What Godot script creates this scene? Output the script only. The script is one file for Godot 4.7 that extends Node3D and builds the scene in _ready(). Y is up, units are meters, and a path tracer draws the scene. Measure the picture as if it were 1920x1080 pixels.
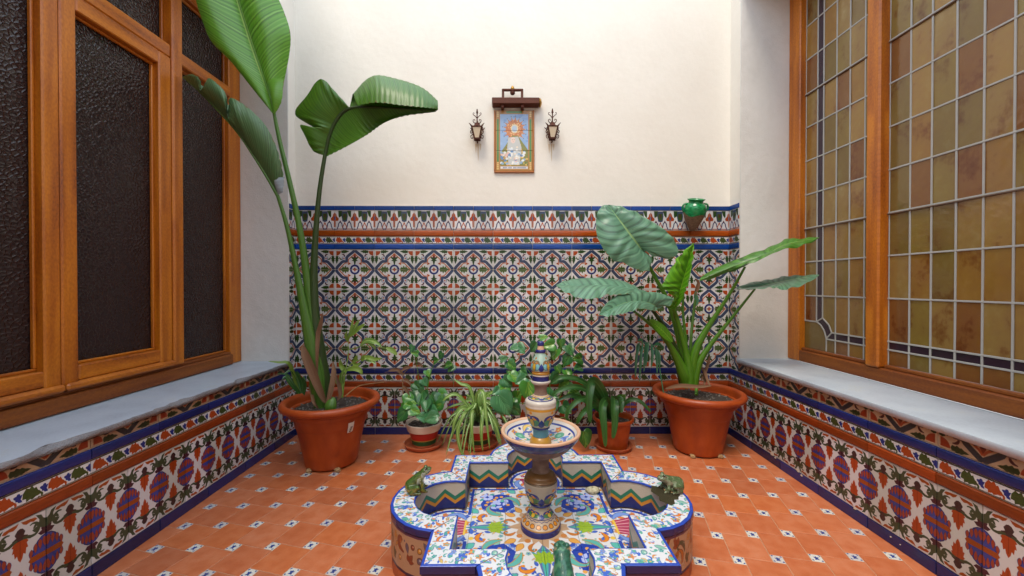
extends Node3D
# A tiled Andalusian patio: tile dado, ceramic fountain, potted plants, wooden windows.

var rng := RandomNumberGenerator.new()
var mats := {}
var taken := {}


func _ready() -> void:
	rng.seed = 7
	# ---- camera, sky, sun, exposure
	var cam := Camera3D.new()
	cam.name = "camera"
	cam.position = Vector3(0, 1.067, 0)
	cam.rotation = Vector3(deg_to_rad(-0.46), deg_to_rad(-0.38), 0)
	cam.fov = 71.65
	cam.near = 0.05
	cam.far = 60.0
	add_child(cam)
	cam.current = true
	var we := WorldEnvironment.new()
	we.name = "sky_light"
	var env := Environment.new()
	var sky := Sky.new()
	var sm := ProceduralSkyMaterial.new()
	sm.sky_top_color = Color(0.87, 0.93, 1.0)
	sm.sky_horizon_color = Color(0.93, 0.96, 1.0)
	sm.ground_bottom_color = Color(0.5, 0.48, 0.45)
	sm.ground_horizon_color = Color(0.8, 0.8, 0.78)
	sm.sun_angle_max = 20.0
	sky.sky_material = sm
	env.background_mode = Environment.BG_SKY
	env.sky = sky
	env.background_energy_multiplier = 1.0
	env.tonemap_mode = Environment.TONE_MAPPER_LINEAR
	env.tonemap_exposure = 2.9
	env.sdfgi_enabled = true
	env.ssao_enabled = true
	env.ssil_enabled = true
	we.environment = env
	add_child(we)
	var sun := DirectionalLight3D.new()
	sun.name = "sun"
	sun.light_energy = 0.3
	sun.light_color = Color(1.0, 0.96, 0.9)
	sun.light_angular_distance = 22.0
	sun.shadow_enabled = true
	sun.look_at_from_position(Vector3(-1.3, 6, 3.0), Vector3(0, 0, 0), Vector3.UP)
	add_child(sun)
	# ---- materials, then the place
	make_materials()
	build_floor()
	build_back_wall()
	build_side_walls()
	build_fountain()
	build_wall_things()
	build_pots()
	build_banana_plant()
	build_elephant_ear()
	build_small_plants()


# ---------------------------------------------------------------- naming
func numbered(called: String) -> String:
	var n: int = taken.get(called, 0)
	taken[called] = n + 1
	return called if n == 0 else "%s_%03d" % [called, n]


func tag(o: Node3D, label: String, category: String, group := "", kind := "") -> void:
	o.set_meta("label", label)
	o.set_meta("category", category)
	if group != "":
		o.set_meta("group", group)
	if kind != "":
		o.set_meta("kind", kind)


func thing(called: String, at: Vector3, label: String, category: String, group := "", kind := "") -> Node3D:
	var o := Node3D.new()
	o.name = numbered(called)
	o.position = at
	add_child(o)
	tag(o, label, category, group, kind)
	return o


func put(parent: Node3D, called: String, mesh: Mesh, mat: Material, at := Vector3.ZERO, turn := Basis()) -> MeshInstance3D:
	var o := MeshInstance3D.new()
	o.name = called
	o.mesh = mesh
	o.material_override = mat
	o.transform = Transform3D(turn, at)
	parent.add_child(o, true)
	return o


# ---------------------------------------------------------------- mesh builder
class MB:
	var v := PackedVector3Array()
	var n := PackedVector3Array()
	var uv := PackedVector2Array()
	var col := PackedColorArray()
	var ix := PackedInt32Array()
	var c := Color.WHITE

	func vert(p: Vector3, nn: Vector3, t: Vector2) -> int:
		v.append(p)
		n.append(nn)
		uv.append(t)
		col.append(c)
		return v.size() - 1

	func tri(a: Vector3, b: Vector3, d: Vector3, ta: Vector2, tb: Vector2, td: Vector2, hint: Vector3) -> void:
		var nn := (d - a).cross(b - a)
		if nn.length_squared() < 1e-16:
			return
		nn = nn.normalized()
		if nn.dot(hint) < 0.0:
			nn = -nn
			var i0 := vert(a, nn, ta)
			var i1 := vert(d, nn, td)
			var i2 := vert(b, nn, tb)
			ix.append_array([i0, i1, i2])
		else:
			var i0 := vert(a, nn, ta)
			var i1 := vert(b, nn, tb)
			var i2 := vert(d, nn, td)
			ix.append_array([i0, i1, i2])

	func quad(a: Vector3, b: Vector3, d: Vector3, e: Vector3, ta: Vector2, tb: Vector2, td: Vector2, te: Vector2, hint: Vector3) -> void:
		tri(a, b, d, ta, tb, td, hint)
		tri(a, d, e, ta, td, te, hint)

	# rows of points; the front faces du x dv
	func grid(p: Array, t: Array, wrap := false, flip := false, cols: Array = []) -> void:
		var nu := p.size()
		var nv: int = p[0].size()
		var nor := []
		for i in nu:
			var r := PackedVector3Array()
			r.resize(nv)
			nor.append(r)
		for i in nu - 1:
			for j in nv - 1:
				var a: Vector3 = p[i][j]
				var b: Vector3 = p[i + 1][j]
				var d: Vector3 = p[i][j + 1]
				var e: Vector3 = p[i + 1][j + 1]
				var f := (e - a).cross(d - b)
				if flip:
					f = -f
				nor[i][j] += f
				nor[i + 1][j] += f
				nor[i][j + 1] += f
				nor[i + 1][j + 1] += f
		if wrap:
			for j in nv:
				var s: Vector3 = nor[0][j] + nor[nu - 1][j]
				nor[0][j] = s
				nor[nu - 1][j] = s
		var base := v.size()
		for i in nu:
			for j in nv:
				if cols.size() > 0:
					c = cols[i][j]
				var q: Vector3 = nor[i][j]
				vert(p[i][j], q.normalized() if q.length_squared() > 1e-20 else Vector3.UP, t[i][j])
		for i in nu - 1:
			for j in nv - 1:
				var a := base + i * nv + j
				var b := a + nv
				if flip:
					ix.append_array([a, b, a + 1, b, b + 1, a + 1])
				else:
					ix.append_array([a, a + 1, b, b, a + 1, b + 1])

	# chamfered box; uv in metres, v along the longest side
	func box(o: Vector3, s: Vector3, bev := 0.002, turn := Basis()) -> void:
		var h := s * 0.5
		var b := minf(bev, minf(h.x, minf(h.y, h.z)) * 0.9)
		var off := Vector2(fposmod(o.x * 7.31 + o.z * 3.17, 1.0), fposmod(o.y * 5.13 + o.x * 2.7, 1.0))
		var long := 0
		if s.y >= s.x and s.y >= s.z:
			long = 1
		elif s.z >= s.x and s.z >= s.y:
			long = 2
		var w := func(q: Vector3) -> Vector2:
			var l := q[long]
			var r := q[(long + 1) % 3] + q[(long + 2) % 3]
			return Vector2(r, l) + off
		for ax in 3:
			var u := (ax + 1) % 3
			var k := (ax + 2) % 3
			for sg in [-1.0, 1.0]:
				var q := []
				for m in [[-1, -1], [1, -1], [1, 1], [-1, 1]]:
					var z := Vector3.ZERO
					z[ax] = h[ax] * sg
					z[u] = (h[u] - b) * m[0]
					z[k] = (h[k] - b) * m[1]
					q.append(z)
				var hint := Vector3.ZERO
				hint[ax] = sg
				quad(turn * q[0] + o, turn * q[1] + o, turn * q[2] + o, turn * q[3] + o, w.call(q[0]), w.call(q[1]), w.call(q[2]), w.call(q[3]), turn * hint)
				for m2 in [-1.0, 1.0]:
					if b <= 0.0 or sg < -2.0:
						continue
					# edge between face ax(sg) and face u(m2)
					var e := []
					for m3 in [-1.0, 1.0]:
						var z1 := Vector3.ZERO
						z1[ax] = h[ax] * sg
						z1[u] = (h[u] - b) * m2
						z1[k] = (h[k] - b) * m3
						var z2 := Vector3.ZERO
						z2[ax] = (h[ax] - b) * sg
						z2[u] = h[u] * m2
						z2[k] = (h[k] - b) * m3
						e.append([z1, z2])
					hint = Vector3.ZERO
					hint[ax] = sg
					hint[u] = m2
					quad(turn * e[0][0] + o, turn * e[1][0] + o, turn * e[1][1] + o, turn * e[0][1] + o, w.call(e[0][0]), w.call(e[1][0]), w.call(e[1][1]), w.call(e[0][1]), turn * hint)
		if b > 0.0:
			for sx in [-1.0, 1.0]:
				for sy in [-1.0, 1.0]:
					for sz in [-1.0, 1.0]:
						var sgn := Vector3(sx, sy, sz)
						var a1 := Vector3(h.x, h.y - b, h.z - b) * sgn
						var a2 := Vector3(h.x - b, h.y, h.z - b) * sgn
						var a3 := Vector3(h.x - b, h.y - b, h.z) * sgn
						tri(turn * a1 + o, turn * a2 + o, turn * a3 + o, w.call(a1), w.call(a2), w.call(a3), turn * sgn)

	# revolve [radius, height] pairs; bottom to top on the outside
	func lathe(o: Vector3, prof: Array, nu := 32, ur := 1.0, squash := Vector3.ONE, a0 := 0.0, a1 := TAU) -> void:
		var len := 0.0
		var acc := [0.0]
		for j in range(1, prof.size()):
			len += Vector2(prof[j][0], prof[j][1]).distance_to(Vector2(prof[j - 1][0], prof[j - 1][1]))
			acc.append(len)
		var p := []
		var t := []
		for i in nu + 1:
			var a := a0 + (a1 - a0) * i / nu
			var r := []
			var q := []
			for j in prof.size():
				r.append(o + Vector3(cos(a) * prof[j][0], prof[j][1], -sin(a) * prof[j][0]) * squash)
				q.append(Vector2(ur * i / nu, 1.0 - acc[j] / maxf(len, 1e-6)))
			p.append(r)
			t.append(q)
		grid(p, t, a1 - a0 > 6.28)

	func tube(pts: Array, rad: Array, nu := 8, flat := 1.0, side := Vector3.RIGHT) -> void:
		var p := []
		var t := []
		var run := 0.0
		for i in nu + 1:
			p.append([])
			t.append([])
		var u := side
		for j in pts.size():
			var d: Vector3 = (pts[mini(j + 1, pts.size() - 1)] - pts[maxi(j - 1, 0)]).normalized()
			u = (u - d * u.dot(d)).normalized()
			if u.length_squared() < 0.5:
				u = d.cross(Vector3.FORWARD).normalized()
			var w := d.cross(u)
			if j > 0:
				run += pts[j].distance_to(pts[j - 1])
			for i in nu + 1:
				var a := TAU * i / nu
				p[i].append(pts[j] + (u * cos(a) + w * sin(a) * flat) * rad[j])
				t[i].append(Vector2(float(i) / nu, run))
		grid(p, t, true, false)
		for e in [0, pts.size() - 1]:
			var d: Vector3 = (pts[1] - pts[0]) if e == 0 else (pts[e] - pts[e - 1])
			for i in nu:
				tri(pts[e], p[i][e], p[i + 1][e], t[i][e], t[i][e], t[i + 1][e], -d if e == 0 else d)

	# polygon in its plane pushed out by depth: o + ax*x + ay*y, front along az
	func prism(poly: PackedVector2Array, o: Vector3, ax: Vector3, ay: Vector3, az: Vector3, depth: float, bev := 0.0, uvm := Transform2D()) -> void:
		var front := poly
		if bev > 0.0:
			var q := Geometry2D.offset_polygon(poly, -bev, Geometry2D.JOIN_MITER)
			if q.size() == 1 and q[0].size() == poly.size():
				# match the starting corner
				var best := 0
				for k in q[0].size():
					if q[0][k].distance_to(poly[0]) < q[0][best].distance_to(poly[0]):
						best = k
				front = PackedVector2Array()
				for k in poly.size():
					front.append(q[0][(best + k) % poly.size()])
				if front[1].distance_to(poly[1]) > bev * 4.0:
					front = poly
		var m := Geometry2D.triangulate_polygon(front)
		for k in range(0, m.size(), 3):
			var a := front[m[k]]
			var b := front[m[k + 1]]
			var d := front[m[k + 2]]
			tri(o + ax * a.x + ay * a.y + az * depth, o + ax * b.x + ay * b.y + az * depth, o + ax * d.x + ay * d.y + az * depth, uvm * a, uvm * b, uvm * d, az)
		var mid := Vector2.ZERO
		for q in poly:
			mid += q
		mid /= poly.size()
		var ccw := not Geometry2D.is_polygon_clockwise(poly)
		for k in poly.size():
			var a := poly[k]
			var b := poly[(k + 1) % poly.size()]
			var e := (b - a).normalized()
			var out := Vector2(e.y, -e.x) if ccw else Vector2(-e.y, e.x)
			var hint := ax * out.x + ay * out.y
			var h1 := depth - bev
			quad(o + ax * a.x + ay * a.y, o + ax * b.x + ay * b.y, o + ax * b.x + ay * b.y + az * h1, o + ax * a.x + ay * a.y + az * h1, uvm * a, uvm * b, uvm * b, uvm * a, hint)
			if bev > 0.0:
				var fa := front[k]
				var fb := front[(k + 1) % poly.size()]
				quad(o + ax * a.x + ay * a.y + az * h1, o + ax * b.x + ay * b.y + az * h1, o + ax * fb.x + ay * fb.y + az * depth, o + ax * fa.x + ay * fa.y + az * depth, uvm * a, uvm * b, uvm * fb, uvm * fa, hint + az)

	func mesh() -> ArrayMesh:
		var a := []
		a.resize(Mesh.ARRAY_MAX)
		a[Mesh.ARRAY_VERTEX] = v
		a[Mesh.ARRAY_NORMAL] = n
		a[Mesh.ARRAY_TEX_UV] = uv
		a[Mesh.ARRAY_COLOR] = col
		a[Mesh.ARRAY_INDEX] = ix
		var m := ArrayMesh.new()
		m.add_surface_from_arrays(Mesh.PRIMITIVE_TRIANGLES, a)
		return m


# smooth curve through points, count samples
static func through(pts: Array, count: int) -> Array:
	var r := []
	var m := pts.size() - 1
	for i in count:
		var t := float(i) / (count - 1) * m
		var k := mini(int(t), m - 1)
		var f := t - k
		var a = pts[maxi(k - 1, 0)]
		var b = pts[k]
		var c = pts[k + 1]
		var d = pts[mini(k + 2, m)]
		r.append(((b * 2.0) + (c - a) * f + (a * 2.0 - b * 5.0 + c * 4.0 - d) * f * f + (b * 3.0 - a - c * 3.0 + d) * f * f * f) * 0.5)
	return r


static func ramp_of(list: Array, count: int) -> Array:
	var r := []
	for i in count:
		var t := float(i) / (count - 1) * (list.size() - 1)
		var k := mini(int(t), list.size() - 2)
		r.append(lerpf(list[k], list[k + 1], t - k))
	return r


# ---------------------------------------------------------------- painter for glazed decoration
class Paint:
	var im: Image
	var w: int
	var h: int
	var xf := Transform2D()
	var syms: Array[Transform2D] = [Transform2D()]
	var rng := RandomNumberGenerator.new()

	# unit square (or any xf) drawn at twice the final size
	func start(pw: int, ph: int, bg: Color, x: Transform2D) -> Paint:
		w = pw * 2
		h = ph * 2
		im = Image.create(w, h, false, Image.FORMAT_RGB8)
		im.fill(bg)
		xf = x
		return self

	func mirror(mx: bool, my: bool) -> void:
		syms = [Transform2D()]
		if mx:
			syms.append(Transform2D(Vector2(-1, 0), Vector2(0, 1), Vector2.ZERO))
		if my:
			for s in syms.duplicate():
				syms.append(Transform2D(s.x * Vector2(1, -1), s.y * Vector2(1, -1), Vector2.ZERO))

	func poly(p: PackedVector2Array, c: Color) -> void:
		for s in syms:
			scan(xf * (s * p), c)

	func scan(p: PackedVector2Array, c: Color) -> void:
		var lo := p[0].y
		var hi := p[0].y
		for q in p:
			lo = minf(lo, q.y)
			hi = maxf(hi, q.y)
		var m := p.size()
		for y in range(maxi(0, int(ceil(lo - 0.5))), mini(h - 1, int(floor(hi - 0.5))) + 1):
			var yc := y + 0.5
			var xs := []
			var a := p[m - 1]
			for b in p:
				if (a.y <= yc) != (b.y <= yc):
					xs.append(a.x + (yc - a.y) / (b.y - a.y) * (b.x - a.x))
				a = b
			xs.sort()
			for k in range(0, xs.size() - 1, 2):
				var x0 := int(round(xs[k]))
				var x1 := int(round(xs[k + 1]))
				if x1 > x0:
					im.fill_rect(Rect2i(x0, y, x1 - x0, 1), c)

	func ell(o: Vector2, rx: float, ry: float, c: Color, rot := 0.0) -> void:
		var p := PackedVector2Array()
		for k in 20:
			var a := TAU * k / 20
			p.append(o + Vector2(cos(a) * rx, sin(a) * ry).rotated(rot))
		poly(p, c)

	func rect(x0: float, y0: float, x1: float, y1: float, c: Color) -> void:
		poly(PackedVector2Array([Vector2(x0, y0), Vector2(x1, y0), Vector2(x1, y1), Vector2(x0, y1)]), c)

	func stroke(p: PackedVector2Array, wd: Array, c: Color) -> void:
		var l := PackedVector2Array()
		var r := PackedVector2Array()
		var m := p.size()
		for k in m:
			var d := (p[mini(k + 1, m - 1)] - p[maxi(k - 1, 0)]).normalized()
			var f := float(k) / (m - 1) * (wd.size() - 1)
			var i := mini(int(f), wd.size() - 2)
			var ww := lerpf(wd[i], wd[i + 1], f - i) * 0.5
			l.append(p[k] + Vector2(-d.y, d.x) * ww)
			r.append(p[k] - Vector2(-d.y, d.x) * ww)
		for k in m - 1:
			poly(PackedVector2Array([l[k], l[k + 1], r[k + 1], r[k]]), c)

	func line(p: Array, wd: float, c: Color) -> void:
		stroke(PackedVector2Array(p), [wd, wd], c)
		for q in p:
			ell(q, wd * 0.5, wd * 0.5, c)

	# a scroll: thick head, tapering tail that curls
	func scroll(o: Vector2, ang: float, size: float, hand: float, c: Color, edge: Color, turns := 4.0) -> void:
		var p := PackedVector2Array()
		var q := o
		var a := ang
		for k in 15:
			var t := k / 14.0
			p.append(q)
			a += hand * turns / 15.0 * (0.45 + t * 1.5)
			q += Vector2(cos(a), sin(a)) * size * 0.13 * (1.15 - t * 0.75)
		stroke(p, [size * 0.1, size * 0.34, size * 0.24, size * 0.13, size * 0.1], edge)
		stroke(p, [size * 0.04, size * 0.26, size * 0.17, size * 0.07, size * 0.04], c)
		ell(p[14], size * 0.1, size * 0.1, c)

	func leaf(o: Vector2, ang: float, size: float, fat: float, c: Color, edge: Color) -> void:
		for e in 2:
			var p := PackedVector2Array()
			var g := size * (0.05 if e == 0 else 0.0)
			for k in 11:
				var t := k / 10.0
				p.append(Vector2(t * (size + g) - g * 0.5, sin(pow(t, 0.75) * PI) * (size * fat + g)))
			for k in range(9, 0, -1):
				var t := k / 10.0
				p.append(Vector2(t * (size + g) - g * 0.5, -sin(pow(t, 0.75) * PI) * (size * fat + g)))
			poly(Transform2D(ang, o) * p, edge if e == 0 else c)

	# jagged leaf
	func jag(o: Vector2, ang: float, size: float, fat: float, c: Color) -> void:
		var p := PackedVector2Array()
		for sd in [1.0, -1.0]:
			for k in 9:
				var i: int = k if sd > 0 else 8 - k
				var t := i / 8.0
				var ww := sin(pow(t, 0.7) * PI) * fat * size
				if i % 2 == 1:
					ww = ww * 1.15 + 0.02 * size
				else:
					ww *= 0.78
				p.append(Vector2(t * size - (0.05 * size if i % 2 == 1 else 0.0), ww * sd))
		poly(Transform2D(ang, o) * p, c)

	func floral(r: Rect2, count: int, size: float, pal: Array, edge: Color) -> void:
		var spots := []
		for k in count * 6:
			var o := Vector2(rng.randf_range(r.position.x, r.end.x), rng.randf_range(r.position.y, r.end.y))
			var ok := true
			for s in spots:
				if o.distance_to(s) < size * 0.62:
					ok = false
			if not ok:
				continue
			spots.append(o)
			var c: Color = pal[rng.randi() % pal.size()]
			var a := rng.randf() * TAU
			var z := size * rng.randf_range(0.7, 1.15)
			match rng.randi() % 6:
				0, 1:
					scroll(o, a, z * 1.1, 1.0 if rng.randf() < 0.5 else -1.0, c, edge)
				2:
					leaf(o, a, z * 0.7, 0.28, c, edge)
					leaf(o, a + 0.9, z * 0.55, 0.28, c, edge)
					leaf(o, a - 0.9, z * 0.55, 0.28, c, edge)
				3:
					ell(o, z * 0.24, z * 0.24, edge)
					ell(o, z * 0.19, z * 0.19, c)
					ell(o + Vector2(z * 0.05, -z * 0.05), z * 0.08, z * 0.08, c.lightened(0.4))
				4:
					for i in 5:
						leaf(o, a + TAU * i / 5.0, z * 0.34, 0.36, c, edge)
					ell(o, z * 0.09, z * 0.09, pal[(rng.randi() + 1) % pal.size()])
				5:
					leaf(o, a, z * 0.9, 0.2, c, edge)
					ell(o + Vector2(cos(a + 2.0), sin(a + 2.0)) * z * 0.3, z * 0.1, z * 0.1, pal[rng.randi() % pal.size()])
			if spots.size() >= count:
				break

	func done() -> ImageTexture:
		im.resize(w / 2, h / 2, Image.INTERPOLATE_BILINEAR)
		return ImageTexture.create_from_image(im)


static func unit(pw: int, ph: int, lo: Vector2, hi: Vector2) -> Transform2D:
	var s := Vector2(pw * 2, ph * 2) / (hi - lo)
	return Transform2D(Vector2(s.x, 0), Vector2(0, s.y), -lo * s)


static func noise_img(w: int, h: int, freq: float, sd: int, type := FastNoiseLite.TYPE_SIMPLEX_SMOOTH, oct := 4) -> Image:
	var f := FastNoiseLite.new()
	f.seed = sd
	f.noise_type = type
	f.frequency = freq
	f.fractal_octaves = oct
	if type == FastNoiseLite.TYPE_CELLULAR:
		f.fractal_type = FastNoiseLite.FRACTAL_NONE
		f.cellular_return_type = FastNoiseLite.RETURN_DISTANCE2_SUB
		f.cellular_jitter = 1.0
	var im := f.get_seamless_image(w, h)
	im.convert(Image.FORMAT_L8)
	return im


static func ramp(g: Image, cols: Array) -> Image:
	var lut := []
	for k in 256:
		var t := k / 255.0 * (cols.size() - 1)
		var i := mini(int(t), cols.size() - 2)
		var c: Color = cols[i].lerp(cols[i + 1], t - i)
		lut.append([c.r8, c.g8, c.b8])
	var d := g.get_data()
	var o := PackedByteArray()
	o.resize(d.size() * 3)
	for k in d.size():
		var c: Array = lut[d[k]]
		o[k * 3] = c[0]
		o[k * 3 + 1] = c[1]
		o[k * 3 + 2] = c[2]
	return Image.create_from_data(g.get_width(), g.get_height(), false, Image.FORMAT_RGB8, o)


static func mixed(a: Image, b: Image, k: float) -> Image:
	var x := a.get_data()
	var y := b.get_data()
	for i in x.size():
		x[i] = int(clampf(x[i] * (1.0 - k) + y[i] * k, 0, 255))
	return Image.create_from_data(a.get_width(), a.get_height(), false, Image.FORMAT_L8, x)


# ---------------------------------------------------------------- materials
func mat(key: String, albedo: Color, rough: float, tex: Texture2D = null, opt := {}) -> StandardMaterial3D:
	var m := StandardMaterial3D.new()
	m.resource_name = key
	m.albedo_color = albedo
	m.roughness = rough
	if tex:
		m.albedo_texture = tex
	if opt.has("bump"):
		m.heightmap_enabled = true
		m.heightmap_texture = opt.bump
		m.heightmap_scale = opt.get("bump_scale", 0.1)
	if opt.has("normal"):
		m.normal_enabled = true
		m.normal_texture = opt.normal
		m.normal_scale = opt.get("normal_scale", 1.0)
	if opt.has("scale"):
		m.uv1_scale = Vector3.ONE * opt.scale
	if opt.has("tri"):
		m.uv1_triplanar = true
		m.uv1_world_triplanar = true
		m.uv1_scale = Vector3.ONE * opt.tri
	if opt.has("coat"):
		m.clearcoat_enabled = true
		m.clearcoat = opt.coat
		m.clearcoat_roughness = opt.get("coat_rough", 0.1)
	if opt.has("back"):
		m.backlight_enabled = true
		m.backlight = opt.back
	if opt.has("spec"):
		m.metallic_specular = opt.spec
	if opt.has("metal"):
		m.metallic = opt.metal
	if opt.has("vc"):
		m.vertex_color_use_as_albedo = true
	mats[key] = m
	return m


# near copies of a glazed material in slightly different firing tones
func tones(key: String, tex: Texture2D, rough: float, n: int, spread: float, base := Color.WHITE, opt := {}) -> void:
	var r := RandomNumberGenerator.new()
	r.seed = key.hash()
	for k in n:
		var f := 1.0 - spread * k / maxf(1.0, n - 1.0)
		var c := Color(base.r * f, base.g * f * (1.0 - r.randf() * spread * 0.25), base.b * f * (1.0 - r.randf() * spread * 0.3))
		mat("%s%d" % [key, k], c, rough + r.randf() * 0.06, tex, opt)


func pick(key: String, n: int) -> Material:
	return mats["%s%d" % [key, rng.randi() % n]]


const GLAZE := Color("d3d5d4")
const NAVY := Color("1d2f78")
const SLATE := Color("3a4762")
const RUST := Color("a2441a")
const LEAFY := Color("2a461e")
const MAROON := Color("52222c")


func tex_field() -> ImageTexture:
	var p := Paint.new().start(256, 256, GLAZE, unit(256, 256, Vector2(-1, -1), Vector2(1, 1)))
	p.mirror(true, true)
	var V := func(a: Array) -> PackedVector2Array:
		var r := PackedVector2Array()
		for k in range(0, a.size(), 2):
			r.append(Vector2(a[k], a[k + 1]))
		return r
	# rosette quarters at the corners
	var q := PackedVector2Array([Vector2(0.94, 0.94)])
	for k in 7:
		var a := PI + PI / 2 * k / 6.0
		q.append(Vector2(0.94, 0.94) + Vector2(cos(a), sin(a)) * 0.235)
	p.poly(q, RUST)
	# leaves outside the medallion
	p.jag(Vector2(0.7, 0.9), PI - 0.06, 0.42, 0.2, LEAFY)
	p.jag(Vector2(0.9, 0.7), -PI / 2 + 0.06, 0.42, 0.2, LEAFY)
	p.scroll(Vector2(0.66, 0.78), PI, 0.22, 1.0, MAROON, MAROON)
	p.scroll(Vector2(0.78, 0.64), -PI / 2, 0.2, -1.0, LEAFY, LEAFY)
	p.rect(0.47, 0.47, 0.64, 0.66, Color("8a96b4"))
	p.rect(0.5, 0.5, 0.61, 0.63, GLAZE)
	p.ell(Vector2(0.555, 0.565), 0.035, 0.04, RUST)
	# medallion bands
	var band := [0.0, 0.97, 0.12, 0.87, 0.26, 0.76, 0.365, 0.67, 0.405, 0.6, 0.412, 0.415, 0.59, 0.405, 0.66, 0.37, 0.75, 0.27, 0.87, 0.14, 0.97, 0.0]
	p.stroke(V.call(band), [0.15, 0.145, 0.145, 0.15], SLATE)
	var inner := PackedVector2Array()
	for k in range(0, band.size(), 2):
		inner.append(Vector2(band[k], band[k + 1]) * Vector2(0.845, 0.845) - Vector2(0.02, 0.02))
	inner[0] = Vector2(0, 0.82)
	inner[10] = Vector2(0.82, 0)
	p.stroke(inner, [0.06, 0.05, 0.05, 0.06], Color("b4623c"))
	# leaf sprays on the axes
	p.poly(V.call([0.0, 0.78, 0.07, 0.66, 0.05, 0.6, 0, 0.6]), Color("8a3a1c"))
	p.poly(V.call([0.0, 0.66, 0.06, 0.62, 0.2, 0.66, 0.15, 0.56, 0.08, 0.5, 0.17, 0.44, 0.06, 0.42, 0.025, 0.24, 0, 0.24]), LEAFY)
	p.ell(Vector2(0, 0.62), 0.05, 0.05, MAROON)
	p.poly(V.call([0.8, 0.0, 0.66, 0.06, 0.6, 0.17, 0.54, 0.09, 0.47, 0.2, 0.42, 0.09, 0.34, 0.13, 0.3, 0.03, 0.3, 0]), Color("48602c"))
	p.poly(V.call([0.28, 0.36, 0.2, 0.3, 0.26, 0.25, 0.36, 0.22, 0.34, 0.3]), Color("b45a2e"))
	p.ell(Vector2(0.27, 0.3), 0.02, 0.02, MAROON)
	# centre
	p.ell(Vector2.ZERO, 0.25, 0.25, Color("27346f"))
	p.ell(Vector2.ZERO, 0.155, 0.155, GLAZE)
	p.ell(Vector2.ZERO, 0.1, 0.04, RUST)
	p.ell(Vector2.ZERO, 0.04, 0.1, RUST)
	return p.done()


func tex_crest() -> ImageTexture:
	var p := Paint.new().start(128, 128, GLAZE, unit(128, 128, Vector2(0, 0), Vector2(1, 1)))
	for s in [0.0, 1.0]:
		p.poly(PackedVector2Array([Vector2(s, 0.11), Vector2(s + 0.07, 0.2), Vector2(s + 0.09, 0.3), Vector2(s + 0.2, 0.42), Vector2(s + 0.17, 0.53), Vector2(s + 0.04, 0.54), Vector2(s + 0.035, 0.86), Vector2(s - 0.035, 0.86), Vector2(s - 0.04, 0.54), Vector2(s - 0.17, 0.53), Vector2(s - 0.2, 0.42), Vector2(s - 0.09, 0.3), Vector2(s - 0.07, 0.2)]), RUST)
		p.ell(Vector2(s, 0.4), 0.035, 0.1, NAVY)
		p.ell(Vector2(s, 0.96), 0.06, 0.03, SLATE)
	for s in [0.27, 0.73]:
		var d: float = signf(s - 0.5)
		p.poly(PackedVector2Array([Vector2(s - 0.1, 0.02), Vector2(s + 0.1, 0.02), Vector2(s + 0.09 + d * 0.01, 0.28), Vector2(s + d * 0.07, 0.38), Vector2(s - 0.06 + d * 0.03, 0.26)]), LEAFY)
		var arch := []
		for k in 9:
			var a := PI + PI * k / 8.0
			arch.append(Vector2(s + cos(a) * 0.1, 0.8 + sin(a) * 0.2))
		arch.push_front(Vector2(s - 0.17, 0.97))
		arch.push_back(Vector2(s + 0.17, 0.97))
		p.line(arch, 0.05, Color("33365c"))
		p.ell(Vector2(s, 0.57), 0.035, 0.05, MAROON)
		p.line([Vector2(s - 0.14, 0.95), Vector2(s + 0.14, 0.95)], 0.035, RUST)
	p.poly(PackedVector2Array([Vector2(0.36, 0.04), Vector2(0.64, 0.04), Vector2(0.66, 0.3), Vector2(0.62, 0.55), Vector2(0.5, 0.6), Vector2(0.38, 0.55), Vector2(0.34, 0.3)]), SLATE)
	p.poly(PackedVector2Array([Vector2(0.4, 0.16), Vector2(0.6, 0.16), Vector2(0.61, 0.34), Vector2(0.57, 0.5), Vector2(0.43, 0.5), Vector2(0.39, 0.34)]), Color("39501f"))
	p.ell(Vector2(0.5, 0.27), 0.03, 0.1, MAROON)
	p.line([Vector2(0.5, 0.62), Vector2(0.46, 0.72), Vector2(0.38, 0.88)], 0.04, RUST)
	p.line([Vector2(0.5, 0.62), Vector2(0.54, 0.72), Vector2(0.62, 0.88)], 0.04, RUST)
	p.ell(Vector2(0.5, 0.95), 0.06, 0.03, SLATE)
	return p.done()


func tex_garland() -> ImageTexture:
	var p := Paint.new().start(512, 96, GLAZE, unit(512, 96, Vector2(0, 0), Vector2(4, 0.66)))
	for k in 4:
		var x := 0.42 + k
		var c := RUST if k % 2 == 0 else Color("3a4a22")
		p.jag(Vector2(x - 0.32, 0.22), 0.35, 0.78, 0.36, c)
		p.jag(Vector2(x - 0.22, 0.47), -0.25, 0.56, 0.26, c)
		p.scroll(Vector2(x + 0.3, 0.4), 0.5, 0.3, 1.0, c, c)
		p.ell(Vector2(x + 0.52, 0.2), 0.07, 0.08, NAVY)
		p.leaf(Vector2(x + 0.42, 0.42), -0.7, 0.32, 0.25, NAVY, NAVY)
		p.leaf(Vector2(x + 0.5, 0.4), 0.7, 0.2, 0.3, NAVY, NAVY)
		p.leaf(Vector2(x + 0.34, 0.22), 0.5, 0.3, 0.2, NAVY, NAVY)
	p.syms = [Transform2D()]
	p.rect(0, 0.0, 4, 0.03, Color("4a3a35"))
	p.rect(0, 0.63, 4, 0.66, Color("4a3a35"))
	return p.done()


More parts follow.
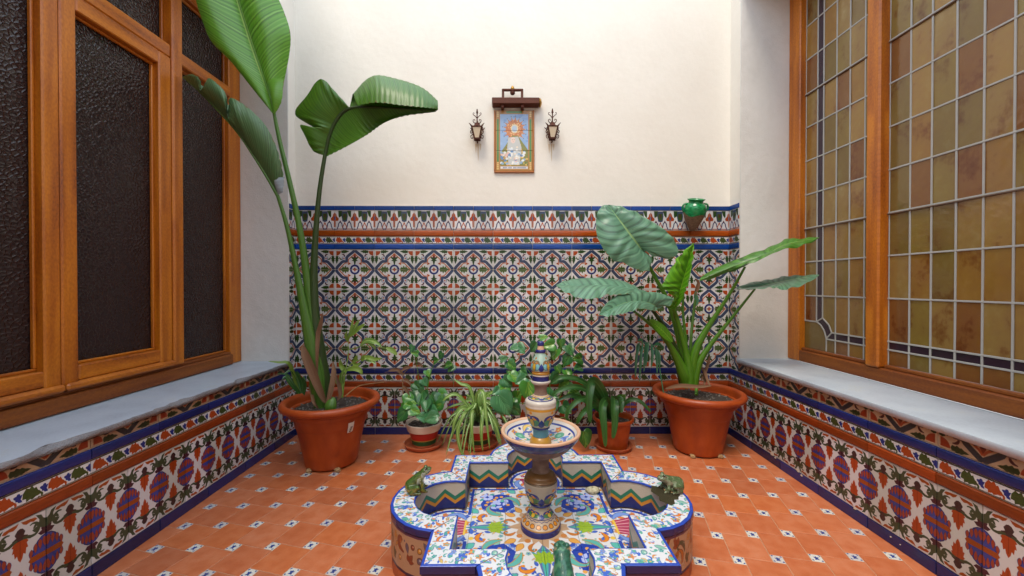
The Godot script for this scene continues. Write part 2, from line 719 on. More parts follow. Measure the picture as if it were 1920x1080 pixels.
func tex_pome() -> ImageTexture:
	var p := Paint.new().start(160, 320, GLAZE, unit(160, 320, Vector2(-0.5, -1), Vector2(0.5, 1)))
	p.mirror(true, true)
	var blue := Color("37418c")
	var green := Color("3c4a34")
	p.ell(Vector2(0.5, 0), 0.29, 0.46, Color("262c66"))
	p.ell(Vector2(0.5, 0), 0.27, 0.435, blue)
	for k in 4:
		var x := 0.5 - 0.045 - k * 0.085
		p.leaf(Vector2(x + 0.01, 0.4 - k * k * 0.018), -PI / 2 + 0.1 - k * 0.06, 0.25 - k * 0.016, 0.17, Color("963f2c"), Color("2a2f70"))
	p.poly(PackedVector2Array([Vector2(0.15, 0.0), Vector2(0.2, 0.07), Vector2(0.5, 0.065), Vector2(0.5, 0)]), Color("98481a"))
	p.poly(PackedVector2Array([Vector2(0.5, 0.46), Vector2(0.4, 0.46), Vector2(0.34, 0.53), Vector2(0.42, 0.57), Vector2(0.4, 0.63), Vector2(0.5, 0.62)]), Color("40202c"))
	p.poly(PackedVector2Array([Vector2(0.5, 0.6), Vector2(0.4, 0.64), Vector2(0.36, 0.74), Vector2(0.37, 0.84), Vector2(0.3, 0.97), Vector2(0.41, 0.93), Vector2(0.45, 0.84), Vector2(0.5, 0.8)]), green)
	# rust leaves facing each other
	p.poly(PackedVector2Array([Vector2(0, 0.1), Vector2(0.04, 0.17), Vector2(0.06, 0.27), Vector2(0.1, 0.23), Vector2(0.115, 0.36), Vector2(0.15, 0.36), Vector2(0.125, 0.47), Vector2(0.16, 0.5), Vector2(0.1, 0.58), Vector2(0, 0.6)]), Color("a4421a"))
	p.line([Vector2(0, 0.2), Vector2(0, 0.55)], 0.02, Color("8a3414"))
	p.poly(PackedVector2Array([Vector2(0, 0.57), Vector2(0.1, 0.57), Vector2(0.15, 0.63), Vector2(0.07, 0.67), Vector2(0.1, 0.74), Vector2(0.05, 0.82), Vector2(0, 0.84)]), Color("3a2a2c"))
	# green curls
	var arc := PackedVector2Array()
	for k in 13:
		var an := -2.3 + 4.4 * k / 12.0
		arc.append(Vector2(0.245, 0.68) + Vector2(cos(an) * 0.115, sin(an) * 0.14))
	p.stroke(arc, [0.03, 0.055, 0.07, 0.055, 0.025], green)
	p.leaf(Vector2(0.36, 0.68), PI + 0.2, 0.13, 0.2, green, green)
	p.leaf(Vector2(0.32, 0.78), -2.2, 0.12, 0.2, green, green)
	p.leaf(Vector2(0.33, 0.6), 2.5, 0.12, 0.2, green, green)
	p.stroke(PackedVector2Array([Vector2(0.05, 0.6), Vector2(0.12, 0.59), Vector2(0.2, 0.55), Vector2(0.28, 0.55)]), [0.05, 0.08, 0.05], green)
	# rust sprays along the edge
	p.poly(PackedVector2Array([Vector2(0.02, 0.97), Vector2(0.06, 0.9), Vector2(0.12, 0.86), Vector2(0.2, 0.88), Vector2(0.26, 0.85), Vector2(0.33, 0.88), Vector2(0.29, 0.93), Vector2(0.18, 0.95), Vector2(0.08, 0.955)]), Color("9c4a1c"))
	return p.done()


func tex_insert() -> ImageTexture:
	var p := Paint.new().start(64, 64, Color("cfcdc8"), unit(64, 64, Vector2(-1, -1), Vector2(1, 1)))
	var b := Color("2a3f86")
	p.ell(Vector2(0, 0.05), 0.22, 0.3, b)
	p.leaf(Vector2(0, 0.1), -2.4, 0.6, 0.22, b, b)
	p.leaf(Vector2(0, 0.1), -0.7, 0.6, 0.22, b, b)
	p.leaf(Vector2(0, 0.2), 0.7, 0.5, 0.3, b, b)
	p.leaf(Vector2(0, 0.2), 2.3, 0.5, 0.3, b, b)
	p.ell(Vector2(0, -0.32), 0.14, 0.14, b)
	for c in [Vector2(-0.72, -0.72), Vector2(0.72, -0.72), Vector2(-0.72, 0.72), Vector2(0.72, 0.72)]:
		p.leaf(c * 1.15, (-c).angle() + 0.5, 0.34, 0.25, b, b)
		p.leaf(c * 1.15, (-c).angle() - 0.5, 0.34, 0.25, b, b)
	return p.done()


const POTTERY := [Color("4a9a94"), Color("cf8a3a"), Color("6f8fd0"), Color("d0b060"), Color("5aa890"), Color("3f64c0"), Color("cf7838"), Color("7fb0a0")]


# strip across a kerb: v 0 is the outer arris
func tex_rim() -> ImageTexture:
	var p := Paint.new().start(768, 160, Color("cfd2d8"), unit(768, 160, Vector2(0, 0), Vector2(4.8, 1)))
	p.rng.seed = 31
	p.floral(Rect2(0.02, 0.36, 4.76, 0.5), 140, 0.4, POTTERY, Color("54668f"))
	p.floral(Rect2(0.02, 0.34, 4.76, 0.54), 70, 0.18, POTTERY, Color("7f8fb8"))
	p.rect(0, 0, 4.8, 0.2, Color("221f52"))
	p.rect(0, 0.2, 4.8, 0.29, Color("2746a8"))
	p.rect(0, 0.92, 4.8, 1, Color("2746a8"))
	return p.done()


func tex_zigzag() -> ImageTexture:
	var p := Paint.new().start(128, 128, Color("b3a99a"), unit(128, 128, Vector2(0, 0), Vector2(1, 1)))
	var top := []
	for k in 5:
		top.append(Vector2(k * 0.25, 0.40 if k % 2 == 0 else 0.70))
	var f := PackedVector2Array()
	for q in top:
		f.append(q + Vector2(0, 0.1))
	f.append(Vector2(1, 1))
	f.append(Vector2(0, 1))
	p.poly(f, Color("1d2663"))
	for k in 4:
		var a: Vector2 = top[k]
		var b: Vector2 = top[k + 1]
		p.poly(PackedVector2Array([a + Vector2(0, -0.16), b + Vector2(0, -0.16), b + Vector2(0, 0.02), a + Vector2(0, 0.02)]), Color("1f6f56"))
		p.poly(PackedVector2Array([a, b, b + Vector2(0, 0.14), a + Vector2(0, 0.14)]), Color("c07f22"))
	return p.done()


func tex_facing() -> ImageTexture:
	var p := Paint.new().start(320, 128, Color("a07c60"), unit(320, 128, Vector2(0, 0), Vector2(2.5, 1)))
	p.rng.seed = 5
	p.floral(Rect2(0.05, 0.2, 2.4, 0.56), 60, 0.34, [Color("9a5218"), Color("42442e"), Color("5a4c5a"), Color("a86e24"), Color("7a3418")], Color("5a3428"))
	p.rect(0, 0.0, 2.5, 0.06, Color("4a2440"))
	p.rect(0, 0.92, 2.5, 1.0, Color("2c1838"))
	return p.done()


func tex_pool() -> ImageTexture:
	var p := Paint.new().start(768, 768, Color("cfd0d4"), unit(768, 768, Vector2(-0.53, -0.53), Vector2(0.53, 0.53)))
	p.rng.seed = 12
	var quarter: Array[Transform2D] = []
	for k in 4:
		quarter.append(Transform2D(PI / 2 * k, Vector2.ZERO))
	var both: Array[Transform2D] = []
	for s in quarter:
		both.append(s)
		both.append(s * Transform2D(Vector2(-1, 0), Vector2(0, 1), Vector2.ZERO))
	var edge := Color("5a6a9c")
	# dense small scrolls everywhere
	p.syms = both
	p.floral(Rect2(0.0, 0.12, 0.3, 0.2), 90, 0.042, POTTERY + [Color("2f50b0"), Color("2f50b0"), Color("6f8fd8")] + [Color("4f6fc0"), Color("3f5fb8"), Color("d8902e")], edge)
	p.floral(Rect2(0.0, 0.3, 0.13, 0.2), 60, 0.042, POTTERY + [Color("d8902e"), Color("a03a5a")], edge)
	# blue ground between the arms
	p.poly(PackedVector2Array([Vector2(0.1, 0.145), Vector2(0.115, 0.2), Vector2(0.125, 0.24), Vector2(0.17, 0.25), Vector2(0.21, 0.235), Vector2(0.235, 0.235), Vector2(0.235, 0.21), Vector2(0.2, 0.16), Vector2(0.145, 0.1)]), Color("1d3da0"))
	for k in 13:
		var q := Vector2(0.13 + 0.03 * (k % 4) + 0.008 * (k % 3), 0.16 + 0.022 * int(k / 3.0))
		if k % 3 == 0:
			p.ell(q, 0.008, 0.008, Color("d89a4a"))
		else:
			p.leaf(q, k * 1.3, 0.03, 0.3, Color("a9b6e6"), Color("7f93d8"))
	# volutes
	p.scroll(Vector2(0.08, 0.15), 1.5, 0.09, -1.0, Color("58a8a0"), Color("b07a3a"), 3.0)
	p.scroll(Vector2(0.05, 0.30), 0.4, 0.09, 1.0, Color("6f8fd0"), edge)
	p.scroll(Vector2(0.035, 0.23), 0.9, 0.06, -1.0, Color("cf7f26"), Color("b05a22"))
	p.leaf(Vector2(0.1, 0.075), 0.5, 0.05, 0.25, Color("d09a4a"), Color("9a5a22"))
	p.leaf(Vector2(0.1, 0.255), 0.9, 0.06, 0.25, Color("58b0a4"), edge)
	p.ell(Vector2(0.07, 0.27), 0.01, 0.01, Color("d9b44a"))
	# artichokes on the four axes
	p.syms = quarter
	p.leaf(Vector2(0, 0.11), PI / 2, 0.19, 0.06, Color("4aa49c"), edge)
	for a in [-0.9, -0.5, 0.5, 0.9, 0.0]:
		p.leaf(Vector2(0, 0.19), -PI / 2 + a, 0.05, 0.22, Color("8fae2c"), Color("7a9a3a"))
		p.leaf(Vector2(0, 0.17), PI / 2 + a, 0.045, 0.22, Color("8fae2c"), Color("7a9a3a"))
	# baskets
	p.poly(PackedVector2Array([Vector2(-0.04, 0.3), Vector2(0.04, 0.3), Vector2(0.065, 0.37), Vector2(-0.065, 0.37)]), Color("a03a5a"))
	for k in 5:
		p.line([Vector2(-0.03 + k * 0.015, 0.305), Vector2(-0.05 + k * 0.025, 0.365)], 0.004, Color("d8a0a8"))
	for k in 7:
		p.ell(Vector2(-0.06 + k * 0.02, 0.385 + 0.012 * (k % 2)), 0.013, 0.013, [Color("8a2a4a"), Color("d8a02a"), Color("b03a4a")][k % 3])
	p.line([Vector2(-0.045, 0.3), Vector2(0.045, 0.3)], 0.008, Color("d8b84a"))
	# muddy mineral crust around the shaft
	var g := PackedVector2Array()
	for k in 40:
		var a := TAU * k / 40
		g.append(Vector2(cos(a), sin(a)) * (0.105 + 0.02 * sin(k * 2.3) + 0.012 * sin(k * 5.1)))
	p.syms = [Transform2D()]
	p.poly(g, Color("b59678"))
	p.syms = both
	p.scroll(Vector2(0.03, 0.1), 0.5, 0.05, 1.0, Color("b8702e"), Color("9a6a44"))
	p.ell(Vector2(0.055, 0.085), 0.012, 0.012, Color("b8783e"))
	# blue border line that follows the basin wall
	p.syms = [Transform2D()]
	var o := quatre(0.291, 0.115, 14)
	o.append(o[0])
	p.line(Array(o), 0.014, Color("2b46a4"))
	return p.done()


func tex_vase(sd: int, body: Color, pal: Array, bands: Array) -> ImageTexture:
	var p := Paint.new().start(320, 128, body, unit(320, 128, Vector2(0, 0), Vector2(2.5, 1)))
	p.rng.seed = sd
	for k in 4:
		var x := 0.3125 + k * 0.625
		p.leaf(Vector2(x, 0.86), -PI / 2 - 0.6, 0.42, 0.3, pal[0], Color("3a3a44"))
		p.leaf(Vector2(x, 0.86), -PI / 2 + 0.6, 0.42, 0.3, pal[0], Color("3a3a44"))
		p.leaf(Vector2(x, 0.9), -PI / 2, 0.5, 0.14, pal[1], Color("3a3a44"))
		p.ell(Vector2(x - 0.11, 0.5), 0.06, 0.06, pal[2])
		p.ell(Vector2(x + 0.11, 0.5), 0.06, 0.06, pal[2])
		p.scroll(Vector2(x + 0.22, 0.6), -PI / 2, 0.3, -1.0, pal[3], pal[3])
		p.scroll(Vector2(x - 0.22, 0.6), -PI / 2, 0.3, 1.0, pal[3], pal[3])
		p.ell(Vector2(x, 0.27), 0.05, 0.06, pal[2])
		p.leaf(Vector2(x + 0.31, 0.94), -PI / 2, 0.4, 0.2, NAVY, NAVY)
	for b in bands:
		p.rect(0, b[0], 2.5, b[1], b[2])
	return p.done()


func tex_bowl() -> ImageTexture:
	# u around, v: 0 centre of the bowl, 1 the rim
	var p := Paint.new().start(512, 128, Color("cfc8c2"), unit(512, 128, Vector2(0, 0), Vector2(6, 1)))
	p.rng.seed = 3
	for k in 6:
		var x := 0.5 + k
		p.floral(Rect2(x - 0.45, 0.2, 0.9, 0.55), 9, 0.36, POTTERY, Color("54668f"))
		p.ell(Vector2(x, 0.5), 0.2, 0.17, Color("5a9a80"))
		p.ell(Vector2(x, 0.5), 0.08, 0.07, Color("7fb8a0"))
		p.scroll(Vector2(x + 0.25, 0.6), -0.9, 0.3, 1.0, Color("5a6aa8"), Color("3a4a88"))
		p.scroll(Vector2(x - 0.25, 0.5), 2.4, 0.3, 1.0, Color("5a6aa8"), Color("3a4a88"))
		p.ell(Vector2(x + 0.4, 0.4), 0.07, 0.06, Color("c8803a"))
		p.ell(Vector2(x + 0.15, 0.28), 0.06, 0.05, Color("c8a83a"))
		p.ell(Vector2(x - 0.3, 0.75), 0.05, 0.05, NAVY)
	p.rect(0, 0.0, 6, 0.12, Color("b8a05a"))
	p.rect(0, 0.84, 6, 0.9, Color("2f438c"))
	return p.done()


func tex_beads() -> ImageTexture:
	var p := Paint.new().start(320, 64, Color("b09a84"), unit(320, 64, Vector2(0, 0), Vector2(5, 1)))
	for k in 16:
		var x := (k + 0.5) * 5.0 / 16.0
		p.ell(Vector2(x, 0.55), 0.13, 0.22, Color("4a3428"))
		p.ell(Vector2(x, 0.55), 0.1, 0.17, Color("c07a22"))
		p.line([Vector2(x - 0.156, 0.2), Vector2(x, 0.1), Vector2(x + 0.156, 0.2)], 0.05, Color("39406a"))
	p.rect(0, 0.86, 5, 1, Color("b0824a"))
	return p.done()


func tex_blade(base: Color, pale: Color, rib: Color, veins: int, slant: float, seed_: int, midw := 0.05) -> ImageTexture:
	# u: 0 midrib .. 1 margin, v: 0 base .. 1 tip
	var p := Paint.new().start(128, 512, base, unit(128, 512, Vector2(0, 0), Vector2(1, 1)))
	p.rng.seed = seed_
	for k in veins:
		var v := (k + p.rng.randf_range(-0.3, 0.3)) / veins * (1.0 + slant) - slant
		var c := base.lerp(pale, p.rng.randf_range(0.15, 1.0)) if k % 2 == 0 else base.darkened(p.rng.randf_range(0.0, 0.22))
		var wd := p.rng.randf_range(0.35, 0.8) / veins
		p.stroke(PackedVector2Array([Vector2(0, v), Vector2(0.35, v + slant * 0.25), Vector2(0.7, v + slant * 0.62), Vector2(1, v + slant)]), [wd * 1.3, wd], c)
	for k in 16:
		var v := p.rng.randf()
		var l := p.rng.randf_range(0.004, 0.02)
		p.poly(PackedVector2Array([Vector2(1, v - l), Vector2(1, v + l), Vector2(1.0 - p.rng.randf_range(0.01, 0.05), v)]), base.lerp(Color("6a5028"), 0.75))
	for k in 30:
		var o := Vector2(p.rng.randf(), p.rng.randf())
		p.ell(o, 0.012, 0.003, base.lerp(Color("7a7040") if k % 2 == 0 else base.darkened(0.5), 0.5))
	p.stroke(PackedVector2Array([Vector2(0, 0), Vector2(0, 0.5), Vector2(0, 1)]), [midw * 2.4, midw * 1.6, midw * 0.5], rib)
	return p.done()


func tex_ivy(sd: int, base: Color, light: Color) -> ImageTexture:
	var p := Paint.new().start(96, 128, base, unit(96, 128, Vector2(-1, 0), Vector2(1, 1)))
	p.rng.seed = sd
	for k in 26:
		var s := 1.0 if p.rng.randf() < 0.5 else -1.0
		var t := p.rng.randf()
		p.leaf(Vector2(0, t * 0.8), (0.5 + p.rng.randf() * 0.5) if s > 0 else PI - 0.5 - p.rng.randf() * 0.5, p.rng.randf_range(0.2, 0.8), 0.07, base.lerp(light, p.rng.randf_range(0.1, 0.9)), base)
	p.line([Vector2(0, 0), Vector2(0, 1)], 0.04, base.lerp(light, 0.7))
	return p.done()


func tex_picture() -> ImageTexture:
	# a plain robed figure under a sunburst, soft as old ceramic painting
	var p := Paint.new().start(192, 288, Color("8fa8c8"), unit(192, 288, Vector2(-1, 0), Vector2(1, 3)))
	p.rng.seed = 9
	for k in 60:
		var o := Vector2(p.rng.randf_range(-0.8, 0.8), p.rng.randf_range(0.2, 2.8))
		p.ell(o, p.rng.randf_range(0.05, 0.2), p.rng.randf_range(0.04, 0.12), Color("9ab2d0").lerp(Color("6f8fc0"), p.rng.randf()))
	for k in 34:
		var a := TAU * k / 34
		p.leaf(Vector2(0.02, 0.95), a, 0.62 if k % 2 == 0 else 0.5, 0.06, Color("c9803a"), Color("b0662e"))
		if k % 2 == 0:
			p.ell(Vector2(0.02, 0.95) + Vector2(cos(a), sin(a)) * 0.66, 0.028, 0.028, Color("5a6a8a"))
	p.ell(Vector2(0.02, 0.95), 0.46, 0.46, Color("bf7238"))
	for k in 60:
		var a := p.rng.randf() * TAU
		var r := p.rng.randf_range(0.22, 0.46)
		p.ell(Vector2(0.02, 0.95) + Vector2(cos(a), sin(a)) * r, 0.03, 0.03, [Color("d8a05a"), Color("9a4f28"), Color("e0c080")][k % 3])
	p.ell(Vector2(0.02, 0.92), 0.2, 0.22, Color("d8c8a0"))
	p.ell(Vector2(0.02, 0.92), 0.14, 0.16, Color("aab8c8"))
	# mantle
	p.poly(PackedVector2Array([Vector2(-0.1, 1.25), Vector2(0.2, 1.25), Vector2(0.85, 2.1), Vector2(0.85, 2.75), Vector2(-0.85, 2.75), Vector2(-0.8, 2.2)]), Color("7d7a2e"))
	for k in 120:
		var y := p.rng.randf_range(1.5, 2.72)
		var wd := (y - 1.2) * 0.6
		var o := Vector2(p.rng.randf_range(-wd, wd), y)
		p.ell(o, 0.07, 0.05, [Color("c8902e"), Color("5f7028"), Color("d8b050"), Color("8a6a28")][k % 4])
	p.poly(PackedVector2Array([Vector2(-0.32, 1.35), Vector2(0.22, 1.3), Vector2(0.4, 1.85), Vector2(0.3, 2.7), Vector2(-0.3, 2.7), Vector2(-0.38, 1.9)]), Color("bcbcb6"))
	p.ell(Vector2(-0.06, 1.48), 0.13, 0.16, Color("e0c4b4"))
	p.ell(Vector2(-0.1, 1.46), 0.02, 0.015, Color("5a4a44"))
	p.ell(Vector2(0.0, 1.46), 0.02, 0.015, Color("5a4a44"))
	p.ell(Vector2(-0.05, 1.56), 0.03, 0.012, Color("b07068"))
	for k in 46:
		var o := Vector2(p.rng.randf_range(-0.7, 0.6), p.rng.randf_range(2.0, 2.7))
		p.ell(o, 0.08, 0.06, [Color("5f80a8"), Color("d8d4cc"), Color("8fa8c0"), Color("d8b0a0"), Color("e0e0dc")][k % 5])
	for k in 20:
		p.ell(Vector2(p.rng.randf_range(-0.3, 0.25), p.rng.randf_range(1.7, 2.7)), 0.06, 0.05, [Color("e6e2d8"), Color("c8d0d8"), Color("e0d0b8")][k % 3])
	# border
	for s in [-1.0, 1.0]:
		p.rect(s * 1.0, 0, s * 0.76, 3, Color("a8752e"))
		p.rect(s * 0.94, 0.45, s * 0.83, 2.55, Color("4f7a2c"))
	p.rect(-1, 0, 1, 0.2, Color("a8752e"))
	p.rect(-0.42, 0.04, 0.42, 0.15, Color("4f7a2c"))
	p.rect(-1, 2.74, 1, 3, Color("a8752e"))
	p.rect(-0.74, 2.78, 0.74, 2.9, Color("d8d4d0"))
	for s in [[-0.6, -0.38], [-0.3, -0.12], [-0.04, 0.1], [0.18, 0.66]]:
		var x: float = s[0]
		while x < s[1]:
			p.rect(x, 2.8, x + 0.035, 2.88, Color("56607f"))
			x += 0.062
	for k in 26:
		var s := -1.0 if k % 2 == 0 else 1.0
		var y: float = [0.1, 0.2, 0.3, 2.6, 2.7, 2.8, 2.9][k % 7]
		p.ell(Vector2(s * 0.88, y), 0.05, 0.04, Color("d8b86a"))
	return p.done()


func wood_img(sd: int) -> Image:
	var f := FastNoiseLite.new()
	f.seed = sd
	f.noise_type = FastNoiseLite.TYPE_SIMPLEX_SMOOTH
	f.frequency = 0.035
	f.fractal_octaves = 4
	var a := f.get_seamless_image(512, 32)
	a.convert(Image.FORMAT_L8)
	a.resize(512, 1024, Image.INTERPOLATE_CUBIC)
	f.frequency = 0.012
	var b := f.get_seamless_image(512, 128)
	b.convert(Image.FORMAT_L8)
	b.resize(512, 1024, Image.INTERPOLATE_CUBIC)
	var c := noise_img(512, 256, 0.2, sd + 3)
	c.resize(512, 1024, Image.INTERPOLATE_CUBIC)
	return mixed(mixed(a, b, 0.35), c, 0.3)


func make_materials() -> void:
	var fine := ImageTexture.create_from_image(noise_img(256, 256, 0.05, 4))
	var grit := ImageTexture.create_from_image(noise_img(256, 256, 0.25, 8))
	# plaster
	var pl := noise_img(512, 512, 0.006, 21)
	pl = mixed(pl, noise_img(512, 512, 0.06, 22), 0.35)
	var ph := ImageTexture.create_from_image(mixed(noise_img(512, 512, 0.03, 23), noise_img(512, 512, 0.3, 24), 0.35))
	mat("plaster", Color.WHITE, 0.9, ImageTexture.create_from_image(ramp(pl, [Color("e0d9ce"), Color("e3ddd2"), Color("e6e0d6")])), {"tri": 0.8, "bump": ph, "bump_scale": 0.16})
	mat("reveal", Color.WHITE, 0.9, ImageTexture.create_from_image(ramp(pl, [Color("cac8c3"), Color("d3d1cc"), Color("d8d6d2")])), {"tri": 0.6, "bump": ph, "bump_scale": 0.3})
	mat("grout", Color("cbbfae"), 0.9, null, {"tri": 3.0, "bump": grit, "bump_scale": 0.1})
	mat("floor_grout", Color("b58a6e"), 0.85)
	# tiles
	var gl := {"bump": fine, "bump_scale": 0.05, "spec": 0.5}
	tones("field", tex_field(), 0.2, 4, 0.12, Color.WHITE, gl)
	tones("crest", tex_crest(), 0.2, 3, 0.1, Color.WHITE, gl)
	tones("garland", tex_garland(), 0.24, 3, 0.07, Color.WHITE, gl)
	tones("aged", mats.field0.albedo_texture, 0.4, 3, 0.1, Color(0.78, 0.64, 0.52), gl)
	tones("pome", tex_pome(), 0.2, 4, 0.12, Color.WHITE, gl)
	var mott := ImageTexture.create_from_image(ramp(noise_img(256, 256, 0.03, 61), [Color(0.8, 0.8, 0.82), Color(0.92, 0.92, 0.92), Color(1, 1, 1)]))
	tones("rust", mott, 0.2, 4, 0.18, Color("9e451a"), gl)
	tones("orange", mott, 0.2, 4, 0.14, Color("b4520e"), gl)
	tones("cobalt", mott, 0.18, 4, 0.15, Color("12489c"), gl)
	tones("navy", mott, 0.16, 4, 0.2, Color("1f2f74"), gl)
	tones("skirting", mott, 0.16, 4, 0.25, Color("28347c"), gl)
	var tc := mixed(noise_img(256, 256, 0.012, 71), noise_img(256, 256, 0.15, 72), 0.25)
	var tct := ImageTexture.create_from_image(ramp(tc, [Color("b46038"), Color("bf6e46"), Color("c67c58")]))
	for k in 5:
		mat("terracotta%d" % k, [Color(1, 1, 1), Color(0.97, 0.95, 0.94), Color(1.0, 0.97, 0.9), Color(1.0, 1.02, 1.05), Color(0.93, 0.92, 0.93)][k], 0.38, tct, {"bump": fine, "bump_scale": 0.04})
	tones("insert", tex_insert(), 0.25, 2, 0.06, Color.WHITE, gl)
	# wood and stone
	var wi := wood_img(5)
	var wb := ImageTexture.create_from_image(wi)
	mat("pine", Color.WHITE, 0.45, ImageTexture.create_from_image(ramp(wi, [Color("5a2604"), Color("a2540a"), Color("c47212"), Color("cf821e")])), {"bump": wb, "bump_scale": 0.05, "coat": 0.12, "coat_rough": 0.25})
	mat("pine_dull", Color("b4aa98"), 0.6, mats.pine.albedo_texture, {"bump": wb, "bump_scale": 0.06})
	mat("oak_dark", Color("7a5f58"), 0.7, mats.pine.albedo_texture, {"bump": wb, "bump_scale": 0.08})
	var mi := mixed(noise_img(512, 512, 0.008, 81), noise_img(512, 512, 0.12, 82), 0.4)
	mat("marble", Color.WHITE, 0.4, ImageTexture.create_from_image(ramp(mi, [Color("9aa3ae"), Color("abb5c1"), Color("b5bfca"), Color("b2b3ae")])), {"tri": 1.1, "bump": grit, "bump_scale": 0.04})
	mat("marble_broken", Color.WHITE, 0.85, ImageTexture.create_from_image(ramp(mi, [Color("6f6e70"), Color("87868a"), Color("938f8c")])), {"tri": 3.0, "bump": grit, "bump_scale": 0.5})
	# window glass
	var cell := noise_img(768, 768, 0.03, 91, FastNoiseLite.TYPE_CELLULAR)
	cell = ramp(cell, [Color.WHITE, Color(0.66, 0.66, 0.66), Color(0.4, 0.4, 0.4), Color(0.23, 0.23, 0.23), Color(0.12, 0.12, 0.12), Color(0.05, 0.05, 0.05), Color(0.01, 0.01, 0.01), Color.BLACK])
	cell.convert(Image.FORMAT_L8)
	cell.resize(400, 400, Image.INTERPOLATE_BILINEAR)
	cell.resize(768, 768, Image.INTERPOLATE_CUBIC)
	var nm: Image = cell.duplicate()
	nm.bump_map_to_normal_map(4.5)
	mat("hammered", Color("2e211f"), 0.17, null, {"normal": ImageTexture.create_from_image(nm), "normal_scale": 1.0, "spec": 0.42})
	mats.hammered.uv1_scale = Vector3(2.5, 2.5, 1)
	var am := noise_img(512, 256, 0.012, 101)
	am.resize(512, 512, Image.INTERPOLATE_CUBIC)
	var streak := wood_img(66)
	streak.resize(512, 512)
	am = mixed(mixed(am, streak, 0.3), noise_img(512, 512, 0.05, 102), 0.2)
	var amt := ImageTexture.create_from_image(ramp(am, [Color("3a2428"), Color("6a401e"), Color("87683a"), Color("8b6e3a"), Color("92794a"), Color("ac986e")]))
	for k in 6:
		mat("amber%d" % k, [Color(1, 1, 1), Color(0.92, 0.95, 0.86), Color(1.0, 0.93, 0.82), Color(0.85, 0.87, 0.85), Color(1.05, 1.02, 0.98), Color(0.88, 0.74, 0.7)][k], 0.12, amt, {"bump": fine, "bump_scale": 0.12, "spec": 0.55})
	mat("purple_glass", Color("33222e"), 0.15, null, {"bump": fine, "bump_scale": 0.1})
	mat("lead", Color("a8a6a1"), 0.6, null, {"metal": 0.0, "tri": 3.0, "bump": grit, "bump_scale": 0.05})
	mat("saddle_bar", Color("6a5545"), 0.6)
	# fountain
	var fg := {"bump": fine, "bump_scale": 0.06, "spec": 0.5}
	mat("rim", Color.WHITE, 0.2, tex_rim(), fg)
	mat("zigzag", Color.WHITE, 0.3, tex_zigzag(), fg)
	mat("facing", Color.WHITE, 0.35, tex_facing(), fg)
	mat("pool", Color.WHITE, 0.2, tex_pool(), fg)
	mat("mortar", Color("a8937c"), 0.9, null, {"tri": 4.0, "bump": grit, "bump_scale": 0.3})
	mat("plinth", Color("a9714c"), 0.75, tct, {"tri": 4.0, "bump": grit, "bump_scale": 0.15})
	mats.plinth.albedo_color = Color("d8c0a8")
	mat("vase", Color.WHITE, 0.22, tex_vase(1, Color("9c8f80"), [Color("3a6a44"), Color("b8982e"), Color("b8702a"), Color("2c3070")], [[0.0, 0.05, Color("5a4a38")], [0.95, 1.0, NAVY]]), fg)
	mat("vase_top", Color.WHITE, 0.22, tex_vase(2, Color("b0a48c"), [Color("4a7a5a"), Color("b8962e"), Color("b87a2a"), Color("2c3070")], [[0.1, 0.2, Color("b8862e")], [0.0, 0.08, Color("c9c0b8")]]), fg)
	mat("bud", Color.WHITE, 0.22, tex_vase(6, Color("8fa89c"), [Color("6fa8b0"), Color("b8962e"), Color("a8662a"), Color("6a5a40")], [[0.93, 1.0, Color("b87a22")]]), fg)
	mat("bowl_inside", Color.WHITE, 0.2, tex_bowl(), fg)
	mat("beads", Color.WHITE, 0.25, tex_beads(), fg)
	mat("glaze_white", Color("bab3aa"), 0.22, null, {"tri": 6.0, "bump": fine, "bump_scale": 0.05})
	mat("glaze_navy", Color("24296a"), 0.18)
	mat("glaze_ochre", Color("a87a2c"), 0.25)
	mat("glaze_peach", Color("c9a184"), 0.25)
	mat("glaze_teal", Color("4a7484"), 0.25)
	mat("clay_dirty", Color.WHITE, 0.8, ImageTexture.create_from_image(ramp(tc, [Color("54403a"), Color("7a6255"), Color("9a8474")])), {"tri": 6.0, "bump": grit, "bump_scale": 0.2})
	mat("umber", Color("6a4a28"), 0.3)
	mat("frog", Color.WHITE, 0.2, null, {"vc": true, "tri": 8.0, "bump": fine, "bump_scale": 0.08})
	# pots, soil
	var bloom := noise_img(512, 256, 0.012, 113)
	bloom = ramp(bloom, [Color.BLACK, Color.BLACK, Color(0.1, 0.1, 0.1), Color(0.35, 0.35, 0.35), Color(0.8, 0.8, 0.8)])
	bloom.convert(Image.FORMAT_L8)
	var pt := ImageTexture.create_from_image(ramp(mixed(mixed(noise_img(512, 256, 0.01, 111), noise_img(512, 256, 0.2, 112), 0.25), bloom, 0.36), [Color("80300a"), Color("963c0e"), Color("a24514"), Color("a8522a"), Color("b88464")]))
	mat("pot", Color.WHITE, 0.42, pt, {"bump": fine, "bump_scale": 0.03})
	mat("clay", Color("b06038"), 0.75, tct, {"bump": grit, "bump_scale": 0.1})
	mats.clay.albedo_color = Color("e8d0c0")
	mat("soil", Color.WHITE, 1.0, ImageTexture.create_from_image(ramp(noise_img(256, 256, 0.22, 121), [Color("1d1714"), Color("3c322c"), Color("5a4f48"), Color("8a8078")])), {"scale": 2.0, "bump": grit, "bump_scale": 0.6})
	mat("pumice", Color("77706a"), 0.95)
	mat("cream_paint", Color("cfbfae"), 0.5)
	mat("red_paint", Color("a82016"), 0.45)
	mat("green_paint", Color("23502a"), 0.45)
	mat("gold_paint", Color("a8863c"), 0.45)
	mat("brown_streak", Color("5c3524"), 0.5)
	mat("sticker", Color("d0cdc8"), 0.5)
	mat("ink", Color("54342c"), 0.6)
	mat("green_glaze", Color.WHITE, 0.12, ImageTexture.create_from_image(ramp(noise_img(256, 256, 0.02, 131), [Color("0f5a30"), Color("1a8048"), Color("2a9a5c")])), {"scale": 2.0})
